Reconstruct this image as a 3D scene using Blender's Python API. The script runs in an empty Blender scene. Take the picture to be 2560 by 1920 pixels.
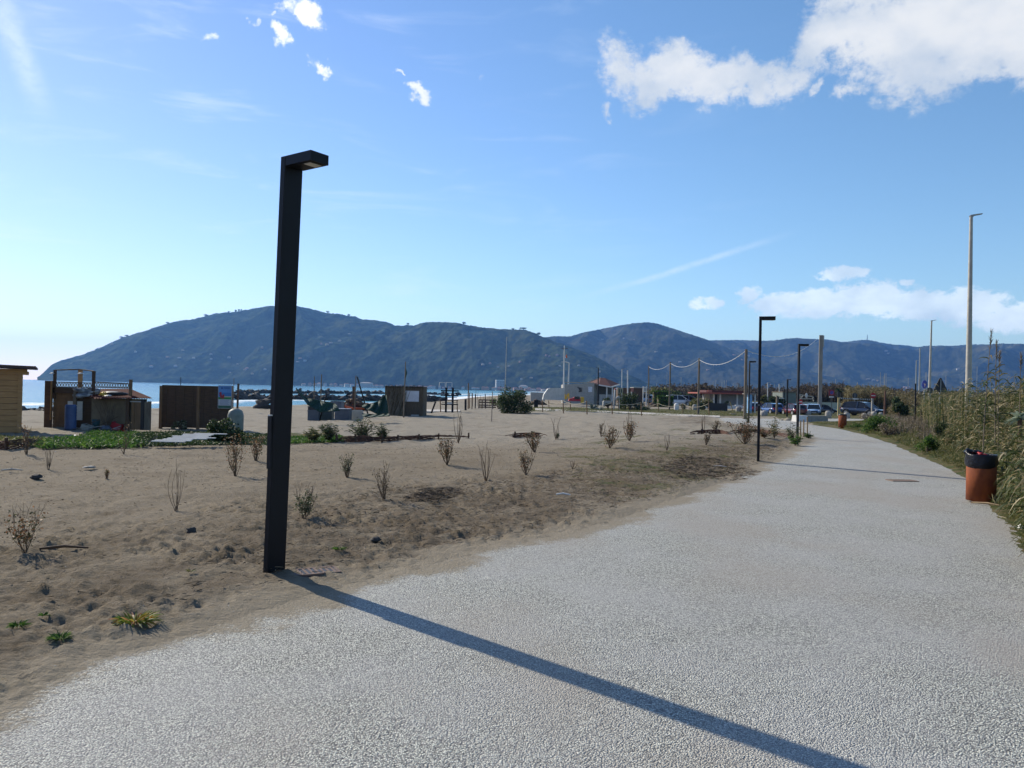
import bpy, math, random
import numpy as np
random.seed(7)
scene = bpy.context.scene
COL = scene.collection
R = math.radians
pi = math.pi

# ------------------------------------------------------------------ camera
F, TR, H = 1923.0, 0.0222, 1.65          # focal length in px of the 2560 wide photo, roll, eye height
ROLL, PITCH = math.atan(TR), math.atan(14.4/F)
cd = bpy.data.cameras.new('camera'); cam = bpy.data.objects.new('camera', cd); COL.objects.link(cam)
cd.sensor_width = 36.0; cd.lens = F/2560*36.0; cd.clip_start = 0.05; cd.clip_end = 30000
FW = np.array((0, math.cos(PITCH), math.sin(PITCH)))
U0 = np.array((0, -math.sin(PITCH), math.cos(PITCH)))
RI = math.cos(ROLL)*np.array((1., 0, 0)) + math.sin(ROLL)*U0
UP = -math.sin(ROLL)*np.array((1., 0, 0)) + math.cos(ROLL)*U0
from mathutils import Matrix, Vector, noise as mnoise
cam.matrix_world = Matrix(((RI[0], UP[0], -FW[0], 0), (RI[1], UP[1], -FW[1], 0), (RI[2], UP[2], -FW[2], H), (0, 0, 0, 1)))
scene.camera = cam

# ------------------------------------------------------------------ sun, exposure
SUN_EL, SUN_AZ = 30.0, -47.5           # azimuth from +Y (view direction), negative = left
sl = bpy.data.lights.new('sun', 'SUN'); so = bpy.data.objects.new('sun', sl); COL.objects.link(so)
sl.energy = 5.0; sl.angle = R(0.53); sl.color = (1.0, 0.91, 0.75)
sd = Vector((math.sin(R(SUN_AZ))*math.cos(R(SUN_EL)), math.cos(R(SUN_AZ))*math.cos(R(SUN_EL)), math.sin(R(SUN_EL))))
so.rotation_euler = sd.to_track_quat('Z', 'Y').to_euler()
scene.view_settings.view_transform = 'Standard'; scene.view_settings.look = 'None'
scene.view_settings.exposure = 0.35; scene.view_settings.gamma = 1.0
scene.render.engine = 'CYCLES'
scene.cycles.max_bounces = 6; scene.cycles.transparent_max_bounces = 8
scene.cycles.volume_bounces = 0

# ------------------------------------------------------------------ node helper
class NT:
    def __init__(s, tree): s.t = tree; s.n = tree.nodes; s.l = tree.links
    def node(s, typ, **kw):
        n = s.n.new(typ)
        for k, v in kw.items(): setattr(n, k, v)
        return n
    def put(s, sock, v):
        if isinstance(v, bpy.types.NodeSocket): s.l.new(v, sock)
        elif v is not None: sock.default_value = v
    def math(s, op, a, b=None, c=None, clamp=False):
        n = s.node('ShaderNodeMath', operation=op, use_clamp=clamp)
        s.put(n.inputs[0], a); s.put(n.inputs[1], b)
        if c is not None: s.put(n.inputs[2], c)
        return n.outputs[0]
    def mr(s, v, a, b, c=0.0, d=1.0, smooth=True):
        n = s.node('ShaderNodeMapRange', interpolation_type='SMOOTHSTEP' if smooth else 'LINEAR')
        s.put(n.inputs[0], v)
        for i, q in enumerate((a, b, c, d)): s.put(n.inputs[i+1], q)
        return n.outputs[0]
    def mix(s, f, a, b):
        n = s.node('ShaderNodeMix', data_type='RGBA')
        s.put(n.inputs[0], f); s.put(n.inputs[6], a if isinstance(a, bpy.types.NodeSocket) else (*a, 1)); s.put(n.inputs[7], b if isinstance(b, bpy.types.NodeSocket) else (*b, 1))
        return n.outputs[2]
    def noise(s, vec, scale, detail=4, rough=0.55, dist=0.0, out=0):
        n = s.node('ShaderNodeTexNoise'); s.put(n.inputs['Vector'], vec)
        n.inputs['Scale'].default_value = scale; n.inputs['Detail'].default_value = detail
        n.inputs['Roughness'].default_value = rough; n.inputs['Distortion'].default_value = dist
        return n.outputs[out]
    def scale(s, vec, sc, loc=(0, 0, 0), rot=(0, 0, 0)):
        n = s.node('ShaderNodeMapping'); s.put(n.inputs[0], vec)
        n.inputs['Scale'].default_value = sc; n.inputs['Location'].default_value = loc; n.inputs['Rotation'].default_value = rot
        return n.outputs[0]
    def attr(s, name):
        return s.node('ShaderNodeAttribute', attribute_name=name).outputs['Fac']
    def ramp(s, f, stops):
        n = s.node('ShaderNodeValToRGB'); s.put(n.inputs[0], f)
        cr = n.color_ramp
        while len(cr.elements) < len(stops): cr.elements.new(0.5)
        for e, (p, c) in zip(cr.elements, stops): e.position = p; e.color = (*c, 1)
        return n.outputs[0]
    def bump(s, h, strength, dist):
        n = s.node('ShaderNodeBump'); s.put(n.inputs['Height'], h)
        n.inputs['Strength'].default_value = strength; n.inputs['Distance'].default_value = dist
        return n.outputs[0]

def newmat(name):
    m = bpy.data.materials.new(name); m.use_nodes = True
    N = NT(m.node_tree); N.n.clear()
    o = N.node('ShaderNodeOutputMaterial'); b = N.node('ShaderNodeBsdfPrincipled')
    N.l.new(b.outputs[0], o.inputs[0])
    return m, N, b, o

# ------------------------------------------------------------------ world: Nishita sky with clouds
def px_azel(px, py):
    u = (px-1280)/F; v = (960-py)/F
    d = FW + u*RI + v*UP
    return math.atan2(d[0], d[1]), math.atan2(d[2], math.hypot(d[0], d[1]))
world = bpy.data.worlds.new('World'); scene.world = world; world.use_nodes = True
W = NT(world.node_tree); W.n.clear()
wo = W.node('ShaderNodeOutputWorld'); bg = W.node('ShaderNodeBackground'); W.l.new(bg.outputs[0], wo.inputs[0])
sky = W.node('ShaderNodeTexSky', sky_type='NISHITA'); sky.sun_disc = False
sky.sun_elevation = R(SUN_EL); sky.sun_rotation = R(SUN_AZ)
sky.air_density = 1.0; sky.dust_density = 0.08; sky.ozone_density = 3.0; sky.altitude = 0
bg.inputs['Strength'].default_value = 0.13
tc = W.node('ShaderNodeTexCoord').outputs['Generated']
sx = W.node('ShaderNodeSeparateXYZ'); W.l.new(tc, sx.inputs[0])
AZ = W.math('ARCTAN2', sx.outputs[0], sx.outputs[1])
hyp = W.math('SQRT', W.math('ADD', W.math('MULTIPLY', sx.outputs[0], sx.outputs[0]), W.math('MULTIPLY', sx.outputs[1], sx.outputs[1])))
EL = W.math('ARCTAN2', sx.outputs[2], hyp)
cv = W.node('ShaderNodeCombineXYZ'); W.l.new(AZ, cv.inputs[0]); W.l.new(EL, cv.inputs[1]); AE = cv.outputs[0]
wn = W.node('ShaderNodeSeparateXYZ'); W.l.new(W.noise(AE, 9, 8, 0.62, 0, 1), wn.inputs[0])
AZW = W.math('MULTIPLY_ADD', W.math('SUBTRACT', wn.outputs[0], 0.5), 0.13, AZ); ELW = W.math('MULTIPLY_ADD', W.math('SUBTRACT', wn.outputs[1], 0.5), 0.10, EL)
# clouds: ellipses (centre px, half-size px, weight) turned into directions of the sky
def blobs(lst, AZ=AZ, EL=EL):
    out = None
    for (px, py, rx, ry, rot, w) in lst:
        a, e = px_azel(px, py)
        g_ = 1.13 if rx > 70 and py < 500 else 1.0
        ca, ce = rx/F*0.85*g_, ry/F*0.9*g_
        da = W.math('SUBTRACT', AZ, a); de = W.math('SUBTRACT', EL, e)
        c, s_ = math.cos(R(rot)), math.sin(R(rot))
        x = W.math('MULTIPLY_ADD', da, c/ca, W.math('MULTIPLY', de, s_/ca))
        y = W.math('MULTIPLY_ADD', da, -s_/ce, W.math('MULTIPLY', de, c/ce))
        d = W.math('SQRT', W.math('ADD', W.math('MULTIPLY', x, x), W.math('MULTIPLY', y, y)))
        f = W.math('MULTIPLY', W.mr(d, 1.55, 0.15), w)
        out = f if out is None else W.math('MAXIMUM', out, f)
    return out
big = blobs([(1560,165,110,75,0,.85),(1680,180,120,80,0,1),(1780,185,130,75,0,1),(1890,190,110,60,0,1),(1970,180,90,45,20,.85),
             (2050,120,110,70,25,.95),(2150,70,150,95,10,1),(2290,60,190,110,0,1.15),(2440,80,190,130,0,1.2),(2300,175,150,70,-12,1),(2440,170,130,55,0,1),(2560,120,100,90,0,1.1),
             (2160,215,60,26,15,.75),(2062,212,34,20,30,.75),(1520,265,22,28,60,.75),(1535,215,50,30,0,.65),
             (770,28,62,36,-30,.95),(695,92,40,24,-25,.9),(805,160,46,15,-22,.85),(1055,232,40,24,-35,.9),(1015,183,20,7,-15,.65),(1208,194,36,7,5,.6),(520,92,28,18,10,.5),(680,42,20,14,0,.7),(715,12,50,25,0,.7),(635,50,20,12,10,.55)], AZW, ELW)
low = blobs([(1770,758,50,18,-8,.85),(1870,745,40,24,0,.8),(1960,765,110,32,0,.9),(2070,762,90,40,0,.95),(2180,755,120,46,0,1),(2300,770,110,42,0,.95),(2420,768,120,45,0,1),(2530,795,90,36,-5,.95),(2101,690,60,17,5,.8),(2255,706,24,12,0,.7),(2560,790,60,40,0,.9)], W.math('MULTIPLY_ADD', W.math('SUBTRACT', wn.outputs[0], 0.5), 0.08, AZ), W.math('MULTIPLY_ADD', W.math('SUBTRACT', wn.outputs[1], 0.5), 0.035, EL))
nz = W.noise(W.scale(AE, (1, 1.25, 1)), 16, 10, 0.68, 0.25)
nz2 = W.noise(W.scale(AE, (1, 1.4, 1), loc=(3, 1, 0)), 55, 8, 0.66, 0.2)
den = W.math('ADD', big, W.math('MULTIPLY_ADD', nz, 1.5, W.math('MULTIPLY_ADD', nz2, 1.0, -1.21)))
denl = W.math('ADD', low, W.math('MULTIPLY_ADD', nz2, 2.1, W.math('MULTIPLY_ADD', nz, 1.3, -1.76)))
abig = W.math('MULTIPLY', W.math('MULTIPLY', W.mr(den, 0.34, 0.96), .97), W.mr(big, 0.02, 0.30)); alow = W.math('MULTIPLY', W.math('MULTIPLY', W.mr(denl, 0.10, 0.62), 0.93), W.mr(low, 0.02, 0.35))
# thin high cirrus and one contrail
cn = W.noise(W.scale(AE, (1.6, 9, 1), rot=(0, 0, R(16))), 3.2, 7, 0.6, 0.6)
cir = W.math('MULTIPLY', W.mr(cn, 0.50, 0.80), W.math('MULTIPLY', W.mr(AZ, 0.45, -0.45), 0.34))
def trail(p0, p1, wd, amt, seed):
    a0, e0 = px_azel(*p0); a1, e1 = px_azel(*p1); L = math.hypot(a1-a0, e1-e0); dx, dy = (a1-a0)/L, (e1-e0)/L
    da = W.math('SUBTRACT', AZ, a0); de = W.math('SUBTRACT', EL, e0)
    al = W.math('MULTIPLY_ADD', da, dx, W.math('MULTIPLY', de, dy)); ac = W.math('MULTIPLY_ADD', da, -dy, W.math('MULTIPLY', de, dx))
    wob = W.math('MULTIPLY_ADD', W.noise(W.scale(AE, (1, 1, 1), loc=(seed, 0, 0)), 14, 5), 0.008, -0.004)
    ac = W.math('ABSOLUTE', W.math('ADD', ac, wob)); amt *= .8
    core = W.mr(ac, wd, 0.0); along = W.math('MULTIPLY', W.mr(al, 0, L*.45), W.mr(al, L, L*.6))
    return W.math('MULTIPLY', W.math('MULTIPLY', core, along), W.math('MULTIPLY', W.mr(nz2, 0.3, 0.62, .45, 1.0), amt))
t1 = trail((1400, 760), (2020, 570), 0.006, 0.42, 2)
t2 = trail((-60, -150), (130, 330), 0.02, 0.5, 5)
thin = W.math('ADD', W.math('ADD', cir, t1), t2, clamp=True)
shade = W.mr(W.noise(W.scale(AE, (1, 1.4, 1), loc=(0.02, 0.05, 0)), 9, 6, 0.55), 0.32, 0.68)
k = 1/0.13
def kc(c): return tuple(x*k for x in c)
cc = W.mix(shade, kc((0.46, 0.53, 0.62)), kc((0.72, 0.73, 0.735)))
ccl = W.mix(shade, kc((0.56, 0.68, 0.79)), kc((0.92, 1.02, 1.05)))
# near the sun the small clouds shine more
sunny = W.mr(AZ, 0.1, -0.35)
cc = W.mix(sunny, cc, kc((1.05, 1.05, 1.05)))
# the sky's own colour, a little more saturated as the phone shows it
hs = W.node('ShaderNodeHueSaturation'); W.l.new(sky.outputs[0], hs.inputs['Color']); hs.inputs['Saturation'].default_value = 1.09; hs.inputs['Value'].default_value = 1.04; hs.inputs['Hue'].default_value = 0.502
tintc = W.mix(W.mr(AZ, -0.75, 0.45), (1.03, 0.895, 0.99), (0.98, 1.01, 0.96))
mul = W.node('ShaderNodeMix', data_type='RGBA', blend_type='MULTIPLY'); mul.inputs[0].default_value = 1; W.l.new(hs.outputs[0], mul.inputs[6]); W.l.new(tintc, mul.inputs[7])
c = W.mix(thin, mul.outputs[2], kc((0.85, 0.92, 1.0)))
c = W.mix(alow, c, ccl); c = W.mix(abig, c, cc)
W.l.new(c, bg.inputs['Color'])

# ------------------------------------------------------------------ pixel <-> place helpers
def ray(px, py): return FW + (px-1280)/F*RI + (960-py)/F*UP
def sstep(a, b, x):
    t = np.clip((x-a)/(b-a), 0, 1); return t*t*(3-2*t)
SEA = -1.5
def onz(px, py, z=0.0):
    d = ray(px, py); t = (z-H)/d[2]; return d[0]*t, d[1]*t
def atd(px, py, Y):
    d = ray(px, py); t = Y/d[1]; return (d[0]*t, Y, H+d[2]*t)
shore = [(-150, -400), (-75, -60), (-58, 30)] + [onz(a, b, SEA) for a, b in ((100, 1031), (300, 1026), (620, 1017), (800, 1013), (900, 1009), (1000, 1003), (1100, 996), (1160, 990.5), (1340, 985.5))] + [(70, 1150), (60, 1900), (20, 3000), (-100, 9000)]
shore = np.array(shore)
def polydist(x, y, P):
    best = np.full(np.shape(x), 1e18); side = np.zeros(np.shape(x))
    for (ax, ay), (bx, by) in zip(P[:-1], P[1:]):
        dx, dy = bx-ax, by-ay; L2 = dx*dx+dy*dy
        t = np.clip(((x-ax)*dx+(y-ay)*dy)/L2, 0, 1)
        d = (x-ax-t*dx)**2+(y-ay-t*dy)**2
        s = np.sign(dx*(y-ay)-dy*(x-ax))
        m = d < best; best = np.where(m, d, best); side = np.where(m, s, side)
    return np.sqrt(best)*-side         # positive on the right hand of the line (inland)
def G(x, y):
    x = np.asarray(x, float); y = np.asarray(y, float)
    d = polydist(x, y, shore)
    z = -1.5*(1-sstep(0, 26, d)) - 3.5*(1-sstep(-60, 0, d))
    z = np.where(d > 26, 0, z)
    z = z - 0.55*sstep(42, 80, y)*sstep(0, 14, x)
    z = z - 0.30*sstep(18.5, 25, y)*(1-sstep(-4, 5, x-0.05*y))
    return z
def ong(px, py):
    d = ray(px, py)
    if d[2] > -1e-4: raise ValueError('above horizon %s' % ((px, py),))
    t = (0-H)/d[2]
    for _ in range(30):
        z = float(G(d[0]*t, d[1]*t)); t = 0.5*t+0.5*(z-H)/d[2]
    return (float(d[0]*t), float(d[1]*t), float(G(d[0]*t, d[1]*t)))

# ------------------------------------------------------------------ mesh helpers
def tagobj(o, label=None, cat=None, group=None, kind=None):
    if label: o['label'] = label
    if cat: o['category'] = cat
    if group: o['group'] = group
    if kind: o['kind'] = kind
    return o
def link(name, me, mat, parent=None, loc=None):
    o = bpy.data.objects.new(name, me); COL.objects.link(o)
    if mat is not None:
        for mm in (mat if isinstance(mat, (list, tuple)) else [mat]): me.materials.append(mm)
    if parent is not None: o.parent = parent
    if loc is not None: o.location = loc
    return o
def npmesh(name, V, Fq, smooth=False, attrs=None):
    """V (n,3) and faces (m,k) all with k corners"""
    V = np.asarray(V, np.float32); Fq = np.asarray(Fq, np.int32)
    me = bpy.data.meshes.new(name); me.vertices.add(len(V)); me.vertices.foreach_set('co', V.ravel())
    m, k = Fq.shape
    me.loops.add(m*k); me.loops.foreach_set('vertex_index', Fq.ravel())
    me.polygons.add(m); me.polygons.foreach_set('loop_start', np.arange(0, m*k, k, dtype=np.int32))
    if smooth: me.polygons.foreach_set('use_smooth', np.ones(m, bool))
    me.update(calc_edges=True)
    for nm, a in (attrs or {}).items():
        at = me.attributes.new(nm, 'FLOAT', 'POINT'); at.data.foreach_set('value', np.asarray(a, np.float32).ravel())
    return me
def _h(ix, iy, seed):
    n = (ix.astype(np.int64)*374761393 + iy.astype(np.int64)*668265263 + seed*974634777) & 0xffffffff
    n = ((n ^ (n >> 13))*1274126177) & 0xffffffff
    n = n ^ (n >> 16)
    return (n & 0xffffff)/float(0xffffff)
def vn(x, y, seed=0):
    xi = np.floor(x); yi = np.floor(y); fx = x-xi; fy = y-yi
    fx = fx*fx*(3-2*fx); fy = fy*fy*(3-2*fy); xi = xi.astype(np.int64); yi = yi.astype(np.int64)
    a = _h(xi, yi, seed); b = _h(xi+1, yi, seed); c = _h(xi, yi+1, seed); d = _h(xi+1, yi+1, seed)
    return (a*(1-fx)+b*fx)*(1-fy)+(c*(1-fx)+d*fx)*fy
def fbm(x, y, oct=4, seed=0, gain=0.5):
    s = 0; a = 1; t = 0
    for i in range(oct):
        s = s+a*vn(x*2**i+17.3*i, y*2**i-9.1*i, seed+i); t += a; a *= gain
    return s/t                       # 0..1

class MB:
    """collects boxes, tubes and prisms; build() makes ONE mesh object"""
    def __init__(s): s.v = []; s.f = []; s.sm = []
    def add(s, vs, fs, smooth=False):
        n = len(s.v); s.v += [tuple(map(float, q)) for q in vs]; s.f += [tuple(n+i for i in f) for f in fs]; s.sm += [smooth]*len(fs); return s
    def box(s, x0, x1, y0, y1, z0, z1, taper=0.0, M=None):
        cx, cy = (x0+x1)/2, (y0+y1)/2; k = 1-taper
        t = [(x0, y0, z0), (x1, y0, z0), (x1, y1, z0), (x0, y1, z0)] + [(cx+(a-cx)*k, cy+(b-cy)*k, z1) for a, b in ((x0, y0), (x1, y0), (x1, y1), (x0, y1))]
        if M is not None: t = [tuple(M @ Vector(q)) for q in t]
        return s.add(t, [(0, 3, 2, 1), (4, 5, 6, 7), (0, 1, 5, 4), (1, 2, 6, 5), (2, 3, 7, 6), (3, 0, 4, 7)])
    def beam(s, a, b, w, h=None, up=(0, 0, 1)):
        """square bar from a to b"""
        h = w if h is None else h
        a = Vector(a); b = Vector(b); d = (b-a).normalized(); u = Vector(up)
        if abs(d.dot(u)) > .98: u = Vector((0, 1, 0))
        r = d.cross(u).normalized(); u = r.cross(d)
        q = []
        for p in (a, b):
            for i, j in ((-1, -1), (1, -1), (1, 1), (-1, 1)): q.append(p+r*(w/2*i)+u*(h/2*j))
        return s.add(q, [(3, 2, 1, 0), (4, 5, 6, 7), (0, 1, 5, 4), (1, 2, 6, 5), (2, 3, 7, 6), (3, 0, 4, 7)])
    def tube(s, pts, rad, n=8, caps=True, smooth=True):
        pts = [Vector(p) for p in pts]; rads = rad if isinstance(rad, (list, tuple)) else [rad]*len(pts)
        vs = []; fs = []; u = None
        for i, p in enumerate(pts):
            d = (pts[min(i+1, len(pts)-1)]-pts[max(i-1, 0)])
            d = d.normalized() if d.length > 1e-9 else Vector((0, 0, 1))
            if u is None: u = Vector((1, 0, 0)) if abs(d.x) < .9 else Vector((0, 1, 0))
            r = d.cross(u)
            r = r.normalized() if r.length > 1e-6 else d.orthogonal().normalized()
            u = r.cross(d)
            for k in range(n):
                a = 2*pi*k/n; vs.append(p+(r*math.cos(a)+u*math.sin(a))*rads[i])
        for i in range(len(pts)-1):
            for k in range(n): fs.append((i*n+k, i*n+(k+1) % n, (i+1)*n+(k+1) % n, (i+1)*n+k))
        s.add(vs, fs, smooth)
        if caps:
            s.add(vs[:n], [tuple(range(n))]); s.add(vs[-n:], [tuple(reversed(range(n)))])
        return s
    def lathe(s, prof, n=16, c=(0, 0, 0), sx=1, sy=1):
        """profile of (radius, z)"""
        vs = []; fs = []
        for r_, z in prof:
            for k in range(n): a = 2*pi*k/n; vs.append((c[0]+r_*math.cos(a)*sx, c[1]+r_*math.sin(a)*sy, c[2]+z))
        for i in range(len(prof)-1):
            for k in range(n): fs.append((i*n+k, i*n+(k+1) % n, (i+1)*n+(k+1) % n, (i+1)*n+k))
        return s.add(vs, fs, True)
    def prism(s, poly, y0, y1):
        """polygon in x,z pulled along y"""
        n = len(poly); vs = [(x, y0, z) for x, z in poly]+[(x, y1, z) for x, z in poly]
        return s.add(vs, [tuple(range(n)), tuple(reversed(range(n, 2*n)))]+[(i, n+i, n+(i+1) % n, (i+1) % n) for i in range(n)])
    def sphere(s, c, r, n=10, m=6, seed=None, amp=0.0):
        vs = []; fs = []; rx, ry, rz = (r, r, r) if not isinstance(r, (tuple, list)) else r
        for i in range(m+1):
            th = pi*i/m
            for k in range(n):
                a = 2*pi*k/n; q = (math.sin(th)*math.cos(a), math.sin(th)*math.sin(a), math.cos(th))
                f = 1+amp*(mnoise.noise(Vector(q)*1.7+Vector((seed or 0, 0, 0)))) if amp else 1
                vs.append((c[0]+rx*q[0]*f, c[1]+ry*q[1]*f, c[2]+rz*q[2]*f))
        for i in range(m):
            for k in range(n): fs.append((i*n+k, (i+1)*n+k, (i+1)*n+(k+1) % n, i*n+(k+1) % n))
        return s.add(vs, fs, True)
    def quad(s, a, b, c, d): return s.add([a, b, c, d], [(0, 1, 2, 3)])
    def mesh(s, name):
        me = bpy.data.meshes.new(name); me.from_pydata(s.v, [], s.f); me.polygons.foreach_set('use_smooth', s.sm); me.update(); return me
    def build(s, name, mat, parent=None, loc=None):
        return link(name, s.mesh(name), mat, parent, loc)

def thing(name, label, cat, loc, rz=0.0, group=None):
    o = bpy.data.objects.new(name, None); COL.objects.link(o); o.location = loc; o.rotation_euler = (0, 0, rz); o.empty_display_size = .1
    return tagobj(o, label, cat, group)
def copy_tree(o, parent=None, loc=None, rz=None, scale=None, label=None, mats=None):
    c = o.copy(); COL.objects.link(c)
    if parent is not None: c.parent = parent
    if loc is not None: c.location = loc
    if rz is not None: c.rotation_euler = (0, 0, rz)
    if scale is not None: c.scale = (scale,)*3 if not isinstance(scale, tuple) else scale
    if label: c['label'] = label
    for ch in list(o.children): copy_tree(ch, c)
    return c

# ------------------------------------------------------------------ materials
def M(name, col, col2=None, scale=8.0, rough=0.7, bump=0.0, bscale=None, metal=0.0, stretch=(1, 1, 1), spec=0.4, detail=5):
    m, N, b, o = newmat(name)
    co = N.scale(N.node('ShaderNodeTexCoord').outputs['Object'], stretch)
    b.inputs['Roughness'].default_value = rough; b.inputs['Metallic'].default_value = metal
    b.inputs['Specular IOR Level'].default_value = spec
    if col2 is None: col2 = tuple(x*0.8 for x in col)
    n = N.noise(co, scale, detail, 0.6)
    N.l.new(N.mix(N.mr(n, 0.3, 0.7), col, col2), b.inputs['Base Color'])
    if bump:
        N.l.new(N.bump(N.noise(co, bscale or scale*3, 4), 1.0, bump), b.inputs['Normal'])
    return m
# ================================================================== the setting
# -------- path outline
def P0(px, py): return ong(px, py)[:2] if py < 1500 else onz(px, py, 0)
left_edge = [P0(*p) for p in ((-900, 2100), (0, 1752), (250, 1640), (450, 1585), (620, 1525), (760, 1490), (900, 1452), (1080, 1402), (1250, 1362), (1400, 1335), (1560, 1285), (1700, 1240), (1830, 1192), (1915, 1158), (1965, 1128), (2022, 1104), (2030, 1092), (2000, 1080), (1950, 1073), (1880, 1066), (1800, 1056), (1790, 1050))]
right_edge = [P0(*p) for p in ((3300, 2500), (2740, 1560), (2600, 1398), (2540, 1325), (2487, 1262), (2462, 1215), (2380, 1172), (2300, 1137), (2230, 1108), (2160, 1085), (2100, 1072), (2040, 1063), (2010, 1061), (2024, 1056), (2120, 1054), (2280, 1055))]
top_edge = [P0(*p) for p in ((2280, 1049), (2100, 1046), (1960, 1047), (1880, 1046), (1790, 1044))]
path_poly = np.array([(-4.5, 2.0), (-14, -30), (14, -30)] + right_edge + top_edge + list(reversed(left_edge)))
def polysd(x, y, P):
    """signed distance to a closed outline, positive inside"""
    x = np.asarray(x, float); y = np.asarray(y, float)
    best = np.full(x.shape, 1e18); ins = np.zeros(x.shape, bool)
    n = len(P)
    for i in range(n):
        ax, ay = P[i]; bx, by = P[(i+1) % n]; dx, dy = bx-ax, by-ay; L2 = dx*dx+dy*dy+1e-12
        t = np.clip(((x-ax)*dx+(y-ay)*dy)/L2, 0, 1)
        best = np.minimum(best, (x-ax-t*dx)**2+(y-ay-t*dy)**2)
        c = ((ay > y) != (by > y)); xc = ax+(y-ay)*dx/(dy if abs(dy) > 1e-12 else 1e-12)
        ins ^= c & (x < xc)
    return np.where(ins, 1, -1)*np.sqrt(best)

# -------- ground: one sheet, polar grid round the camera, fine where the photo looks
th = np.concatenate([np.linspace(-180, -50, 44)[:-1], np.linspace(-50, -38, 30)[:-1], np.linspace(-38, 42, 400), np.linspace(42, 50, 20)[1:], np.linspace(50, 180, 44)[1:-1]])
rr = [0.05, 0.7, 1.6, 2.2]
while rr[-1] < 9000:
    r_ = rr[-1]; rr.append(r_*(1.007 if r_ < 26 else 1.014 if r_ < 110 else 1.05))
rr = np.array(rr); nt, nr = len(th), len(rr)
A, RRm = np.meshgrid(np.radians(th), rr)
X = RRm*np.sin(A); Y = RRm*np.cos(A)
base = G(X, Y)
near = (RRm < 130)
PSD = np.where(near, 0.0, -50.0)
PSD[near] = polysd(X[near], Y[near], path_poly)
sand = sstep(-0.15, 0.35, -PSD)
nfar = 1-sstep(60, 200, RRm)
isle = polydist(X, Y, np.array([P0(*p) for p in ((3300, 2500), (2560, 1408), (2230, 1108), (2040, 1063))]+[(60, 200), (200, 900)]))   # >0 : right of the path
right = sstep(-0.3, 0.12, isle)
rside = sstep(-3.0, -1.5, isle)
# footprints stamped into a height picture, then sampled
fx0, fy0, fs_, fw_, fh_ = -14.0, 3.0, 0.022, 1180, 1180
FP = np.zeros((fh_, fw_), np.float32)
rs = np.random.RandomState(5)
def stamp(x, y, a, L, Wd, dep):
    n = int(max(L, Wd)*1.5/fs_)+2
    ci, cj = int((y-fy0)/fs_), int((x-fx0)/fs_)
    i0, i1, j0, j1 = max(ci-n, 0), min(ci+n, fh_), max(cj-n, 0), min(cj+n, fw_)
    if i1 <= i0 or j1 <= j0: return
    jj, ii = np.meshgrid(np.arange(j0, j1), np.arange(i0, i1))
    dx = (jj-cj)*fs_; dy = (ii-ci)*fs_; u = (dx*math.cos(a)+dy*math.sin(a))/L; v = (-dx*math.sin(a)+dy*math.cos(a))/Wd
    d = u*u+v*v
    FP[i0:i1, j0:j1] += (-dep*np.exp(-d*1.7)+dep*0.45*np.exp(-(np.sqrt(d)-1.25)**2*12)).astype(np.float32)
def track(x, y, a, n, L=.14):
    for k in range(n):
        s = 1 if k % 2 else -1
        stamp(x+s*.09*math.sin(a)+rs.normal()*.03, y-s*.09*math.cos(a)+rs.normal()*.03, a+rs.normal()*.15, L*rs.uniform(.85, 1.1), L*.42, rs.uniform(.010, .024))
        x += .62*math.cos(a)+rs.normal()*.03; y += .62*math.sin(a)+rs.normal()*.03; a += rs.normal()*.06
for _ in range(70): track(rs.uniform(-9, 8), rs.uniform(4, 22), rs.uniform(0, 2*pi), rs.randint(5, 18))
for _ in range(800):      # clods and pits, more of them near the border of the path
    x, y = rs.uniform(-11, 11), rs.uniform(3.5, 27)
    s = rs.uniform(.02, .065); stamp(x, y, rs.uniform(0, pi), s*1.5, s, rs.choice([-1, 1, 1])*rs.uniform(.004, .015))
gi = np.clip(((Y-fy0)/fs_), 0, fh_-2); gj = np.clip(((X-fx0)/fs_), 0, fw_-2)
i_, j_ = gi.astype(int), gj.astype(int); fi, fj = gi-i_, gj-j_
fp = FP[i_, j_]*(1-fi)*(1-fj)+FP[i_+1, j_]*fi*(1-fj)+FP[i_, j_+1]*(1-fi)*fj+FP[i_+1, j_+1]*fi*fj
fp[(Y < fy0) | (Y > fy0+fh_*fs_-.1) | (X < fx0) | (X > fx0+fw_*fs_-.1)] = 0
clod = np.clip(fbm(X*1.1, Y*1.1, 3, 44)-.42, 0, 1)*3.2*(1-sstep(3.2, 5.5, -PSD)*.75)
bil = np.abs(fbm(X*6, Y*6, 4, 3)-.5)*2
small = (fbm(X*13, Y*13, 3, 3)-.5)*0.034*(1+1.9*np.clip(clod, 0, 1.2)) + (bil-.25)*.055*(.35+1.5*np.clip(clod, 0, 1)) + (fbm(X*2.2, Y*2.2, 3, 9)-.5)*0.04
hump = (fbm(X*.35, Y*.35, 3, 21)-.5)*0.16*nfar*sstep(4, 9, RRm)
beachy = sstep(20, 30, Y)*nfar*(1-right)
small += (fbm(X*1.6, Y*1.1, 3, 33)-.5)*0.13*beachy
rough = np.where(RRm < 150, small, 0)
z = base + sand*(rough+hump+fp*1.15+0.03*sstep(.2, 1.6, -PSD)) + 0.014*(1-sstep(-.15, .15, PSD)) - 0.05*sstep(0.02, 0.5, PSD) + (1-sand)*0.35*rough*(1-sstep(0, .6, PSD))
z += right*sand*0.05
z[0, :] = z[1, :].mean()
GZ = z
def mask_px(x, y, pts, soft):
    P = np.array([P0(*p) for p in pts]); return sstep(-soft, soft*.3, polysd(x, y, P))
grass = np.zeros(X.shape); bright = np.zeros(X.shape)
nn = (RRm < 900) & (Y > 0)
xx, yy = X[nn], Y[nn]
g_ = right[nn]*1.0
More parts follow.
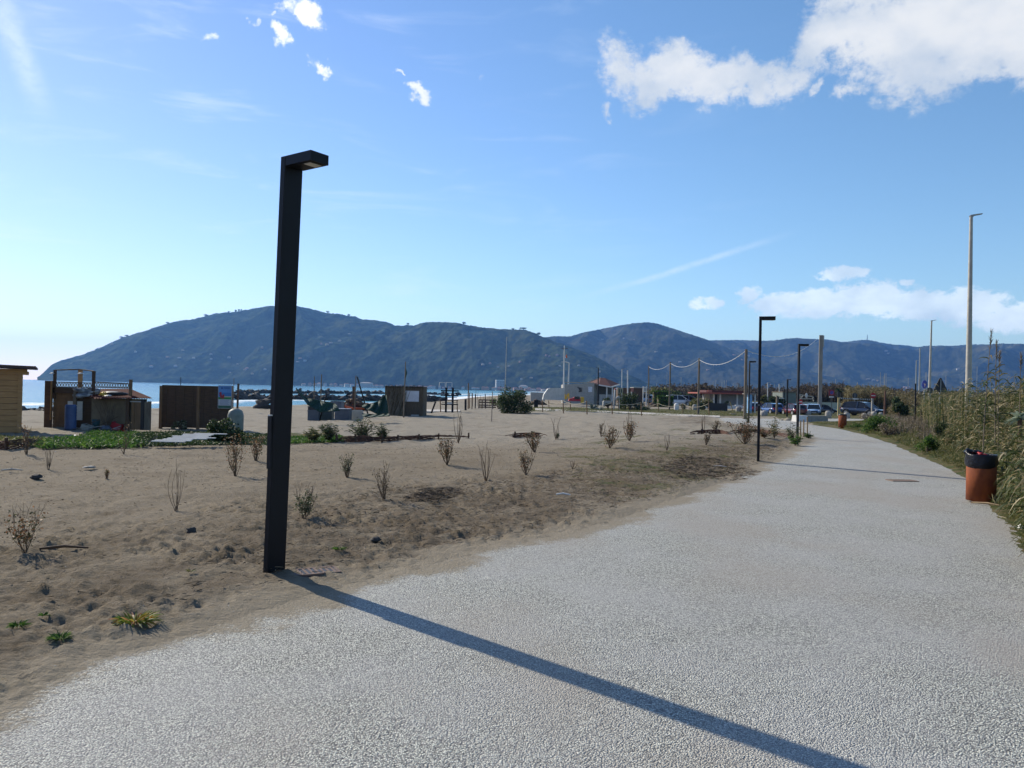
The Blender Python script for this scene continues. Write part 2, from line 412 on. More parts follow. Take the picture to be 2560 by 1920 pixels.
g_ = np.maximum(g_, mask_px(xx, yy, [(2040, 1063), (2024, 1057), (2300, 1056), (2300, 1110), (2230, 1100)], 0.5))
g_ = np.maximum(g_, .85*mask_px(xx, yy, [(1560, 1022), (1300, 1020), (1290, 1030), (1780, 1042), (2010, 1042), (2010, 1030)], 1.5))
g_ = np.maximum(g_, .55*mask_px(xx, yy, [(1400, 1120), (1560, 1085), (1790, 1065), (2010, 1100), (1930, 1150), (1700, 1235), (1400, 1215)], 1.5)*sstep(.40, .62, fbm(xx*.8, yy*.8, 3, 77)))
g_ = np.maximum(g_, .9*mask_px(xx, yy, [(60, 1122), (330, 1121), (690, 1112), (820, 1106), (960, 1094), (700, 1086), (330, 1080), (60, 1104)], .5))
b_ = mask_px(xx, yy, [(2060, 1016), (2260, 1016), (2300, 1030), (2180, 1032), (2060, 1026)], 4)
grass[nn] = np.clip(g_, 0, 1); bright[nn] = b_
far = sstep(140, 260, RRm); grass = np.maximum(grass, far*.8*(polydist(X, Y, shore) > 30))
litter = np.zeros(X.shape)
litter[nn] = mask_px(xx, yy, [(880, 1225), (1250, 1215), (1700, 1120), (1990, 1105), (1900, 1165), (1600, 1275), (1100, 1390), (800, 1470), (700, 1350)], .9)
idx = np.arange(nr*nt).reshape(nr, nt)
a_ = idx[:-1, :]; q = np.stack([a_, np.roll(a_, -1, 1), np.roll(idx[1:, :], -1, 1), idx[1:, :]], -1).reshape(-1, 4)
me = npmesh('ground', np.stack([X, Y, z], -1).reshape(-1, 3), q[:, ::-1], True,
            dict(grass=grass, bright=bright, litter=litter, right=right, rside=rside, psd=PSD, wet=1-sstep(1, 9, polydist(X, Y, shore)), dry=beachy))
def ground_mat():
    m, N, b, o = newmat('sandy_ground')
    co = N.node('ShaderNodeTexCoord').outputs['Object']
    n1 = N.noise(co, 0.5, 5); n2 = N.noise(co, 14, 6, .65); n3 = N.noise(co, 140, 3, .6)
    sand_c = N.mix(N.mr(n1, .3, .7), (.205, .163, .106), (.275, .228, .158))
    sand_c = N.mix(N.mr(n2, .38, .62), sand_c, (.225, .185, .128))
    sand_c = N.mix(N.math('MULTIPLY', N.mr(n3, .45, .75), .35), sand_c, (.34, .30, .24))
    sand_c = N.mix(N.attr('dry'), sand_c, N.mix(N.mr(n2, .3, .7), (.265, .232, .178), (.325, .288, .222)))
    # dark organic litter in the trodden sand
    lit = N.math('MULTIPLY', N.attr('litter'), N.mr(N.noise(N.scale(co, (1, 1, 1)), 3.0, 6, .7, .5), .46, .64))
    fine = N.mr(N.noise(N.scale(co, (60, 22, 30), rot=(0, 0, .4)), 1, 4, .7, 1.5), .40, .62)
    sand_c = N.mix(N.math('MULTIPLY', lit, N.mr(fine, 0, 1, .35, .95)), sand_c, (.095, .070, .048))
    band = N.math('MULTIPLY', N.math('MULTIPLY', N.mr(N.attr('psd'), -4.5, -1.2), N.math('SUBTRACT', 1, N.attr('rside'))), N.mr(N.noise(co, 1.4, 6, .7), .36, .58))
    sand_c = N.mix(N.math('MULTIPLY', band, .72), sand_c, (.120, .090, .057))
    tint = N.mr(N.noise(co, 1.1, 5, .6), .50, .70)
    sand_c = N.mix(N.math('MULTIPLY', tint, .5), sand_c, (.15, .115, .075))
    # scattered debris specks
    vo = N.node('ShaderNodeTexVoronoi'); N.l.new(co, vo.inputs['Vector']); vo.inputs['Scale'].default_value = 7
    speck = N.math('MULTIPLY', N.mr(vo.outputs['Distance'], .10, .06), N.mr(vo.outputs['Color'], .62, .64))
    sand_c = N.mix(N.math('MULTIPLY', speck, .7), sand_c, (.10, .08, .06))
    vo2 = N.node('ShaderNodeTexVoronoi'); N.l.new(co, vo2.inputs['Vector']); vo2.inputs['Scale'].default_value = 4.3
    sp2 = N.math('MULTIPLY', N.mr(vo2.outputs['Distance'], .055, .035), N.mr(vo2.outputs['Color'], .8, .82))
    sand_c = N.mix(sp2, sand_c, (.52, .50, .46))
    gr = N.mix(N.mr(N.noise(co, 3, 6, .65), .35, .65), (.050, .075, .018), (.155, .120, .060))
    gr = N.mix(N.attr('bright'), gr, (.085, .150, .028))
    gmask = N.mr(N.math('ADD', N.attr('grass'), N.math('MULTIPLY_ADD', N.noise(co, 2.2, 6, .7), 1.1, -.55)), .38, .70)
    gmask = N.math('MAXIMUM', gmask, N.math('MULTIPLY', N.attr('bright'), .95))
    c = N.mix(gmask, sand_c, gr)
    c = N.mix(N.math('MULTIPLY', N.attr('wet'), .6), c, (.10, .09, .075))
    # pale sand dusting along the path's border
    dust = N.math('MULTIPLY', N.mr(N.math('ADD', N.attr('psd'), N.math('MULTIPLY_ADD', N.noise(co, 2.5, 5, .7), 1.2, -.6)), -.75, -.1), N.math('SUBTRACT', 1, N.attr('rside')))
    c = N.mix(N.math('MULTIPLY', dust, .75), c, (.330, .285, .210))
    N.l.new(c, b.inputs['Base Color']); b.inputs['Roughness'].default_value = .95; b.inputs['Specular IOR Level'].default_value = .15
    bh = N.math('ADD', N.math('MULTIPLY_ADD', N.noise(N.scale(co, (1, 1.6, 1)), 10, 8, .72), 1.5, N.noise(co, 28, 5, .6)), N.math('MULTIPLY', n3, .35))
    N.l.new(N.bump(bh, 1.0, .035), b.inputs['Normal'])
    return m
tagobj(link('ground', me, ground_mat()), kind='structure')

LRR = np.log(rr[3:])
def surf(x, y):
    """height of the built ground sheet"""
    x = np.asarray(x, float); y = np.asarray(y, float); r = np.clip(np.hypot(x, y), rr[3], rr[-2]); a = np.degrees(np.arctan2(x, y))
    i = np.interp(np.log(r), LRR, np.arange(len(LRR)))+3; j = np.interp(a, th, np.arange(nt)); i0 = np.clip(i.astype(int) if hasattr(i, 'astype') else int(i), 0, nr-2); j0 = np.clip(j.astype(int) if hasattr(j, 'astype') else int(j), 0, nt-2); fi, fj = i-i0, j-j0
    return GZ[i0, j0]*(1-fi)*(1-fj)+GZ[i0+1, j0]*fi*(1-fj)+GZ[i0, j0+1]*(1-fi)*fj+GZ[i0+1, j0+1]*fi*fj
def ong(px, py):
    d = ray(px, py); t = (0-H)/d[2]
    for _ in range(16):
        t = .5*t+.5*(float(G(d[0]*t, d[1]*t))-H)/d[2]
    x, y = d[0]*t, d[1]*t
    if math.hypot(x, y) < 120:
        for _ in range(8): t = .5*t+.5*(float(surf(d[0]*t, d[1]*t))-H)/d[2]
        x, y = d[0]*t, d[1]*t
        z = float(surf(x, y)) if float(polysd(x, y, path_poly)) < .3 else 0.0+float(G(x, y))
        return (float(x), float(y), z)
    return (float(x), float(y), float(G(x, y)))
# -------- path of exposed pebbles
ys_ = [2.0]
PV = path_poly.copy()
bmn = PV.min(0)-.6; bmx = PV.max(0)+.6
sel = (RRm < 100) & (PSD > -0.55)
pz = np.full(X.shape, 0.0)
fsel = sel.reshape(-1)
keep = fsel[q].all(1)
used = np.unique(q[keep]); remap = np.full(nr*nt, -1); remap[used] = np.arange(len(used))
Xp, Yp, Pp = X.reshape(-1)[used], Y.reshape(-1)[used], PSD.reshape(-1)[used]
Zp = G(Xp, Yp) + (fbm(Xp*.5, Yp*.5, 2, 8)-.5)*.01 - 0.05*sstep(-.02, .4, -Pp)
me = npmesh('path', np.stack([Xp, Yp, Zp], -1), remap[q[keep]][:, ::-1], True, dict(psd=Pp, right=rside.reshape(-1)[used]))
def path_mat():
    m, N, b, o = newmat('washed_pebble_concrete')
    co = N.node('ShaderNodeTexCoord').outputs['Object']
    co2 = N.node('ShaderNodeVectorMath', operation='ADD'); N.l.new(co, co2.inputs[0])
    nv = N.node('ShaderNodeVectorMath', operation='SCALE'); N.l.new(N.noise(co, 60, 2, out=1), nv.inputs[0]); nv.inputs['Scale'].default_value = .006
    N.l.new(nv.outputs[0], co2.inputs[1]); w = co2.outputs[0]
    v1 = N.node('ShaderNodeTexVoronoi'); N.l.new(w, v1.inputs['Vector']); v1.inputs['Scale'].default_value = 105
    v2 = N.node('ShaderNodeTexVoronoi'); N.l.new(w, v2.inputs['Vector']); v2.inputs['Scale'].default_value = 140
    sepc = N.node('ShaderNodeSeparateColor'); N.l.new(v1.outputs['Color'], sepc.inputs[0])
    st = N.ramp(sepc.outputs[0], [(0, (.11, .112, .105)), (.24, (.315, .318, .278)), (.5, (.52, .522, .445)), (.78, (.66, .66, .56)), (1, (.88, .87, .74))])
    gap = N.mr(v1.outputs['Distance'], .40, .62)
    c = N.mix(N.math('MULTIPLY', gap, .75), st, (.16, .15, .14))
    patch = N.mr(N.noise(co, .9, 5, .6), .35, .65)
    c = N.mix(N.math('MULTIPLY', patch, .38), c, (.46, .45, .43))
    # sand swept over the border and lying in thin fans on the path
    fan = N.mr(N.noise(N.scale(co, (1, .6, 1)), .55, 4, .5), .45, .66)
    edge = N.mr(N.math('ADD', N.attr('psd'), N.math('MULTIPLY_ADD', N.noise(co, .8, 3), 1.3, -.65)), .95, -.15)
    e = N.math('ADD', edge, N.math('MULTIPLY_ADD', N.noise(co, 5, 6, .7), .8, -.40))
    e = N.math('ADD', e, N.math('MULTIPLY_ADD', N.noise(co, 40, 3, .7), .5, -.25))
    sm = N.math('MULTIPLY', N.mr(e, .48, .86), N.math('SUBTRACT', 1, N.attr('right')))
    dustm = N.math('MULTIPLY', fan, N.mr(v1.outputs['Distance'], .05, .5, .25, .7))
    c = N.mix(N.math('MULTIPLY', dustm, .85), c, (.36, .32, .265))
    c = N.mix(sm, c, N.mix(N.noise(co, 9, 5, .7), (.25, .212, .155), (.33, .288, .215)))
    vo = N.node('ShaderNodeTexVoronoi'); N.l.new(co, vo.inputs['Vector']); vo.inputs['Scale'].default_value = 3.1
    sp = N.math('MULTIPLY', N.mr(vo.outputs['Distance'], .045, .03), N.mr(vo.outputs['Color'], .55, .57))
    c = N.mix(N.math('MULTIPLY', sp, .8), c, (.07, .06, .05))
    N.l.new(c, b.inputs['Base Color'])
    N.l.new(N.mr(sm, 0, 1, .72, .96), b.inputs['Roughness']); N.l.new(N.mr(sm, 0, 1, .28, .08), b.inputs['Specular IOR Level'])
    hgt = N.math('MULTIPLY', N.math('SUBTRACT', 1, N.math('MULTIPLY', v1.outputs['Distance'], 1.25)), N.math('SUBTRACT', 1, N.math('MULTIPLY', sm, .9)))
    hgt = N.math('ADD', hgt, N.math('MULTIPLY', sepc.outputs[1], .5))
    hgt = N.math('ADD', hgt, N.math('MULTIPLY', N.math('MULTIPLY', N.noise(co, 24, 6, .65), 4.0), sm))
    N.l.new(N.bump(hgt, .95, .009), b.inputs['Normal'])
    return m
tagobj(link('path', me, path_mat()), kind='structure')

# -------- sea
def sea():
    m, N, b, o = newmat('sea_water')
    g = N.node('ShaderNodeNewGeometry').outputs['Position']
    shore_d = N.attr('shore')
    deep = N.mr(shore_d, 10, 260)
    n0 = N.noise(N.scale(g, (.02, .008, 1)), 1, 5, .6)
    c = N.mix(deep, (.10, .27, .30), (.035, .175, .235))
    c = N.mix(N.math('MULTIPLY', N.mr(n0, .4, .65), .5), c, (.06, .215, .27))
    # surf
    fo = N.noise(N.scale(g, (.22, .10, 1), rot=(0, 0, -.25)), 1, 7, .65, .8)
    line = N.math('SINE', N.math('MULTIPLY_ADD', shore_d, .22, N.math('MULTIPLY', N.noise(g, .05, 3), 7)))
    foam = N.mr(N.math('ADD', N.math('MULTIPLY', line, .22), fo), .50, .72)
    foam = N.math('MULTIPLY', foam, N.mr(shore_d, 42, 12)); 
    foam = N.math('MAXIMUM', foam, N.mr(N.math('ADD', shore_d, N.math('MULTIPLY', fo, 10)), 7, 3))
    c = N.mix(foam, c, (.80, .84, .86))
    N.l.new(c, b.inputs['Base Color']); b.inputs['IOR'].default_value = 1.33; b.inputs['Specular IOR Level'].default_value = .28
    N.l.new(N.mr(foam, 0, 1, .24, .8), b.inputs['Roughness'])
    # the sheet ends beyond the horizon
    wv = N.math('ADD', N.math('MULTIPLY', N.noise(N.scale(g, (.55, .22, 1), rot=(0, 0, -.5)), 1, 5, .6, .4), 1.0), N.math('MULTIPLY', N.noise(N.scale(g, (.09, .03, 1)), 1, 3), 3))
    N.l.new(N.bump(wv, .9, .45), b.inputs['Normal'])
    r = [40]
    while r[-1] < 15000: r.append(r[-1]*1.045)
    th = np.radians(np.linspace(-100, 40, 150)); A, RR = np.meshgrid(th, r); x = RR*np.sin(A); y = RR*np.cos(A)
    d = -polydist(x, y, shore)
    zz = SEA + .10*(fbm(x*.06, y*.02, 3, 5)-.5) - RR**2/(2*6.37e6)*0.85
    zz += .35*np.exp(-((d-16)/5)**2)*fbm(x*.05, y*.05, 2, 3) + .25*np.exp(-((d-34)/6)**2)*fbm(x*.05, y*.05, 2, 6)
    n, k = A.shape; ix = np.arange(n*k).reshape(n, k)
    qq = np.stack([ix[:-1, :-1], ix[1:, :-1], ix[1:, 1:], ix[:-1, 1:]], -1).reshape(-1, 4)
    kp = (d.reshape(-1)[qq] > -30).any(1)
    me = npmesh('sea', np.stack([x, y, zz], -1).reshape(-1, 3), qq[kp][:, ::-1], True, dict(shore=d))
    tagobj(link('sea', me, m), kind='structure')
sea()

# -------- wooded hills
def hill_mat(name, c1, c2, c3):
    m, N, b, o = newmat(name)
    g = N.node('ShaderNodeNewGeometry').outputs['Position']
    n1 = N.noise(g, .0045, 6, .65); n2 = N.noise(g, .035, 5, .7); n3 = N.noise(N.scale(g, (1, 1, 2.2)), .012, 6, .7, .6)
    c = N.mix(N.mr(n2, .35, .65), c1, c2)
    c = N.mix(N.math('MULTIPLY', N.mr(n1, .50, .62), .6), c, c3)
    c = N.mix(N.math('MULTIPLY', N.mr(n3, .60, .70), .55), c, (.16, .155, .10))
    N.l.new(c, b.inputs['Base Color']); b.inputs['Roughness'].default_value = 1; b.inputs['Specular IOR Level'].default_value = 0
    return m
HILL = {}
def hill(key, prof, Rf, Bf, mat, seed, base_z=SEA+.3, amp=.5, tree=13.0, bump_freq=1/24., daz=.0009, rows=150):
    pa = [px_azel(*p) for p in prof]; az = np.array([a for a, e in pa]); el = np.array([e for a, e in pa])
    A1 = np.arange(az[0], az[-1], daz)
    E1 = np.interp(A1, az, el)
    k = np.ones(7)/7; E1 = np.convolve(np.pad(E1, 3, 'edge'), k, 'valid')
    R_ = np.interp(A1, [az[0], az[-1]], Rf); B_ = np.interp(A1, [az[0], az[-1]], Bf)
    Ht = np.maximum(H+np.tan(E1)*R_-base_z, 2.0)
    t = np.concatenate([np.linspace(0, 1, rows), np.linspace(1.01, 1.5, 14)])
    T, AA = np.meshgrid(t, A1, indexing='ij'); Rr = B_+(R_-B_)*T
    x = Rr*np.sin(AA); y = Rr*np.cos(AA)
    s = np.where(T <= 1, np.sin(np.clip(T, 0, 1)*pi/2)**.92, 1-(T-1)**1.3*1.5)
    env = np.clip(T*(1-T)*4, 0, 1)
    rid = 1-np.abs(2*fbm(x/620+seed, y/900, 4, seed+3)-1)*1.9
    rid2 = 1-np.abs(2*fbm(x/230+seed, y/300, 3, seed+13)-1)*1.7
    hh = Ht*(s+env*amp*(rid-.55)*.75+env*amp*.42*(rid2-.5))
    hh = np.minimum(hh, Ht*np.where(T <= 1, .995*(Rr/R_)+0*T, 1.0))       # nothing may rise above the skyline of the ridge
    hh = np.maximum(hh, 0)
    hh += (fbm(x*bump_freq, y*bump_freq, 3, seed+30)-.45)*tree*sstep(0, .06, T)+sstep(.0, .03, T)*3
    zz = base_z+hh
    n, kk = T.shape; ix = np.arange(n*kk).reshape(n, kk)
    qq = np.stack([ix[:-1, :-1], ix[:-1, 1:], ix[1:, 1:], ix[1:, :-1]], -1).reshape(-1, 4)
    me = npmesh(key, np.stack([x, y, zz], -1).reshape(-1, 3), qq, True)
    tagobj(link(key, me, mat), kind='structure')
    HILL[key] = (A1, T, AA, x, y, zz)
    return HILL[key]
hm1 = hill_mat('near_forest', (.008, .014, .008), (.058, .074, .032), (.080, .084, .036))
hm2 = hill_mat('far_forest', (.012, .017, .011), (.056, .060, .036), (.085, .078, .045))
hill('hill_promontory', [(93, 949.5), (95,947),(108,937),(123,921),(134,913),(155,904),(174,898),(203,892),(231,881),(260,868),(289,855),(318,843),(347,834),(376,825),(405,817),(434,808),(477,801),(514,795),(528,788),(557,783),(579,783),(615,778),(644,772),(680,768),(749,769),(774,774),(800,781),(816,786),(859,790),(888,795),(906,802),(935,804),(968,809),(989,817),(1018,815),(1033,817),(1062,809),(1098,809),(1134,810),(1170,817),(1206,823),(1242,826),(1279,829),(1308,828),(1329,834),(1351,844),(1364,848),(1387,858),(1423,870),(1496,898),(1553,935),(1615,961),(1644,969),(1700,983)],
     (3500, 2700), (2850, 1950), hm1, 2)
hill('hill_middle', [(1150, 880), (1280,862),(1340,848),(1363,846),(1387,843),(1423,844),(1463,833),(1502,825),(1546,817),(1582,811),(1615,808),(1640,811),(1676,822),(1712,834),(1748,846),(1770,853),(1806,869),(1879,896),(1951,918),(2023,932),(2100,952),(2190,992)],
     (4600, 4200), (3000, 2800), hm2, 5, base_z=0, tree=15, rows=130)
hill('hill_far', [(1500, 880), (1640, 866), (1777,853),(1842,852),(1929,854),(1987,847),(1992,847),(2025,850),(2063,850),(2087,853),(2106,858),(2128,855),(2161,851),(2177,853),(2204,859),(2231,863),(2272,866),(2299,871),(2304,867),(2340,866),(2383,867),(2432,863),(2475,864),(2502,861),(2560,863),(2700,868),(2950,874),(3300,872),(3800, 890)],
     (6400, 6000), (3600, 3400), hm2, 9, base_z=0, tree=16, rows=130, daz=.0011)

# -------- haze
mv = bpy.data.materials.new('sea_haze'); mv.use_nodes = True; N = NT(mv.node_tree); N.n.clear()
o_ = N.node('ShaderNodeOutputMaterial'); pv = N.node('ShaderNodeVolumePrincipled'); N.l.new(pv.outputs[0], o_.inputs['Volume'])
pv.inputs['Color'].default_value = (.20, .46, 1, 1); pv.inputs['Density'].default_value = 1.0e-4; pv.inputs['Anisotropy'].default_value = .3
hb = MB().box(-9000, 9500, -1200, 9300, -22, 490).build('haze', mv); tagobj(hb, kind='stuff')
# ================================================================== man-made things
class Fr:
    """local frame of a thing: origin on the ground under photo pixel (px, py); p() turns a pixel at the same depth into local coordinates"""
    def __init__(s, px, py, Y=None, z=None):
        if Y is None: s.loc = ong(px, py)
        else:
            q = atd(px, py, Y); s.loc = (q[0], Y, float(G(q[0], Y)) if z is None else z)
        s.Y = s.loc[1]; s.s = s.Y/F; s.px, s.py = px, py
    def p(s, px, py, dy=0.0):
        q = atd(px, py, s.Y+dy); return (q[0]-s.loc[0], dy, q[2]-s.loc[2])
    def x(s, px, py=None): return s.p(px, s.py if py is None else py)[0]
    def z(s, py, px=None): return s.p(s.px if px is None else px, py)[2]

m_dark = M('dark_powder_coat', (.008, .009, .012), (.006, .0065, .009), 3, .5, spec=.2)
m_glass_l = M('lamp_glass', (.50, .47, .40), None, 5, .3)
m_corten = M('rusty_corten', (.24, .060, .013), (.165, .038, .010), 9, .85, .002, 60, stretch=(1, 1, .5))
m_bag = M('black_plastic_bag', (.006, .007, .010), (.010, .010, .014), 10, .28, .012, 22, spec=.3)
m_red = M('red_paint', (.42, .03, .03), (.33, .02, .02), 6, .5)
m_steel = M('galvanised_steel', (.34, .35, .35), (.25, .26, .26), 8, .45, metal=.3)
m_wsteel = M('cream_painted_steel', (.42, .40, .34), (.33, .31, .26), 5, .5)
m_conc = M('pale_concrete', (.36, .335, .285), (.26, .245, .21), 6, .85, .004, 40)
m_conc_w = M('white_concrete', (.70, .69, .65), (.58, .57, .53), 6, .8, .003, 40)
m_gravelmarble = M('grey_stone', (.38, .36, .33), (.24, .23, .21), 7, .85, .02, 14)
m_wood_y = M('yellow_pine_boards', (.40, .215, .085), (.30, .16, .062), 6, .7, .003, 30, stretch=(.4, 1, 4))
m_wood_d = M('dark_weathered_wood', (.10, .056, .031), (.058, .034, .02), 7, .8, .004, 30, stretch=(.5, 1, 4))
m_wood_m = M('brown_wood', (.20, .115, .056), (.14, .080, .04), 6, .8, .004, 30, stretch=(1, 1, .3))
m_wood_g = M('greyed_wood', (.17, .138, .10), (.11, .088, .064), 8, .85, .004, 30, stretch=(1, 1, .3))
m_stake = M('stripped_pine_stake', (.36, .26, .14), (.26, .18, .10), 10, .8, stretch=(1, 1, .3))
m_rope = M('rope', (.40, .36, .27), None, 20, .9)
m_tile = M('red_roof_tiles', (.12, .034, .022), (.075, .024, .018), 6, .8, .02, 12)
m_redsheet = M('dark_red_corrugated', (.085, .012, .012), (.05, .010, .010), 4, .9, spec=.1)
m_blue = M('blue_plastic', (.045, .085, .21), (.03, .06, .16), 4, .5)
m_white = M('white_paint', (.60, .60, .58), (.50, .50, .48), 4, .55)
m_offw = M('grey_white_plaster', (.34, .335, .315), (.27, .265, .25), 3, .85)
m_greyp = M('grey_plastic', (.11, .125, .155), (.08, .09, .115), 4, .55)
m_black = M('black', (.015, .016, .018), None, 4, .5)
m_tyre = M('tyre_rubber', (.02, .02, .02), None, 8, .85)
m_orange = M('orange_plastic', (.55, .10, .02), (.45, .08, .02), 4, .45)
m_yellow = M('yellow_paint', (.60, .38, .03), (.5, .3, .03), 5, .5)
m_green = M('green_net', (.012, .05, .032), (.007, .03, .02), 12, .8)
m_win = M('dark_window', (.012, .015, .02), None, 2, .2, spec=.3)
m_board = M('black_board', (.045, .040, .040), (.03, .027, .027), 6, .7)

# -------- path lamps
def path_lamp(base, top, label, azm, first=None, h=3.6, lean=(0, 0)):
    """arm points along azm (radians, from +X)"""
    t = thing('path_lamp', label, 'lamp', base, azm, 'dark lamps along the path')
    d, w, L, th = .064, .19, .385, .082
    c, s = math.cos(azm), math.sin(azm)
    lx, ly = lean[0]*c+lean[1]*s, -lean[0]*s+lean[1]*c
    def lv(z): return (lx*z/h, ly*z/h)
    b = MB()
    x0, y0 = lv(0); x1, y1 = lv(h)
    bv = .006
    def ring(z):
        ox, oy = lv(z)
        return [(ox+a, oy+b_, z) for a, b_ in ((bv, 0), (d-bv, 0), (d, bv), (d, w-bv), (d-bv, w), (bv, w), (0, w-bv), (0, bv))]
    r0, r1 = ring(-.25), ring(h)
    b.add(r0+r1, [tuple(range(7, -1, -1)), tuple(range(8, 16))]+[(i, (i+1) % 8, 8+(i+1) % 8, 8+i) for i in range(8)])
    b.build('pole', m_dark, t)
    ox, oy = lv(h)
    hd = MB(); hd.box(ox+d+.003, ox+L, oy, oy+w, h-th, h); hd.box(ox+d+.02, ox+L-.02, oy+.02, oy+w-.02, h-th-.004, h-th)
    ho = hd.build('lamp_head', m_dark, t)
    MB().box(ox+L-.125, ox+L-.045, oy+.035, oy+w-.035, h-th-.009, h-th-.0045).build('lamp_glass', m_glass_l, ho)
    ox, oy = lv(1.18)
    cv = MB(); cv.box(ox+.008, ox+d-.008, oy-.018, oy-.001, .95, 1.40); hob = cv.build('access_cover', m_dark, t)
    ch = list(t.children)
    MB().box(ox+.010, ox+d-.010, oy-.0195, oy-.0005, 1.402, 1.412).build('cover_edge', m_white, hob)
    return t
amain = math.atan2(-.577, .817)
# origin is the rear near corner of the pole
path_lamp((-2.11, 6.63, -.02), None, 'largest dark square lamp post in the sand, nearest the camera', amain, lean=(.105, -.12))
# y axis of the lamp runs away to the right; this is the visible broad face
path_lamp((*ong(1892, 1154)[:2], 0.0), None, 'second dark lamp post, in front of the path bend, reaching highest after the nearest one', R(-17), lean=(-.01, 0))
path_lamp((*ong(1992.5, 1094)[:2], 0.0), None, 'dark lamp post beside three pale wooden stakes and a white bench block', R(-8), h=3.72)
path_lamp((*ong(1965, 1041.5)[:2], ong(1965, 1041.5)[2]), None, 'distant dark lamp post seen face on, left of the white bench block', R(-62), h=3.72)
path_lamp((*ong(1870.5, 1059)[:2], ong(1870.5, 1059)[2]), None, 'slim dark lamp post just left of the second lamp, standing at the path far side', R(-6), h=3.72)

# -------- rusty bins
def bin_(fr, hpx, wpx, label, bag):
    t = thing('litter_bin', label, 'litter bin', fr.loc, 0, 'rusty steel litter bins')
    s = fr.s; h = hpx*s; r = wpx*s/2; b0 = .06*h
    MB().lathe([(r*.55, 0), (r*.55, b0+.01)], 20).build('foot', m_corten, t)
    MB().lathe([(0, b0), (r, b0), (r, h), (r-.012, h), (r-.012, b0+.05), (0, b0+.05)], 36).build('drum', m_corten, t)
    if bag:
        b = MB(); n = 40; rs = np.random.RandomState(3); vs = []; prof = [(r-.03, h-.10), (r-.02, h+.012), (r+.006, h+.018), (r+.012, h-.01), (r+.018, h-.07), (r+.014, h-.13), (r+.004, h-.155)]
        for i, (a, z) in enumerate(prof):
            for k in range(n):
                th_ = 2*pi*k/n
                sag = (.5+.5*math.cos(th_-R(235)))*.05 if i > 3 else 0
                w_ = (mnoise.noise(Vector((math.cos(th_)*3, math.sin(th_)*3, z*9)))*.02 if 2 < i < 6 else 0)
                lift = .05*max(0, math.cos(th_-R(150)))**6 if i in (1, 2) else 0
                vs.append(((a+w_+lift*.5)*math.cos(th_), (a+w_+lift*.5)*math.sin(th_), z-sag+w_*.6+lift+(.03*max(0, math.cos(th_-R(0))) if i > 4 else 0)))
        b.add(vs, [(i*n+k, i*n+(k+1) % n, (i+1)*n+(k+1) % n, (i+1)*n+k) for i in range(len(prof)-1) for k in range(n)], True)
        b.build('bin_bag', m_bag, t)
        # knot ends standing up at the left and at the back
        kb = MB(); kb.sphere((-r*.78, r*.35, h+.045), (.065, .05, .05), 10, 6, 4, .5); kb.sphere((r*.1, r*.7, h+.035), (.10, .04, .035), 10, 6, 8, .5); kb.build('bag_knot', m_bag, t)
        g = MB(); g.sphere((-.03, -.02, h+.015), (.05, .05, .035), 9, 6, 2, .8); g.sphere((.04, .03, h-.005), (.06, .05, .03), 9, 6, 5, .8)
        tagobj(g.build('litter', m_red, None, fr.loc), 'crumpled red wrapping on top of the nearer bin', 'litter')
        MB().lathe([(r*.9, h-.055), (0, h-.05)], 20).build('inner_lid', m_corten, t)
    else:
        MB().lathe([(r+.006, h-.05), (r+.006, h+.012), (r-.02, h+.014), (r-.02, h-.05)], 30).build('bin_bag', m_bag, t)
    return t
bin_(Fr(2452, 1258), 120, 66, 'rusty brown cylindrical litter bin with a black bag over its rim', True)
bin_(Fr(2106, 1070.5), 34.5, 19.5, 'smaller looking rusty litter bin farther along the path', False)

# -------- drain grates
def grate(px, py, L, Wd, rz, n, label, m1, lift=.004):
    fr = Fr(px, py); t = thing('drain_grate', label, 'drain grate', (fr.loc[0], fr.loc[1], fr.loc[2]+lift), rz)
    MB().box(-L/2, L/2, -Wd/2, Wd/2, -.02, .001).build('recess', m_black, t)
    b = MB(); e = .022
    b.box(-L/2, L/2, -Wd/2-e, -Wd/2, -.02, .005).box(-L/2, L/2, Wd/2, Wd/2+e, -.02, .005).box(-L/2-e, -L/2, -Wd/2-e, Wd/2+e, -.02, .0045).box(L/2, L/2+e, -Wd/2-e, Wd/2+e, -.02, .0045)
    for k in range(n):
        x = -L/2+(k+.5)*L/n; b.box(x-L/n*.22, x+L/n*.22, -Wd/2, Wd/2, -.008, .004)
    b.build('bars', m1, t)
m_iron = M('rusty_iron', (.22, .155, .11), (.16, .11, .08), 20, .8)
m_iron2 = M('reddish_iron', (.16, .10, .08), (.12, .08, .065), 20, .8)
grate(2255, 1208, .50, .24, R(3), 11, 'rusty slotted drain grate set in the middle of the pebble path', m_iron, .007)
grate(784, 1431, .38, .20, R(28), 8, 'reddish grate half buried in sand right of the nearest lamp', m_iron2, .012)

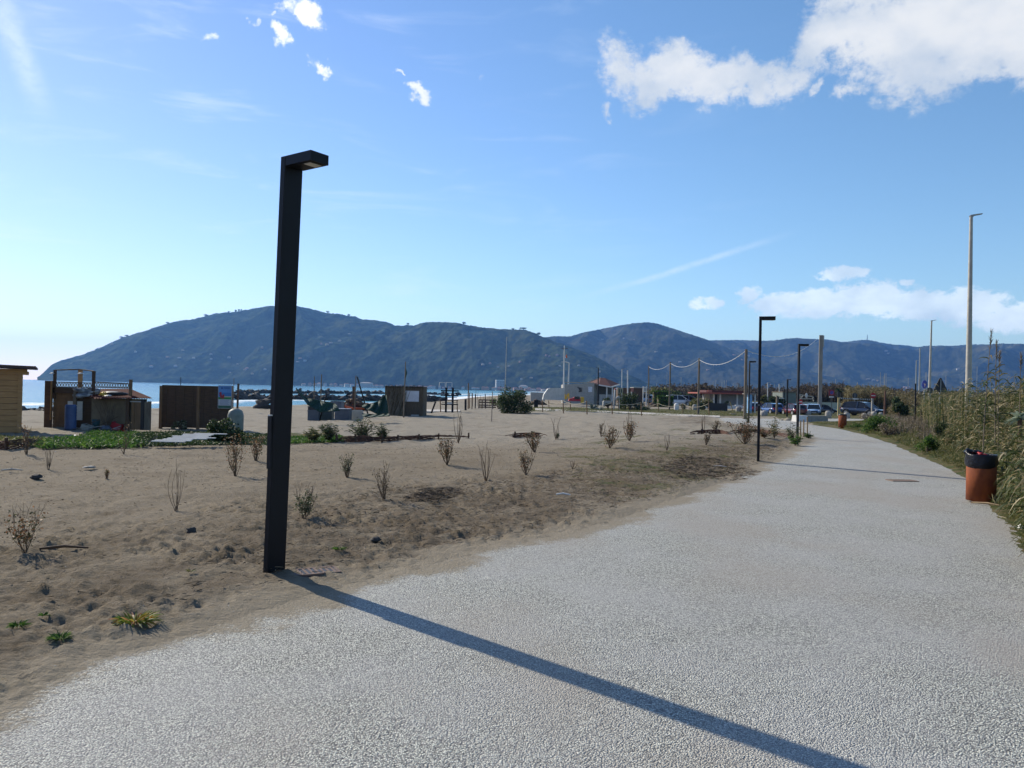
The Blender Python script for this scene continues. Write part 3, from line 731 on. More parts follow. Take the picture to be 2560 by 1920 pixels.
# -------- bench block, stakes, tall pole
def bench():
    fr = Fr(1985, 1055.5); a = Fr(1985, 1055.5)
    t = thing('bench_block', 'long white trapezoid concrete bench beside the path', 'bench', fr.loc, R(14))
    L, h, wb, wt = 1.9, .44, .62, .42
    def sec(x): return [(x, -wb/2, 0), (x, wb/2, 0), (x, wt/2, h), (x, -wt/2, h)]
    b = MB(); b.add(sec(0)+sec(.9), [(3, 2, 1, 0), (4, 5, 6, 7), (0, 1, 5, 4), (1, 2, 6, 5), (2, 3, 7, 6), (3, 0, 4, 7)]); b.build('end_block', m_conc_w, t)
    b = MB(); b.box(.92, 2.7, .0, .40, .0, h-.01); b.build('seat_slab', m_conc, t)
bench()
for i, (bx, by, tx, ty, lb) in enumerate(((2001, 1097, 2001.5, 1051, 'leftmost of three pale wooden stakes by the lamp post'), (2009, 1092, 2009.5, 1048.5, 'middle stake of three pale wooden stakes by the lamp post'), (2018.5, 1092, 2018.5, 1042, 'tallest and rightmost of three pale wooden stakes by the lamp post'))):
    fr = Fr(bx, by); b = MB(); b.tube([(0, 0, -.1), fr.p(tx, ty)], .028, 8)
    tagobj(b.build('wooden_stake', m_stake, None, fr.loc), lb, 'stake', 'stakes at the path edge')
def pole(name, label, cat, bx, by, tx, ty, r0, r1, mat, Y=None, group=None, n=8, sq=False):
    fr = Fr(bx, by, Y); b = MB()
    if sq: b.beam((0, 0, -.2), fr.p(tx, ty), r0*2)
    else: b.tube([(0, 0, -.2), fr.p(tx, ty)], [r0, r1], n)
    return tagobj(b.build(name, mat, None, fr.loc), label, cat, group), fr
fr = Fr(2049, 1034.5); t = thing('concrete_pole', 'tall thick pale concrete pole behind the lamp posts, carrying the cable end', 'pole', fr.loc)
b = MB(); tp = fr.p(2053, 838); b.beam((0, 0, -.3), tp, .42, .40, up=(.3, 1, 0)); b.build('shaft', m_gravelmarble if False else M('aged_concrete', (.30, .275, .235), (.22, .20, .17), 2, .9, .003, 30, stretch=(1, 1, .3)), t)
q = fr.p(2057, 845); MB().box(q[0]-.02, q[0]+.14, -.1, .14, q[2]-1.1, q[2]+.32).build('metal_bracket', m_steel, t)

# -------- poles with the hanging light cable
cable_tops = []
for i, (bx, by, tx, ty, r_) in enumerate(((1622, 982, 1622, 914, .10), (1674, 990, 1676, 905, .11), (1746, 998, 1748, 896, .12), (1863, 1022, 1865.5, 873, .13))):
    Yp = (118, 100, 82, 62)[i]
    fr = Fr(bx, by, Yp, None); b = MB(); tpt = fr.p(tx, ty); bt = (fr.x(bx), 0, -.3)
    b.tube([bt, tpt], [r_, r_*.85], 10)
    lb = ('leftmost wooden pole of the hanging cable, beside the dark hedge', 'second wooden pole under the cable, in front of the clipped hedge', 'third wooden pole under the cable, left of the red roofed bar', 'nearest and tallest wooden pole under the cable, behind the dark lamp post')[i]
    tagobj(b.build('cable_pole', m_wood_g, None, fr.loc), lb, 'pole', 'wooden poles of the hanging cable')
    cable_tops.append(Vector(fr.loc)+Vector(fr.p(tx, ty+3)))
fr = Fr(2049, 1034.5); cable_tops.append(Vector(fr.loc)+Vector(fr.p(2043, 847)))
b = MB()
for (a, c_, (sx_, sy_)) in zip(cable_tops[:-1], cable_tops[1:], ((1648, 923.5), (1709, 917.5), (1793, 911), (1925, 886.5))):
    sag = .10*(a-c_).length if False else None
    # sag from the photo: the lowest pixel of each span
    for sg in (1.0,):
        mid = (a+c_)/2; mp = Vector(atd(sx_, sy_, mid.y)); sag = max(.2, mid.z-mp.z)
    pts = [a.lerp(c_, k/16)-Vector((0, 0, sag*4*(k/16)*(1-k/16))) for k in range(17)]
    b.tube([p_-a*0 for p_ in pts], .02, 5)
    for k in range(1, 16): b.sphere(pts[k]-Vector((0, 0, .05)), .028, 6, 4)
tagobj(b.build('light_cable', m_white), 'pale sagging cable strung over four wooden poles to the concrete pole', 'cable')

# -------- street lights of the road behind the reeds
def street_light(bx, by, tx, ty, Y, label, r0, r1, headL, two=False, mat=None):
    fr = Fr(bx, by, Y); t = thing('street_light', label, 'street light', fr.loc, 0, 'tall street lights of the road')
    tp = Vector(fr.p(tx, ty)); MB().tube([(0, 0, -.3), tp*.5, tp], [r0, (r0+r1)/2, r1], 12).build('pole', mat or m_wsteel, t)
    h = MB(); k = headL
    h.tube([tp+Vector((-.06*k, 0, -.04*k)), tp+Vector((.1*k, 0, .10*k))], [r1*1.2, r1*1.1], 8)
    h.add([tp+Vector(v)*k for v in ((-.12, -.12, .12), (.1, -.16, .20), (1, -.14, .34), (1.02, .14, .34), (.1, .16, .20), (-.12, .12, .12), (.1, -.14, .06), (.98, -.12, .24), (.98, .12, .24), (.1, .14, .06))],
          [(0, 1, 4, 5), (1, 2, 3, 4), (0, 6, 1), (6, 7, 2, 1), (7, 8, 3, 2), (8, 9, 4, 3), (9, 5, 4), (0, 5, 9, 6), (6, 9, 8, 7)])
    h.build('lamp_head', m_steel, t)
    return t
street_light(2420, 1040, 2428, 542, 36, 'tallest cream street light rising from the reeds at the right', .155, .07, .50)
street_light(2322, 1020, 2329, 803, 78, 'second tall street light, left of the dark triangular sign back', .16, .07, .45)
street_light(2298, 1012, 2300, 871, 115, 'third slim street light, above the blue oval sign', .16, .08, .45, mat=m_steel)
street_light(2289, 1010, 2291, 902, 150, 'fourth small street light beside the dark slim post', .17, .09, .5, mat=m_steel)

# -------- traffic signs
def disc(mb, c, r, y, n=24, th=.02): mb.tube([(c[0], y, c[2]), (c[0], y+th, c[2])], r, n, smooth=False)
m_signred = M('sign_red', (.40, .02, .03), None, 3, .5); m_signblue = M('sign_blue', (.03, .06, .30), None, 3, .5); m_signback = M('sign_back_grey', (.05, .055, .06), None, 3, .6)
def sign(px, by, cy, rpx, kind, label, Y=None, postm=None, cx=None, extra=None):
    fr = Fr(px, by, Y); t = thing('road_sign', label, 'road sign', fr.loc); cx = px if cx is None else cx
    c = fr.p(cx, cy); r = rpx*fr.s
    MB().tube([(0, 0, -.1), (c[0], .03, c[2]+r*.7)], .035, 8).build('post', postm or m_steel, t)
    b = MB()
    if kind == 'noentry':
        disc(b, c, r, -.03); p_ = b.build('plate', m_signred, t); MB().box(c[0]-r*.72, c[0]+r*.72, -.036, -.032, c[2]-r*.17, c[2]+r*.17).build('white_bar', m_white, p_)
    elif kind == 'nopark':
        b.box(c[0]-r*1.35, c[0]+r*1.35, -.01, .01, c[2]-r*1.35, c[2]+r*1.35); p_ = b.build('red_panel', M('dull_red', (.16, .03, .04), None, 3, .6), t)
        q = MB(); disc(q, c, r, -.034); q.build('red_ring', m_signred, p_)
        q = MB(); disc(q, c, r*.78, -.040, th=.01); q.build('blue_disc', m_signblue, p_)
        MB().beam((c[0]-r*.6, -.046, c[2]+r*.6), (c[0]+r*.6, -.046, c[2]-r*.6), .012, r*.22, up=(0, 1, 0)).build('diagonal_bar', m_signred, p_)
        MB().box(c[0]-r*1.1, c[0]+r*1.1, -.03, -.015, c[2]-r*2.2, c[2]-r*1.7).build('small_plate', m_white, t)
    elif kind == 'back':
        disc(b, c, r, -.02); b.build('plate', m_signback, t); MB().beam((c[0], -.03, c[2]-r), (c[0], -.03, c[2]+r*.8), .04).build('rib', m_steel, t)
    elif kind == 'oval':
        b.lathe([(0, -.01), (r*.45, 0), (0, .01)], 4)
        q = MB(); n = 24; vs = [(c[0]+r*.42*math.cos(2*pi*k/n), -.03-.12*math.cos(2*pi*k/n), c[2]+r*math.sin(2*pi*k/n)) for k in range(n)]; vs += [(x, y+.03, z) for x, y, z in vs]
        q.add(vs, [tuple(range(n)), tuple(reversed(range(n, 2*n)))]+[(i, n+i, n+(i+1) % n, (i+1) % n) for i in range(n)]); q.build('plate', M('violet_blue', (.05, .08, .36), None, 3, .4), t)
    elif kind == 'tri':
        hh = extra[1]*fr.s; ww = extra[0]*fr.s/2
        b.prism([(c[0]-ww, c[2]-hh*.28), (c[0]-ww*.86, c[2]-hh*.5), (c[0]+ww*.86, c[2]-hh*.5), (c[0]+ww, c[2]-hh*.28), (c[0]+ww*.12, c[2]+hh*.5), (c[0]-ww*.12, c[2]+hh*.5)], -.05, -.02); b.build('plate', M('dark_sign_back', (.02, .023, .03), None, 3, .6), t)
        MB().beam((c[0], -.07, c[2]-hh*.5), (c[0], -.07, c[2]+hh*.4), .035).build('rib', m_steel, t)
    return t
sign(2079, 1040, 981.5, 5.6, 'nopark', 'no parking sign, blue disc with red ring on a dull red panel', postm=m_signback)
sign(2137, 1030, 989, 6.8, 'back', 'round dark sign seen from behind, over the striped beam', Y=95)
sign(2183, 1030, 989, 7, 'noentry', 'red no entry sign above the parked dark blue car', Y=95, postm=m_wsteel)
sign(1999, 1052, 1004.5, 6.2, 'noentry', 'lower red no entry sign half behind a lamp post', Y=62, cx=2000)
sign(2311, 1012, 961, 10.5, 'oval', 'blue disc sign seen almost edge on, near the street lights', Y=60)
sign(2324, 1012, 976.5, 7.8, 'back', 'round dark sign back partly behind the second street light', Y=62)
sign(2350, 1020, 963, 17, 'tri', 'big dark triangular warning sign seen from behind, above the reeds', Y=44, extra=(33, 36))
# striped height beam on two posts
fr = Fr(2096, 1040); t = thing('height_barrier', 'black and white striped beam between two pale posts above the car', 'barrier', fr.loc)
zz = fr.z(996.5, 2120); p0 = fr.p(2100, 995.5); p1 = fr.p(2178, 999)
MB().box(-.10, .10, -.06, .06, 0, fr.z(994)).build('post', M('yellowed_post', (.40, .33, .17), None, 5, .7), t)
q = fr.p(2180, 1030); MB().box(q[0]-.08, q[0]+.08, -.06, .06, -.3, fr.z(996, 2180)).build('post', m_wsteel, t)
MB().beam((p0[0], 0, p0[2]), (p1[0], 0, p1[2]), .10, .14).build('beam', m_white, t)
b = MB(); n = 17
for k in range(n):
    if 6.6 < k < 9.6: continue
    a0, a1 = (k+.1)/n, (k+.6)/n; b = MB(); b.beam((p0[0]+(p1[0]-p0[0])*a0, -.06, p0[2]+(p1[2]-p0[2])*a0), (p0[0]+(p1[0]-p0[0])*a1, -.06, p0[2]+(p1[2]-p0[2])*a1), .03, .16); b.build('black_stripe', m_black, t)
q = fr.p(2095, 986); MB().box(q[0]-.16, q[0]+.16, -.2, -.07, q[2]-.30, q[2]+.32).build('dark_box', m_black, t)
# gate of pale tubes with round sign, far
fr = Fr(2017, 1012, 105); t = thing('tube_gate', 'cream braced tube gate with a white oval plate, behind the parked cars', 'gate', fr.loc)
b = MB(); A_ = fr.p(1998, 986); B_ = fr.p(2035, 997); C_ = fr.p(1998, 997); D_ = fr.p(2033, 992)
b.beam(A_, D_, .12); b.beam(C_, B_, .12); b.beam(A_, C_, .12); b.beam(D_, fr.p(2034, 1003), .12); b.beam(A_, fr.p(2006, 997), .10); b.beam(fr.p(2008, 988.5), fr.p(2002, 997), .10)
b.beam((A_[0], 0, -.6), A_, .14)
b.build('frame', m_wsteel, t)
q = MB(); c_ = fr.p(2015.5, 989); q.lathe([(0, -.37), (.15, -.22), (.18, 0), (.15, .22), (0, .37)], 14, (c_[0], -.1, c_[2]), 1, .3); q.build('oval_plate', m_white, t)

# -------- stone bollards
def bollard(px, by, hpx, wpx, label, mat=None, Y=None, rough=.06):
    fr = Fr(px, by, Y); h = hpx*fr.s; r = wpx*fr.s/2; b = MB()
    n = 14; prof = [(r*.98, -.05), (r, h*.35), (r*.97, h*.68), (r*.86, h*.85), (r*.55, h*.97), (0, h)]
    vs = []
    for (a, z_) in prof:
        for k in range(n):
            an = 2*pi*k/n; f = 1+rough*mnoise.noise(Vector((math.cos(an)*2+px, math.sin(an)*2, z_*4))); vs.append((a*f*math.cos(an), a*f*math.sin(an), z_*f))
    b.add(vs, [(i*n+k, i*n+(k+1) % n, (i+1)*n+(k+1) % n, (i+1)*n+k) for i in range(len(prof)-1) for k in range(n)], True)
    return tagobj(b.build('stone_bollard', mat or m_conc, None, fr.loc), label, 'bollard', 'round topped stone bollards')
bollard(2070.5, 1044.5, 17.5, 15, 'pale round topped stone bollard left of the farther bin')
bollard(2117, 1046, 15, 15, 'stone bollard half hidden behind the farther bin')
bollard(2160.5, 1047, 14.5, 13, 'stone bollard in front of the dark blue car front wheel')
bollard(2185, 1047, 16, 15, 'stone bollard in front of the dark blue car nose')
bollard(2201.5, 1047, 16, 13, 'rightmost stone bollard of the row before the car')
bollard(2247.5, 1048, 10, 14, 'low stone bollard among the dry weeds at the right', Y=66)
bollard(2262, 1048, 11, 9, 'paler squarish stone beside the low bollard in the weeds', m_conc_w, Y=67)
bollard(2020, 1038, 12, 15, 'dark domed stone behind the bench block', m_gravelmarble)
bollard(1691, 1024.5, 16.5, 12, 'white arched stone bollard behind the rope fence, farthest left', m_conc_w)
bollard(1736, 1025, 14.5, 10.5, 'slim stone bollard right of the white arched one')
bollard(1846, 1028.5, 12, 14, 'low domed stone bollard left of the dark lamp posts')
bollard(1959, 1030, 8, 20, 'low whitish boulder near the distant lamp post', m_conc_w, rough=.3)
bollard(1910, 1041, 14, 18, 'grey stone block lying beside the second lamp post', m_gravelmarble, rough=.3)

# -------- leaning signpost, dark panels
fr = Fr(1833, 1036); t = thing('leaning_post', 'yellowish post leaning out of a concrete foot', 'post', fr.loc)
MB().box(-.32, .34, -.2, .2, 0, .09).build('foot', m_conc, t); MB().beam((.05, 0, .08), fr.p(1825, 1004), .075).build('post', M('mustard', (.26, .21, .08), None, 5, .7), t)
fr = Fr(1772, 1027.5); t = thing('mesh_screen', 'low dark mesh screen panel beside the rope fence end', 'panel', fr.loc)
MB().box(0, fr.x(1818.5), -.02, .02, .02, fr.z(1008, 1795)).build('screen', m_board, t); MB().beam((-.02, -.05, 0), fr.p(1771.5, 1000), .07).build('post', m_wood_m, t)
fr = Fr(1875, 1026); t = thing('mesh_screen', 'second dark screen panel half hidden behind the lamp posts', 'panel', fr.loc)
MB().box(fr.x(1873), fr.x(1920), -.02, .02, .0, fr.z(1009, 1890)).build('screen', m_board, t); MB().beam(fr.p(1920, 1029), fr.p(1916, 1008), .05).build('post', m_wood_m, t)

# -------- cars
def car(loc, rz, paint, label, L=4.3, Wd=1.8, Hc=1.55, tall=1.0, sc=1.0):
    t = thing('parked_car', label, 'car', loc, rz, 'cars parked behind the beach'); t.scale = (sc, sc, sc)
    w = Wd/2; hb = Hc*.60
    st = [(-L/2, .42, .78, .78), (-L/2+.12, .30, .95, .92), (-L/2+.6, .26, hb+.02, .98), (-.4, .24, hb, 1.0), (.9, .24, hb-.01, 1.0), (1.25, .26, hb-.05, .99), (L/2-.35, .30, hb-.14, .95), (L/2-.08, .34, hb-.26, .86), (L/2, .42, hb-.36, .76)]
    b = MB(); vs = []
    for x, z0, z1, k in st:
        ww = w*k; vs += [(x, -ww*.9, z0), (x, -ww, z0+.16), (x, -ww, z1-.16), (x, -ww*.90, z1-.03), (x, 0, z1+.02), (x, ww*.90, z1-.03), (x, ww, z1-.16), (x, ww, z0+.16), (x, ww*.9, z0)]
    n = 9; fs = [(i*n+k, (i+1)*n+k, (i+1)*n+(k+1) % n, i*n+(k+1) % n) for i in range(len(st)-1) for k in range(n)]
    b.add(vs, fs, True); b.add(vs[:n], [tuple(range(n))]); b.add(vs[-n:], [tuple(reversed(range(n)))])
    b.build('body', paint, t)
    # cabin
    rl = [(-L/2+.22, hb-.05), (-L/2+.55, Hc*.93), (-.9, Hc), (.15, Hc*.985), (.55, Hc*.93), (1.42, hb-.06)]
    b = MB(); vs = []
    for x, z_ in rl:
        k = .93 if z_ < hb+.02 else .76
        vs += [(x, -w*k, z_), (x, w*k, z_)]
    lo = [(-L/2+.22, hb-.05), (-.9, hb-.03), (.3, hb-.03), (1.42, hb-.06)]
    b.add(vs, [(i*2, (i+1)*2, (i+1)*2+1, i*2+1) for i in range(1, 4)], True)
    b.build('roof', paint, t)
    g = MB(); v = [Vector(q_) for q_ in vs]
    g.add([v[8], v[10], v[11], v[9]], [(0, 1, 2, 3)]); gw = g.build('windscreen', m_win, t)
    g = MB(); g.add([v[0], v[2], v[3], v[1]], [(0, 3, 2, 1)]); g.build('rear_window', m_win, t)
    for s_ in (0, 1):
        g = MB(); sgn = -1 if s_ == 0 else 1
        bot = [(1.42, sgn*w*.93, hb-.06), (.35, sgn*w*.93, hb-.03), (-.85, sgn*w*.93, hb-.03), (-L/2+.22, sgn*w*.93, hb-.05)]
        top = [tuple(v[i*2+s_]) for i in (1, 2, 3, 4)]
        g.add(top+bot, [(0, 1, 6, 7), (1, 2, 5, 6), (2, 3, 4, 5)]); g.build('side_window', m_win, t)
        p_ = MB()
        p_.beam(v[10+s_], v[8+s_], .07); p_.beam(v[s_], v[2+s_], .12); p_.beam((-.12, sgn*w*.94, hb-.03), (-.12, sgn*w*.775, Hc*.98), .07); p_.beam(v[2+s_], v[4+s_], .06); p_.beam(v[4+s_], v[6+s_], .06); p_.beam(v[6+s_], v[8+s_], .06); p_.build('window_frame', paint, t)
        for x in (-L/2+.78, L/2-.82):
            q_ = MB(); q_.tube([(x, sgn*(w-.20), .33), (x, sgn*(w+.01), .33)], .34, 18, smooth=False); wh = q_.build('wheel', m_tyre, t)
            q_ = MB(); q_.tube([(x, sgn*(w+.0), .33), (x, sgn*(w+.02), .33)], .21, 12, smooth=False); q_.build('rim', m_steel, wh)
            q_ = MB(); arch = [(x+.42*math.cos(a), sgn*(w+.012), .33+.42*math.sin(a)) for a in np.linspace(0, pi, 12)]; q_.tube(arch, .035, 5); q_.build('wheel_arch', m_black, t)
        q_ = MB(); q_.sphere((L/2-.20, sgn*w*.72, hb-.26), (.16, .18, .075), 8, 5); q_.build('headlight', M('headlight_lens', (.6, .62, .65), None, 3, .15, spec=.8) if 'headlight_lens' not in bpy.data.materials else bpy.data.materials['headlight_lens'], t)
        q_ = MB(); q_.box(-L/2-.005, -L/2+.10, sgn*w*.78-.12, sgn*w*.78+.12, hb-.28, hb-.03); q_.build('tail_light', m_signred, t)
        q_ = MB(); q_.sphere((.95, sgn*(w+.11), hb+.07), (.09, .12, .075), 8, 5); q_.build('wing_mirror', paint, t)
        for hx in (-.35, -1.25):
            q_ = MB(); q_.box(hx, hx+.2, sgn*w-.012, sgn*w+.012, hb-.17, hb-.14); q_.build('door_handle', m_steel, t)
    q_ = MB(); q_.box(L/2-.03, L/2+.015, -w*.5, w*.5, .42, .62); q_.build('grille', m_black, t)
    q_ = MB(); q_.box(L/2+.012, L/2+.024, -.26, .26, .36, .46); q_.build('number_plate', m_white, t)
    return t
def paint(name, c, r=.22):
    m = M(name, c, tuple(x*.9 for x in c), 3, r, spec=.6); bb = [n for n in m.node_tree.nodes if n.type == 'BSDF_PRINCIPLED'][0]; bb.inputs['Coat Weight'].default_value = .8; bb.inputs['Coat Roughness'].default_value = .05; return m
pt_navy = paint('navy_paint', (.010, .020, .045)); pt_blue = paint('blue_car_paint', (.03, .09, .26)); pt_redc = paint('red_car_paint', (.13, .016, .02)); pt_wh = paint('white_car_paint', (.62, .64, .66)); pt_lb = paint('light_blue_paint', (.25, .38, .55)); pt_gr = paint('grey_car_paint', (.2, .21, .22)); pt_dk = paint('black_car_paint', (.02, .02, .022))
sv = Fr(2155, 1040); s_ = sv.Y/86.*1.02
car(sv.loc, R(-54), pt_navy, 'dark blue parked crossover car facing right, behind the stone bollards', L=4.3, Hc=1.56, sc=(34.5*sv.s/1.50))
def pcar(px, topy, boty, Y, rz, p_, label, **k):
    fr = Fr(px, boty, Y); zt = atd(px, topy, Y)[2]; z0 = zt-1.5
    return car((fr.loc[0], Y, float(G(fr.loc[0], Y))), rz, p_, label, sc=(zt-float(G(fr.loc[0], Y)))/1.52, **k)
pcar(1928, 1008, 1024, 92, R(100), pt_blue, 'bright blue parked car seen from behind, left of the distant lamp')
pcar(1985, 1010, 1024, 88, R(95), pt_redc, 'dark red parked car just right of the distant lamp post')
pcar(2010, 1010.5, 1024, 93, R(60), pt_wh, 'white parked car between the lamp post and the light blue car')
pcar(2034, 1010, 1026, 90, R(-110), pt_lb, 'light blue parked car with its front towards the camera')
pcar(2060, 1012, 1026, 100, R(-20), pt_dk, 'dark parked vehicle partly behind the thick concrete pole')
pcar(1880, 1006, 1022, 98, R(95), pt_redc, 'red parked car half behind the dark screen panel')
pcar(1648, 988, 998, 150, R(20), pt_gr, 'grey parked car in front of the clipped hedge')
pcar(1692, 988, 1000, 135, R(5), pt_wh, 'white parked car right of the clipped hedge')
pcar(1720, 989.5, 1000, 140, R(5), pt_lb, 'pale parked car beside the low shrubs left of the bar')
pcar(1620, 985.5, 998, 160, R(5), pt_lb, 'blue grey parked car left of the hedge')
pcar(1778, 992, 1003, 140, R(190), pt_wh, 'white parked car in front of the red roofed bar')
# -------- boardwalks
def slab(name, label, pts, mat, th=.10, up=.06, cat=None, kind=None):
    P = [ong(*p) for p in pts]; b = MB(); n = len(P)
    vs = [(x, y, z+up) for x, y, z in P]+[(x, y, z+up-th-.1) for x, y, z in P]
    b.add(vs, [tuple(range(n)), tuple(reversed(range(n, 2*n)))]+[(i, n+i, n+(i+1) % n, (i+1) % n) for i in range(n)])
    return tagobj(b.build(name, mat), label, cat, None, kind)
m_walk = M('sandy_boardwalk', (.50, .46, .40), (.42, .385, .33), 4, .85)
slab('boardwalk', None, [(1338, 1026), (1371, 1027.5), (1480, 1031.5), (1600, 1036), (1720, 1041), (1800, 1045), (1800, 1041), (1720, 1037), (1600, 1032), (1480, 1027.5), (1371, 1023.5), (1338, 1022)], m_walk, kind='structure')
slab('boardwalk', None, [(1035, 1030), (1085, 1030.5), (1150, 1029.5), (1150, 1026), (1085, 1025.5), (1035, 1025)], m_walk, kind='structure')

# -------- rope fences: posts and sagging rope
def rope_fence(label, posts, ropes, r=.045):
    """posts: (px, base, top); ropes: index pairs"""
    f0 = Fr(posts[0][0], posts[0][1]); t = thing('rope_fence', label, 'fence', f0.loc); L0 = Vector(f0.loc); tops = []
    for i, (px, by, ty) in enumerate(posts):
        fr = Fr(px, by); o = Vector(fr.loc)-L0; b = MB(); tp = o+Vector(fr.p(px-1.5, ty)); b.tube([o-Vector((0, 0, .2)), tp], [r, r*.9], 7)
        b.build('post', m_wood_m, t); tops.append(tp-Vector((0, 0, .04)))
    for i, j in ropes:
        a, c_ = tops[i], tops[j]; sg = .06*(a-c_).length
        MB().tube([a.lerp(c_, k/8)-Vector((0, 0, sg*4*(k/8)*(1-k/8))) for k in range(9)], .02, 5).build('rope', m_rope, t)
rope_fence('rope fence on short brown posts along the near side of the boardwalk', [(1357, 1030, 999), (1409, 1033.5, 1000), (1468, 1036, 1002), (1531, 1036.5, 1005), (1604, 1039.5, 1005)], [(0, 1), (1, 2), (2, 3), (3, 4)])
rope_fence('rope fence on short posts along the far side of the boardwalk', [(1373, 1021.5, 1001), (1427, 1025, 1004), (1467, 1019, 1001), (1520, 1022, 1001), (1547, 1026, 1005), (1574, 1024, 1003), (1647, 1029, 1007.5), (1708, 1034, 1008), (1773, 1038, 1008)], [(0, 1), (2, 3), (3, 5), (5, 6), (6, 7), (7, 8)])
rope_fence('short rope fence left of the tall wooden rack', [(1066, 1030, 1003), (1102, 1030, 1000), (1144, 1030, 1002)], [(0, 1)])

# -------- wooden hut at the left edge
fr = Fr(20, 1082); t = thing('beach_hut', 'light wooden plank hut with dark flat roof at the left edge', 'hut', (fr.loc[0], fr.loc[1], fr.loc[2]), R(31))
x0, x1 = fr.x(-100), fr.x(52)*.86; zt = fr.z(936, 30)
dpt = 2.6
for k in range(10):
    z0 = zt*k/10; b = MB(); b.box(x0, x1-.10, .012*(k % 2), dpt, z0+.008, z0+zt/10-.006); b.build('plank', m_wood_y, t)
MB().box(x0+.05, x1-.14, .05, dpt-.05, 0, zt).build('inner_wall', m_wood_d, t)
b = MB(); b.box(x1-.13, x1+.01, -.03, .10, 0, zt); b.build('corner_post', m_wood_y, t)
b = MB(); b.box(x0, x1+.14, -.05, .02, zt, zt+.19); b.build('fascia', m_wood_y, t)
b = MB(); M_ = Matrix.Translation((0, 0, zt+.22)) @ Matrix.Rotation(R(1.2), 4, 'Y'); b.box(x0-.2, x1+.42, -.45, dpt+.3, 0, .07, M=M_); b.box(x0-.2, x1+.40, -.47, -.44, .0, .10, M=M_); b.build('roof', M('bitumen_roof', (.075, .04, .04), (.05, .03, .03), 5, .8), t)
b = MB(); b.box(x1-.02, x1+.14, 0.02, dpt, zt+.0, zt+.12); b.build('eave', m_wood_y, t)

# -------- shed with railing, barrel and lean-to
fr = Fr(128, 1069); t = thing('old_shed', 'shabby wooden beach shed with a lattice railing and dark red sheet lean-to', 'shed', fr.loc)
X_ = fr.x; Z_ = fr.z
MB().box(X_(111), X_(128), -.05, .06, 0, Z_(952, 120)).build('side_panel', m_wood_d, t)
MB().box(X_(128.3), X_(130), -.12, -.05, .3, Z_(952, 129)).build('painted_lit_edge', m_wood_y, t)  # sunlit edge of the side panel, imitated by a strip of yellow wood
b = MB(); n = 11
for k in range(n):
    zz0 = Z_(969, 160)*k/n; b.box(X_(130), X_(190), .02+.01*(k % 2), .10, zz0+.006, zz0+Z_(969, 160)/n)
b.build('plank_wall', m_wood_m, t); MB().box(X_(130), X_(190), .11, .14, 0, Z_(969, 160)).build('wall_lining', m_wood_d, t); MB().box(X_(190.3), X_(239), .05, .12, 0, Z_(985, 210)).build('middle_wall', m_wood_d, t)
MB().box(X_(130), X_(192), -.05, 0, Z_(983, 160), Z_(970, 160)).build('wall_plate', m_wood_d, t)
MB().box(X_(185), X_(193), -.12, -.05, Z_(1012, 189), Z_(973, 189)).build('hanging_board', m_wood_g, t)
MB().box(X_(169), X_(206), -.04, -.01, Z_(1050, 187), Z_(1003, 187)).build('white_panel', m_white, t)
for px, ty, w_, tp_ in ((134, 925, 5, m_wood_d), (165, 923, 9, m_wood_y), (231, 928, 6, m_wood_d), (324, 949, 6, m_wood_m)):
    b = MB(); dy = .9 if px == 165 else 0; zl = Z_(971, px)
    b.box(X_(px)-w_*fr.s/2, X_(px)+w_*fr.s/2, dy-.05, dy+.05, zl-.4, Z_(ty, px)); b.build('rail_post', tp_, t)
b = MB(); b.tube([(X_(134), 0, Z_(925, 134)), (X_(165), .9, Z_(922, 165)), (X_(231), 0, Z_(928, 231))], .022, 6); b.build('top_bar', m_wood_d, t)
b = MB()
for (a0, a1) in ((138, 229), (236, 322)):
    zt, zb = Z_(955, a0), Z_(968, a0); b.beam((X_(a0), 0, zt), (X_(a1), 0, Z_(957.5 if a1 < 300 else 959.5, a1)), .035); b.beam((X_(a0), 0, zb), (X_(a1), 0, Z_(970, a1)), .035)
    n = int((a1-a0)/6.6)
    for k in range(n):
        xa, xb = X_(a0+(a1-a0)*k/n), X_(a0+(a1-a0)*(k+1)/n); za = zb-(k/n)*.02
        b.beam((xa, .01, zb), (xb, .01, zt), .022); b.beam((xa, -.01, zt), (xb, -.01, zb), .022)
b.build('lattice', m_wood_d, t)
# small lamp discs on the bar
for px in (128, 198):
    b = MB(); b.lathe([(0, .05), (.05, .04), (.13, 0), (.0, -.01)], 12, (X_(px), 0, Z_(934.5, px))); b.build('hanging_lamp', m_white, t)
# lean-to roof of corrugated sheet
def rp(px, py, dy): return fr.p(px, py, dy)
A_, B_, C_, D_ = Vector(rp(194, 972, 1.6)), Vector(rp(326, 972, 1.6)), Vector(rp(381, 995, -.3)), Vector(rp(238, 996, -.9))
b = MB(); n = 44; vs = []
for k in range(n+1):
    for (p_, q_) in ((A_, B_), (D_, C_)): v_ = p_.lerp(q_, k/n); vs.append((v_.x, v_.y, v_.z+.022*(1 if k % 2 else -1)))
vs += [(x, y, z-.012) for x, y, z in vs]
m_ = 2*(n+1)
b.add(vs, [(2*k, 2*k+2, 2*k+3, 2*k+1) for k in range(n)]+[(m_+2*k, m_+2*k+1, m_+2*k+3, m_+2*k+2) for k in range(n)]); b.build('lean_to_roof', m_redsheet, t)
b = MB(); b.box(X_(236), X_(371), -.25, -.17, 0, Z_(996, 300)); b.build('lean_to_wall', m_wood_g if False else M('sand_plaster', (.20, .155, .10), (.14, .105, .07), 3, .9), t)
b = MB()
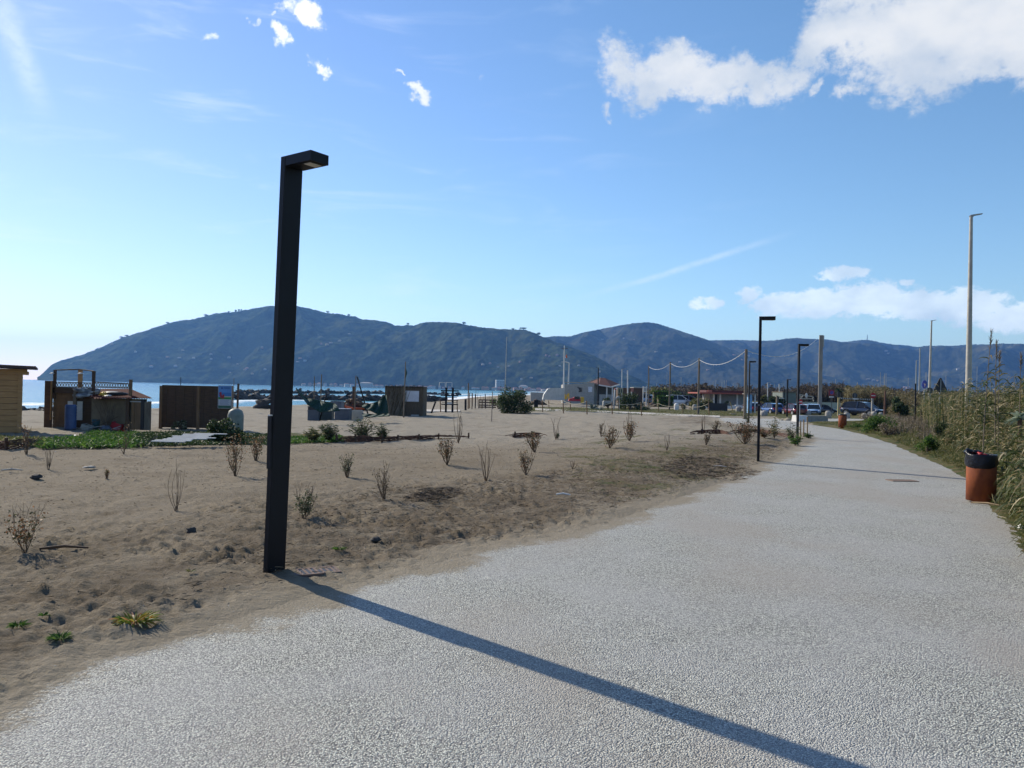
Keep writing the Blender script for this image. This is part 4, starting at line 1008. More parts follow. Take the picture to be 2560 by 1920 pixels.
for k, (px, ty, by_) in enumerate(((331, 993, 1066), (345, 1003, 1066), (368, 998, 1066), (377, 1005, 1067), (384, 1003, 1067))):
    MB().box(X_(px)-.07, X_(px)+.05, -.42, -.33, 0, Z_(ty, px)).build('fence_plank', (m_wood_d, m_wood_m, m_black, m_wood_g, m_wood_g)[k], t)
MB().box(X_(343), X_(366), -.40, -.36, .02, Z_(1003, 355)).build('ply_panel', m_wood_m, t)
MB().box(X_(337), X_(364), -.44, -.41, Z_(1004.5, 350), Z_(1003, 350)).build('rail', m_white, t)
shed = fr
def onshed(name, label, cat, mb, mat): return tagobj(mb.build(name, mat, None, shed.loc), label, cat)
# bundles lying on the lean-to
b = MB(); c_ = Vector(rp(216, 984, .2)); b.sphere(tuple(c_), (.55, .4, .17), 20, 12, 3, 1.1); onshed('tarp_bundle', 'crumpled grey white tarp lying on the red sheet roof', 'tarp', b, M('grey_tarp', (.42, .43, .44), (.08, .085, .10), 4, .5))
b = MB(); b.sphere(tuple(rp(260, 986, 0)), (.14, .14, .09), 12, 8, 5, 1.2); onshed('yellow_bag', 'small yellow bag beside the grey tarp on the roof', 'bag', b, m_yellow)
b = MB(); b.sphere(tuple(rp(271, 990.5, -.2)), (.16, .12, .05), 12, 8, 6, .8); onshed('white_bag', 'small white bag right of the yellow one on the roof', 'bag', b, m_white)
b = MB(); b.sphere(tuple(rp(288, 984, .2)), (.5, .3, .09), 14, 8, 9, .4); onshed('dark_cover', 'dark flat cover lying on the red sheet roof', 'cover', b, m_black)
# blue barrel before the white panel
fb = Fr(187, 1073); b = MB(); s_ = fb.s; hz = fb.z(1011)
prof = [(0, 0), (13*s_, 0), (14*s_, hz*.05)]+[(14*s_-(k % 2)*.012-.0*k, hz*(.08+.84*k/14)) for k in range(15)]+[(12.5*s_, hz*.97), (11*s_, hz), (0, hz)]
b.lathe(prof, 22, sy=.8); tagobj(b.build('blue_drum', m_blue, None, (fb.loc[0], fb.loc[1]-.3, fb.loc[2])), 'big ribbed blue plastic drum standing before the plank wall', 'drum')
# heap of junk at the foot of the lean-to
rs = random.Random(11)
junk = [('teal_bucket', 'dark teal tub in the junk before the lean-to', 'tub', 240, 1074, 20, 26, M('dark_teal', (.02, .07, .08), None, 4, .6)), ('orange_sheet', 'orange red plastic sheet behind the bare shrub', 'plastic sheet', 312, 1074, 30, 34, m_orange), ('red_crate', 'dark red crate in the junk left of the fence planks', 'crate', 291, 1076, 24, 20, m_signred), ('grey_sack', 'pale grey sack in the junk before the drum', 'sack', 264, 1077, 24, 13, m_greyp), ('white_tray', 'whitish tray leaning in the junk near the blue drum', 'tray', 216, 1075, 20, 13, m_offw)]
for nm, lb, ct, px, py, w_, h_, mt in junk:
    f_ = Fr(px, py); b = MB()
    if nm in ('red_crate', 'white_tray'):
        ww, hh = w_*f_.s, h_*f_.s; M_ = Matrix.Rotation(R(rs.uniform(-25, 25)), 4, 'Z') @ Matrix.Rotation(R(18), 4, 'Y')
        b.box(-ww/2, ww/2, -.2, -.17, 0, hh, M=M_); b.box(-ww/2, ww/2, .17, .2, 0, hh, M=M_); b.box(-ww/2, -ww/2+.03, -.17, .17, 0, hh, M=M_); b.box(ww/2-.03, ww/2, -.17, .17, 0, hh, M=M_); b.box(-ww/2+.03, ww/2-.03, -.17, .17, 0, .03, M=M_)
    elif nm == 'teal_bucket': b.lathe([(0, 0), (w_*f_.s*.36, 0), (w_*f_.s*.5, h_*f_.s), (w_*f_.s*.45, h_*f_.s), (w_*f_.s*.33, .04), (0, .04)], 18)
    else: b.sphere((0, 0, h_*f_.s*.45), (w_*f_.s/2, .22, h_*f_.s*.5), 14, 9, px, .9)
    tagobj(b.build(nm, mt, None, f_.loc), lb, ct)
for k in range(9):
    px = rs.uniform(205, 330); f_ = Fr(px, rs.uniform(1073, 1080)); b = MB(); a_ = rs.uniform(-.5, .5); L = rs.uniform(.3, .9)
    b.beam((-L/2, 0, .05), (L/2*math.cos(a_), .2, .08+abs(L*math.sin(a_))), .05, .02)
    tagobj(b.build('driftwood_stick', (m_wood_g, m_offw, m_wood_d)[k % 3], None, f_.loc), 'loose bleached stick in the junk heap at the foot of the shed', 'stick', 'loose sticks before the shed')

# -------- brown fence panel with the poster
fr = Fr(400, 1071); X_, Z_ = fr.x, fr.z
t = thing('board_fence', 'brown two panel board fence standing in the sand', 'fence', fr.loc)
xa, xm, xe = X_(403), X_(494), X_(577)
for (a, c_) in ((xa, xm-.05), (xm+.05, xe)):
    n = 13; hh = Z_(966, 480)-.05; b = MB()
    for k in range(n): z0 = .05+hh*k/n; b.box(a+.02, c_-.0, .0+.018*(k % 2), .04+.018*(k % 2), z0, z0+hh/n*1.12)
    b.build('panel', m_wood_d, t)
    b = MB()
    for k in range(4): xx_ = a+(c_-a)*(k+.5)/4; b.box(xx_-.02, xx_+.02, -.025, -.001, .06, hh)
    b.build('batten', m_wood_d, t)
for px, w_ in ((401, .11), (494, .10), (577, .07)):
    MB().box(X_(px)-w_/2, X_(px)+w_/2, -.05, .07, -.2, Z_(964.5, px)).build('post', m_wood_m, t)
MB().box(xa, xe, -.02, .06, Z_(966.5, 480)+.0, Z_(964, 480)).build('cap_rail', m_wood_d, t)
t2 = thing('poster_board', 'colourful poster with red chair, blue sky and white text area on the fence', 'poster', (fr.loc[0], fr.loc[1]-.08, fr.loc[2]))
px0, px1, py0, py1 = X_(546), X_(578), Z_(1020, 562), Z_(965, 562)
def PQ(u, v): return (px0+(px1-px0)*u, py0+(py1-py0)*v)
def pbox(name, u0, u1, v0, v1, mat, d=.004, parent=None):
    a = PQ(u0, v0); c_ = PQ(u1, v1); return MB().box(a[0], c_[0], -d, -d+.004, a[1], c_[1]).build(name, mat, parent or t2)
MB().box(px0-.02, px1+.02, .0, .02, py0-.02, py1+.02).build('backing', m_steel, t2)
pic = pbox('picture', 0, 1, .40, 1, M('poster_sky', (.11, .27, .56), None, 2, .6), .004)
pbox('sea_band', .02, 1, .54, .70, M('poster_sea', (.05, .17, .42), None, 2, .6), .009, pic); pbox('sand_band', .4, 1, .49, .54, M('poster_sand', (.45, .42, .32), None, 2, .6), .009, pic); pbox('grass_band', 0, 1, .40, .49, M('poster_grass', (.04, .22, .06), None, 2, .6), .009, pic)
mrd = M('poster_red', (.35, .04, .05), None, 2, .6)
for i, q_ in enumerate((((.06, .70), (.22, .74), (.30, .47), (.16, .44)), ((.25, .56), (.46, .64), (.46, .44), (.28, .42)))):
    b = MB(); b.prism([PQ(*v_) for v_ in q_], -.013, -.010); b.build('chair_shape', mrd, pic)
mdb = M('poster_ink', (.03, .07, .22), None, 2, .6)
lt = MB(); x_ = .42
for k, w_ in enumerate((.05, .06, .045, .07, .045, .05, .06)):
    a = PQ(x_, .88 if k % 2 else .885); c_ = PQ(x_+w_*.75, .935); lt.box(a[0], c_[0], -.013, -.010, a[1], c_[1]); x_ += w_+.012
lt.build('lettering', mdb, pic); b = MB(); c_ = PQ(.27, .90); b.tube([(c_[0], -.013, c_[1]), (c_[0], -.010, c_[1])], .035, 14, smooth=False); b.build('emblem', mdb, pic)
nt_ = pbox('note', .04, .96, .12, .39, M('poster_note', (.48, .50, .54), None, 2, .6), .009)
lt = MB()
for k in range(5): a = PQ(.14, .34-.045*k); c_ = PQ(.86-.08*(k % 2), .352-.045*k); lt.box(a[0], c_[0], -.013, -.010, a[1], c_[1])
lt.build('text_lines', mdb, nt_)
pbox('foot_band', 0, 1, 0, .11, M('poster_foot', (.04, .12, .08), None, 2, .6), .004)

# -------- single posts and masts of the beach
P_ = lambda *a, **k: pole(*a, **k)
P_('wooden_post', 'brown square post in the sand right of the poster', 'post', 593, 1031, 596, 959, .055, .05, m_wood_d, sq=True)
P_('thin_rod', 'thin grey rod between the poster and the brown post', 'rod', 583, 1024, 585, 945, .025, .02, m_wood_g)
P_('thin_rod', 'thin dark rod rising behind the board fence', 'rod', 451, 1060, 452, 943, .02, .015, m_dark)
P_('wooden_post', 'dark brown square post behind the crates, beside the crossed poles', 'post', 885, 1026, 884, 966, .09, .09, m_wood_d, sq=True)
P_('flag_mast', 'upright grey pole at the dark post behind the crates', 'pole', 887, 1028, 890, 939, .045, .035, m_wood_g)
P_('leaning_prop', 'long dark pole leaning from the top of the grey pole down to the right', 'pole', 925, 1045, 893, 942, .05, .04, m_dark)
P_('leaning_prop', 'shorter dark pole leaning against the net at the crates', 'pole', 797, 1051, 817, 983, .045, .035, m_dark)
P_('net_pole', 'slim pole holding the green net, nearer the crates', 'pole', 800, 1046, 804, 936, .04, .03, m_wood_g)
P_('net_pole', 'slim pole at the breakwater left of the net', 'pole', 785, 1026, 786, 941, .05, .03, m_wood_g)
P_('garden_stake', 'slim stake standing alone in the sand before the big bush', 'stake', 1229, 1054, 1231, 979, .028, .024, M('two_tone_stake', (.17, .10, .05), (.32, .3, .27), 1.2, .8))
P_('flagpole', 'tall thin mast rising behind the big bush', 'mast', 1262, 1004, 1267, 842, .09, .045, m_steel, Y=110)
fr = Fr(1409, 1000, 125); t = thing('cross_mast', 'white mast with a crossbar at its top beside the grey house', 'mast', fr.loc)
tp = fr.p(1411, 864); MB().tube([(0, 0, 0), tp], [.16, .07], 8).build('mast', m_white, t); q = fr.p(1411, 871); MB().beam((q[0]-.55, 0, q[2]), (q[0]+.55, 0, q[2]), .09).build('crossbar', m_wood_d, t)
q = fr.p(1410, 905); MB().beam((q[0]-.45, 0, q[2]), (q[0]+.15, 0, q[2]+.05), .06).build('lower_arm', m_white, t)
q = fr.p(1416, 891); b = MB(); b.sphere(q, (.16, .03, .22), 8, 6, 3, 1.0); b.build('small_flag', m_orange, t)
fr = Fr(1419, 1000, 130); t = thing('bent_lamp', 'pale bent lamp post just right of the cross mast', 'lamp', fr.loc)
b = MB(); b.tube([(0, 0, 0), fr.p(1423, 908), fr.p(1421, 906.5), fr.p(1412, 904)], [.14, .11, .10, .09], 8); b.build('bent_pole', m_white, t)
fr = Fr(1009, 1044); t = thing('flagpole', 'tilted slim flagpole with a small green flag at the reed hut', 'flagpole', fr.loc)
MB().tube([(0, 0, -.2), fr.p(1014, 904)], [.045, .03], 8).build('pole', m_wood_g, t)
q = [fr.p(1014, 918), fr.p(1018, 932), fr.p(1014.5, 945), fr.p(1013, 938)]; b = MB(); b.add([tuple(v) for v in q]+[(v[0], v[1]+.02, v[2]) for v in q], [(0, 1, 2, 3), (7, 6, 5, 4), (0, 4, 5, 1), (1, 5, 6, 2), (2, 6, 7, 3), (3, 7, 4, 0)]); b.build('flag', m_green, t)

# -------- crates, tanks and kayak
def tub(px, by, w_, h_, d_, label, mat, open_=True, rz=0, name='plastic_crate', cat='crate', dy=0):
    f_ = Fr(px, by); ww, hh = w_*f_.s/2, h_*f_.s; b = MB(); e = .03
    b.box(-ww, ww, 0, e, 0, hh); b.box(-ww, ww, d_-e, d_, 0, hh); b.box(-ww, -ww+e, e, d_-e, 0, hh); b.box(ww-e, ww, e, d_-e, 0, hh); b.box(-ww+e, ww-e, e, d_-e, 0, e)
    if not open_: b.box(-ww+e, ww-e, e, d_-e, hh-.05, hh-.01)
    b.box(-ww-.02, ww+.02, -.02, -.001, hh-.07, hh+.005); b.box(-ww*.96, ww*.96, -.008, -.001, hh*.45, hh*.5)
    o = b.build(name, mat, None, (f_.loc[0], f_.loc[1]+dy, f_.loc[2])); o.rotation_euler = (0, 0, rz)
    return tagobj(o, label, cat, 'fish crates and tubs on the sand')
m_gcr = M('slate_plastic', (.085, .10, .125), (.06, .075, .095), 4, .55); m_gcr2 = M('dark_green_plastic', (.045, .07, .07), (.035, .05, .05), 4, .55); m_rim = M('pale_rim', (.45, .46, .48), None, 4, .5)
tub(782, 1052, 26, 26, .55, 'grey open crate with a white rim, leftmost of the row', m_gcr, rz=.1)
tub(782, 1030, 25, 14, .5, 'black crate stacked behind the leftmost grey crate', m_black)
tub(813, 1050, 32, 25, .6, 'dark green grey tub under the net, second of the row', m_gcr2, False)
tub(854, 1050, 36, 27, .6, 'slate grey tub with a pale lid, right of the net', m_gcr, False, -.08)
for px, by, w_, y_ in ((782, 1052, 27, 1025), (854, 1050, 37, 1022)): 
    pass
f_ = Fr(854, 1050); MB_ = MB(); MB_.box(-18*f_.s, 18*f_.s, 0, .6, 27.3*f_.s, 28.6*f_.s); tagobj(MB_.build('lid', m_rim, None, f_.loc), 'pale flat lid on the slate grey tub', 'lid')
f_ = Fr(893, 1050); t = thing('tray', 'cream rounded tray leaning upright at the right end of the crates', 'tray', f_.loc)
b = MB(); ww, hh = 15*f_.s, 25*f_.s
def rrect(w, h, r, z0=0):
    pts = []
    for cx, cz, a0 in ((w-r, r, -90), (w-r, h-r, 0), (-w+r, h-r, 90), (-w+r, r, 180)):
        for k in range(5): a = R(a0+90*k/4); pts.append((cx+r*math.cos(a), z0+cz+r*math.sin(a)))
    return pts
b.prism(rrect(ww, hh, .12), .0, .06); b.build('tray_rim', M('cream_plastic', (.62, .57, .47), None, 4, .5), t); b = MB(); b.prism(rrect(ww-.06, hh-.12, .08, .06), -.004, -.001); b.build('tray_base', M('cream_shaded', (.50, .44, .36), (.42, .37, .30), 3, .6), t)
tub(840, 1030, 27, 27, .9, 'big blue grey ribbed tank behind the crates', m_greyp, False, name='ribbed_tank', cat='tank')
tub(815, 1030, 22, 25, .9, 'second blue grey tank left of the ribbed one, under the net', m_greyp, False, name='ribbed_tank', cat='tank')
f_ = Fr(888, 1026); b = MB(); n = 14; vs = []; L = 58*f_.s
for k in range(n+1):
    u = k/n; x = -L*.45+L*u; w_ = .32*math.sin(pi*min(max(u, .02), .98))**.6; zc = .05+.22*(2*u-1)**4
    vs += [(x, -w_, zc+.14), (x, -w_*.7, zc), (x, w_*.7, zc), (x, w_, zc+.14), (x, 0, zc+.20)]
b.add(vs, [(i*5+k, (i+1)*5+k, (i+1)*5+(k+1) % 5, i*5+(k+1) % 5) for i in range(n) for k in range(5)], True); b.add([(L*.42, -.02, .2), (L*.5, -.02, .25), (L*.50, -.02, .62), (L*.46, -.02, .55), (L*.42, .02, .2), (L*.5, .02, .25), (L*.50, .02, .62), (L*.46, .02, .55)], [(0, 1, 2, 3), (7, 6, 5, 4), (0, 4, 5, 1), (1, 5, 6, 2), (2, 6, 7, 3), (3, 7, 4, 0)])
tagobj(b.build('kayak', m_orange, None, f_.loc), 'orange kayak lying behind the crates and the dark post', 'kayak')
f_ = Fr(873, 1024); tagobj(MB().box(-.35, .45, 0, .5, 0, .42, .12).build('red_box', m_red, None, f_.loc), 'red box behind the crates, left of the dark post', 'box')
f_ = Fr(868, 1010); rs = random.Random(4)
def heap(px, py, w_, h_, n, label, mat, name='junk_heap', cat='heap', seed=1, Y=None):
    f_ = Fr(px, py, Y); rs = random.Random(seed); b = MB()
    for k in range(n):
        a = rs.uniform(-1, 1); hh = (1-a*a)*h_*f_.s; x = a*w_*f_.s/2; r = rs.uniform(.12, .3)*h_*f_.s+.05; b.sphere((x, rs.uniform(-.5, .5), rs.uniform(0, max(hh-r, .02))), (r*1.5, r*1.2, r*.8), 8, 6, rs.random()*20, .9)
    return tagobj(b.build(name, mat, None, f_.loc), label, cat)
m_brush = M('brushwood', (.13, .085, .05), (.06, .04, .03), 6, .9)
heap(878, 1024, 62, 34, 40, 'dark heap of nets and wood behind the orange kayak', m_brush, seed=3)
heap(905, 1026, 60, 22, 26, 'lower dark heap of driftwood right of the square post', m_brush, seed=5)
# green net sagging from the lamp side to the crates
def net(pts_top, pts_bot, label, Y):
    b = MB(); n = 24; m_ = 5; vs = []
    def ip(P, u):
        k = min(int(u*(len(P)-1)), len(P)-2); f = u*(len(P)-1)-k; return P[k][0]*(1-f)+P[k+1][0]*f, P[k][1]*(1-f)+P[k+1][1]*f
    f0 = Fr(pts_top[0][0], 1045, Y)
    for i in range(n+1):
        a = ip(pts_top, i/n); c_ = ip(pts_bot, i/n)
        for j in range(m_+1):
            w = j/m_; q = f0.p(a[0]*(1-w)+c_[0]*w, a[1]*(1-w)+c_[1]*w, math.sin(i*.9+j)*.12-.6*w); vs.append(q)
    for i in range(n):
        for j in range(m_):
            k = i*(m_+1)+j
            b.add([vs[k], vs[k+m_+1], vs[k+m_+2], vs[k+1]], [(0, 1, 2, 3)])
    for i in range(n):
        for j in (0, m_): b.tube([vs[i*(m_+1)+j], vs[(i+1)*(m_+1)+j]], .02, 4, caps=False)
    return tagobj(b.build('fishing_net', m_green, None, f0.loc), label, 'net')
net([(740, 970), (765, 995), (800, 1002), (840, 1010)], [(740, 972), (770, 1012), (800, 1030), (850, 1026)], 'dark green net sagging over the grey tanks', 38)
net([(905, 1012), (925, 1010), (945, 1004), (966, 985)], [(905, 1018), (925, 1026), (945, 1036), (972, 1040)], 'green net hanging from the left side of the reed hut', 42)
net([(905, 1034), (930, 1036), (955, 1036), (972, 1034)], [(908, 1042), (930, 1043), (955, 1041), (974, 1040)], 'flat green net lying on the sand before the reed hut', 41)

# -------- reed hut with poles leaning on it
fr = Fr(1000, 1040); X_, Z_ = fr.x, fr.z
t = thing('reed_hut', 'square dark reed clad hut with sticks leaning on its side', 'hut', fr.loc)
m_reedw = M('reed_mat', (.115, .085, .055), (.06, .045, .03), 30, .95, .01, 40, stretch=(1, 1, .08))
b = MB(); xa, xe, zt = X_(961), X_(1057), Z_(966, 1010)
b.box(xa, xe, 0, 2.2, 0, zt); b.build('walls', m_reedw, t)
b = MB(); rs = random.Random(8)
for k in range(240):
    x = rs.uniform(xa, xe); y = rs.choice([0, rs.uniform(0, 2.2)]); b.add([(x-.012, y, zt-.1), (x+.012, y, zt-.1), (x+rs.uniform(-.03, .03), y, zt+rs.uniform(.02, .16))], [(0, 1, 2)])
b.build('reed_fringe', m_reedw, t)
b = MB()
for k in range(90):
    x = X_(rs.uniform(963, 1010)); w_ = rs.uniform(.01, .02); lx = rs.uniform(-.1, .25); b.beam((x, -.10-rs.random()*.25, .0), (x+lx, -.04, zt*rs.uniform(.55, 1.02)), w_)
b.build('cane_cladding', M('cane', (.20, .165, .10), (.11, .085, .05), 8, .9), t)
for k in range(16):
    x = X_(966+k*2.3+rs.uniform(-1, 1)); lx = rs.uniform(.15, .75); b = MB(); b.tube([(x, -.55, 0), (x+lx*.5+rs.uniform(-.08, .08), -.35, zt*.5), (x+lx, -.12, zt*rs.uniform(.75, 1.0))], [.022, .018, .012], 5); b.build('leaning_stick', m_wood_g, t)
MB().box(X_(1009), X_(1046.5), -.05, -.03, Z_(1004, 1028), Z_(977, 1028)).build('white_panel', M('pale_blue_white', (.52, .54, .60), None, 3, .6), t)
MB().box(X_(1030), X_(1048), -.5, -.1, .0, .12).build('step', m_offw, t)

# -------- wooden rack with metal frames, signposts, posts, pallets
fr = Fr(1122, 1031); X_, Z_ = fr.x, fr.z
t = thing('wooden_rack', 'tall dark wooden rack of two posts with crosspieces beside the boardwalk', 'rack', fr.loc)
for px in (1114.5, 1131): MB().box(X_(px)-.08, X_(px)+.08, -.06, .06, -.1, Z_(969, px)).build('post', m_wood_d if False else m_dark, t)
for y_, a, c_, h_ in ((977, 1101, 1146, 3), (983.5, 1115, 1142, 1.3), (989, 1101, 1145, 2.6), (994, 1101, 1142, 1.3), (1000, 1101, 1145, 2.2), (1006, 1104, 1141, 1), (1011, 1103, 1145, 2.6)):
    MB().box(X_(a), X_(c_), -.10, -.061, Z_(y_+h_/2), Z_(y_-h_/2)).build('crosspiece', m_dark, t)
for a, c_ in ((1098, 1113), (1115, 1130)):
    b = MB(); b.tube([fr.p(a, 969), fr.p(a+1, 956), fr.p(c_, 956.5), fr.p(c_, 968)], .03, 6); b.build('metal_frame', m_white, t)
MB().box(X_(1118), X_(1130), -.12, -.10, Z_(1010), Z_(1006)).build('white_strip', m_white, t)
P_('leaning_post', 'dark post leaning left of the wooden rack', 'post', 1076, 1033, 1089, 1004, .06, .055, m_dark, sq=True)
P_('signpost', 'brown signpost with a small dark lamp, right of the rack', 'post', 1170.5, 1022, 1171, 958, .06, .05, m_wood_m)
P_('wooden_post', 'stout dark post where the rope ends', 'post', 1164, 1026, 1164, 998, .09, .09, m_dark, sq=True)
for i, (px, by, ty) in enumerate(((1174, 1021, 982), (1180, 1022, 982), (1188, 1021, 985), (1213, 1018, 985))):
    P_('wooden_post', ('brown post right beside the signpost', 'slim brown post between signpost and pallet', 'darker post left of the low pallet', 'dark post rising behind the low pallet')[i], 'post', px, by, px+.3, ty, .05, .045, m_wood_m if i < 2 else m_dark, group='posts near the pallet')
rs = random.Random(3)
for k in range(13):
    px = 1183+k*6.0+rs.uniform(-2, 2); P_('thin_stake', 'thin weathered stake in the row behind the pallet', 'stake', px, 1016, px+rs.uniform(-2, 2), rs.uniform(975, 1000), .022, .018, m_wood_g, group='thin stakes behind the pallet')
fr = Fr(1196, 1021); X_, Z_ = fr.x, fr.z; t = thing('pallet', 'dark slatted pallet standing on edge left of the big bush', 'pallet', fr.loc)
for y_ in (1000, 1006, 1013, 1018): MB().box(X_(1196), X_(1240), -.03, 0, Z_(y_+1.4, 1215), Z_(y_-1.4, 1215)).build('slat', m_wood_d, t)
for px in (1197, 1205, 1214, 1232): MB().box(X_(px)-.05, X_(px)+.05, .001, .08, 0, Z_(999, px)).build('upright', m_wood_d, t)

# -------- wicker borders in the sand
def wicker(pts, hpx, label, stakes, seed=1):
    f0 = Fr(*pts[0]); L0 = Vector(f0.loc); t = thing('wicker_border', label, 'border', f0.loc, 0, 'low woven wicker borders'); rs = random.Random(seed)
    W_ = [Vector(ong(*p))-L0 for p in pts]; b = MB()
    def at(u):
        k = min(int(u*(len(W_)-1)), len(W_)-2); f = u*(len(W_)-1)-k; return W_[k].lerp(W_[k+1], f)
    sc = f0.s; Ln = sum((W_[i+1]-W_[i]).length for i in range(len(W_)-1)); n = max(8, int(Ln/.16))
    for j in range(9):
        u0 = rs.uniform(0, .25); u1 = rs.uniform(.7, 1.0); pl = []
        for k in range(n+1):
            u = u0+(u1-u0)*k/n; q = at(u); z = hpx*sc*(j+.5)/9*math.sin(pi*min(max(u*.86+.1, 0), 1))**.4+rs.uniform(-.012, .012)
            pl.append(q+Vector((0, .03*(-1)**(k+j)+rs.uniform(-.01, .01), z)))
        b.tube(pl, .013, 4, caps=False)
    b.build('woven_twigs', M('wicker_brown', (.105, .045, .030), (.06, .028, .02), 8, .9) if 'wicker_brown' not in bpy.data.materials else bpy.data.materials['wicker_brown'], t)
    for u in stakes:
        q = at(u); MB().tube([q-Vector((0, 0, .1)), q+Vector((0, 0, hpx*sc*1.25))], .035, 6).build('stake', m_wood_d, t)
wicker([(836, 1105.5), (900, 1104.5), (970, 1103), (1040, 1100), (1110, 1097), (1178, 1095.5)], 13, 'long low wicker border running right from the green bushes', (.02, .47, .62, .76, .98), 2)
wicker([(838, 1106.5), (900, 1105.5), (968, 1104)], 17, 'denser dark wicker screen before the green bushes', (0.02, .4, .9), 4)
wicker([(1262, 1096), (1300, 1094), (1345, 1093), (1368, 1095)], 13, 'short wicker arc right of the long one', (.22, .55), 6)
wicker([(1722, 1087), (1760, 1086), (1800, 1085), (1830, 1088)], 12, 'small broken wicker arc left of the second lamp', (.28,), 8)
wicker([(1815, 1084), (1860, 1082), (1900, 1083), (1960, 1092), (1990, 1097)], 10, 'reddish wicker border behind the second lamp, near the stakes', (.2, .6), 9)
wicker([(-30, 1122), (20, 1125), (60, 1120), (108, 1108)], 24, 'dark heap of wicker twigs at the left edge before the hut', (.3,), 10)

# -------- boards on the ground, tank
fr = Fr(440, 1120); rs = random.Random(15); t = thing('slatted_panel', 'fallen white slatted panel lying flat in the green plants', 'panel', fr.loc)
b = MB(); n = 12; vs = []
for k in range(n+1):
    y = -.25+1.25*k/n
    for x in (fr.x(392)+y*.28, fr.x(502)+y*.1): vs.append((x, y, .06+.06*(k % 2)+y*.12))
for k in range(9):
    y = -.25+1.3*k/9; MB().box(fr.x(392)+y*.5+rs.uniform(-.15, .1), fr.x(496)+y*.2+rs.uniform(-.2, .2), y, y+.095, .16+.05*k/3, .18+.05*k/3).build('slat', m_white, t)
fr = Fr(400, 1117); t = thing('dark_board', 'dark blue board propped on the white sheet', 'board', fr.loc)
M_ = Matrix.Rotation(R(-14), 4, 'Y'); b = MB(); b.box(-.38, .36, 0, .6, .05, .09, M=M_); b.build('board', m_greyp, t); MB().beam((-.42, 0, .04), (-.12, .1, .26), .04).build('batten', m_wood_g, t)
fr = Fr(588, 1084); b = MB(); b.lathe([(0, 0), (.26, 0), (.30, .15), (.30, .72), (.25, .88), (.12, .97), (0, .98)], 18); tagobj(b.build('gas_tank', M('green_grey_tank', (.20, .22, .19), (.14, .155, .13), 5, .6), None, fr.loc), 'rounded grey green tank half hidden by the dark shrub', 'tank')
slab('stone_edging', 'row of white flat stones curving through the green plants', [(125, 1104), (150, 1101), (188, 1092), (190, 1095), (160, 1103), (130, 1107)], m_conc_w, .1, .08, 'edging')

# -------- grey beach house
fr = Fr(1410, 1001, 125); X_, Z_ = fr.x, fr.z
t = thing('beach_house', 'low grey plastered beach house with a tiled hip roof and porch', 'house', fr.loc)
zw0, zw1 = Z_(961, 1412), Z_(958.5, 1482)
b = MB(); x0, x1, x2 = X_(1411), X_(1484), X_(1499)
b.add([(x0, 0, -.3), (x1, 0, -.3), (x2, 3, -.3), (x2, 9, -.3), (x0, 9, -.3), (x0, 0, zw0), (x1, 0, zw1), (x2, 3, zw1-.2), (x2, 9, zw1-.2), (x0, 9, zw0)], [(0, 1, 6, 5), (1, 2, 7, 6), (2, 3, 8, 7), (3, 4, 9, 8), (4, 0, 5, 9), (5, 6, 7, 8, 9)])
b.build('wall', m_offw, t)
MB().box(x0-.05, x1+.05, -.06, -.005, zw1-.0, zw1+.14).build('coping', m_conc, t)
mm = MB(); rs = random.Random(2)
for k in range(34): a = X_(1442+rs.uniform(0, 11)); z = Z_(969+rs.uniform(0, 11), 1447); mm.box(a, a+.17, -.02, -.006, z, z+.13)
mm.build('wall_drawing', M('wall_ink', (.16, .16, .17), None, 3, .8), t)
MB().box(X_(1470), X_(1480), -.03, -.006, Z_(980, 1475), Z_(967, 1475)).build('notice', M('notice_white', (.60, .63, .70), None, 3, .6), t)
# roof
ap = Vector(fr.p(1502, 944, 3)); ap2 = Vector(fr.p(1512, 945, 3)); e0 = Vector(fr.p(1469, 957, 4)); e1 = Vector(fr.p(1497, 961, -.4)); e2 = Vector(fr.p(1528, 966, -.8)); e3 = Vector(fr.p(1549, 960, 3)); bk = Vector(fr.p(1500, 957, 8))
b = MB(); b.add([e0, e1, ap], [(0, 1, 2)]); b.add([e1, e2, ap2, ap], [(0, 1, 2, 3)]); b.add([e2, e3, ap2], [(0, 1, 2)]); b.add([e3, bk, ap, ap2], [(0, 1, 2, 3)]); b.add([bk, e0, ap], [(0, 1, 2)]); b.build('roof', m_tile, t)
b = MB(); b.beam(e0, ap, .25); b.build('verge', m_conc, t)
b = MB(); b.beam(e1+Vector((0, -.05, -.1)), e2+Vector((0, -.05, -.1)), .20); b.beam(e2+Vector((0, -.05, -.1)), e3+Vector((0, 0, -.1)), .2); b.build('gutter', m_white, t)
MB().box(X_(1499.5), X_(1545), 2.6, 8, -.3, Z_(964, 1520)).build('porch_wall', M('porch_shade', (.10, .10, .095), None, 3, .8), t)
for px in (1516, 1530): MB().box(X_(px)-.1, X_(px)+.1, -.3, -.1, -.3, Z_(965, px)).build('porch_post', m_white, t)
MB().box(X_(1498), X_(1530), -.2, 0, -.3, Z_(986, 1510)).build('porch_wall', m_offw, t)
P_('dark_pole', 'dark pole with a weather vane in front of the house roof', 'pole', 1495, 990, 1496, 919, .13, .08, m_dark, Y=118)
b = MB()
q = atd(1496, 920, 118); tagobj(MB().beam((q[0]-.35, q[1], q[2]+.05), (q[0]+.1, q[1], q[2]-.05), .07).build('weather_vane', m_dark), 'small dark weather vane arm on the dark pole', 'weather vane')
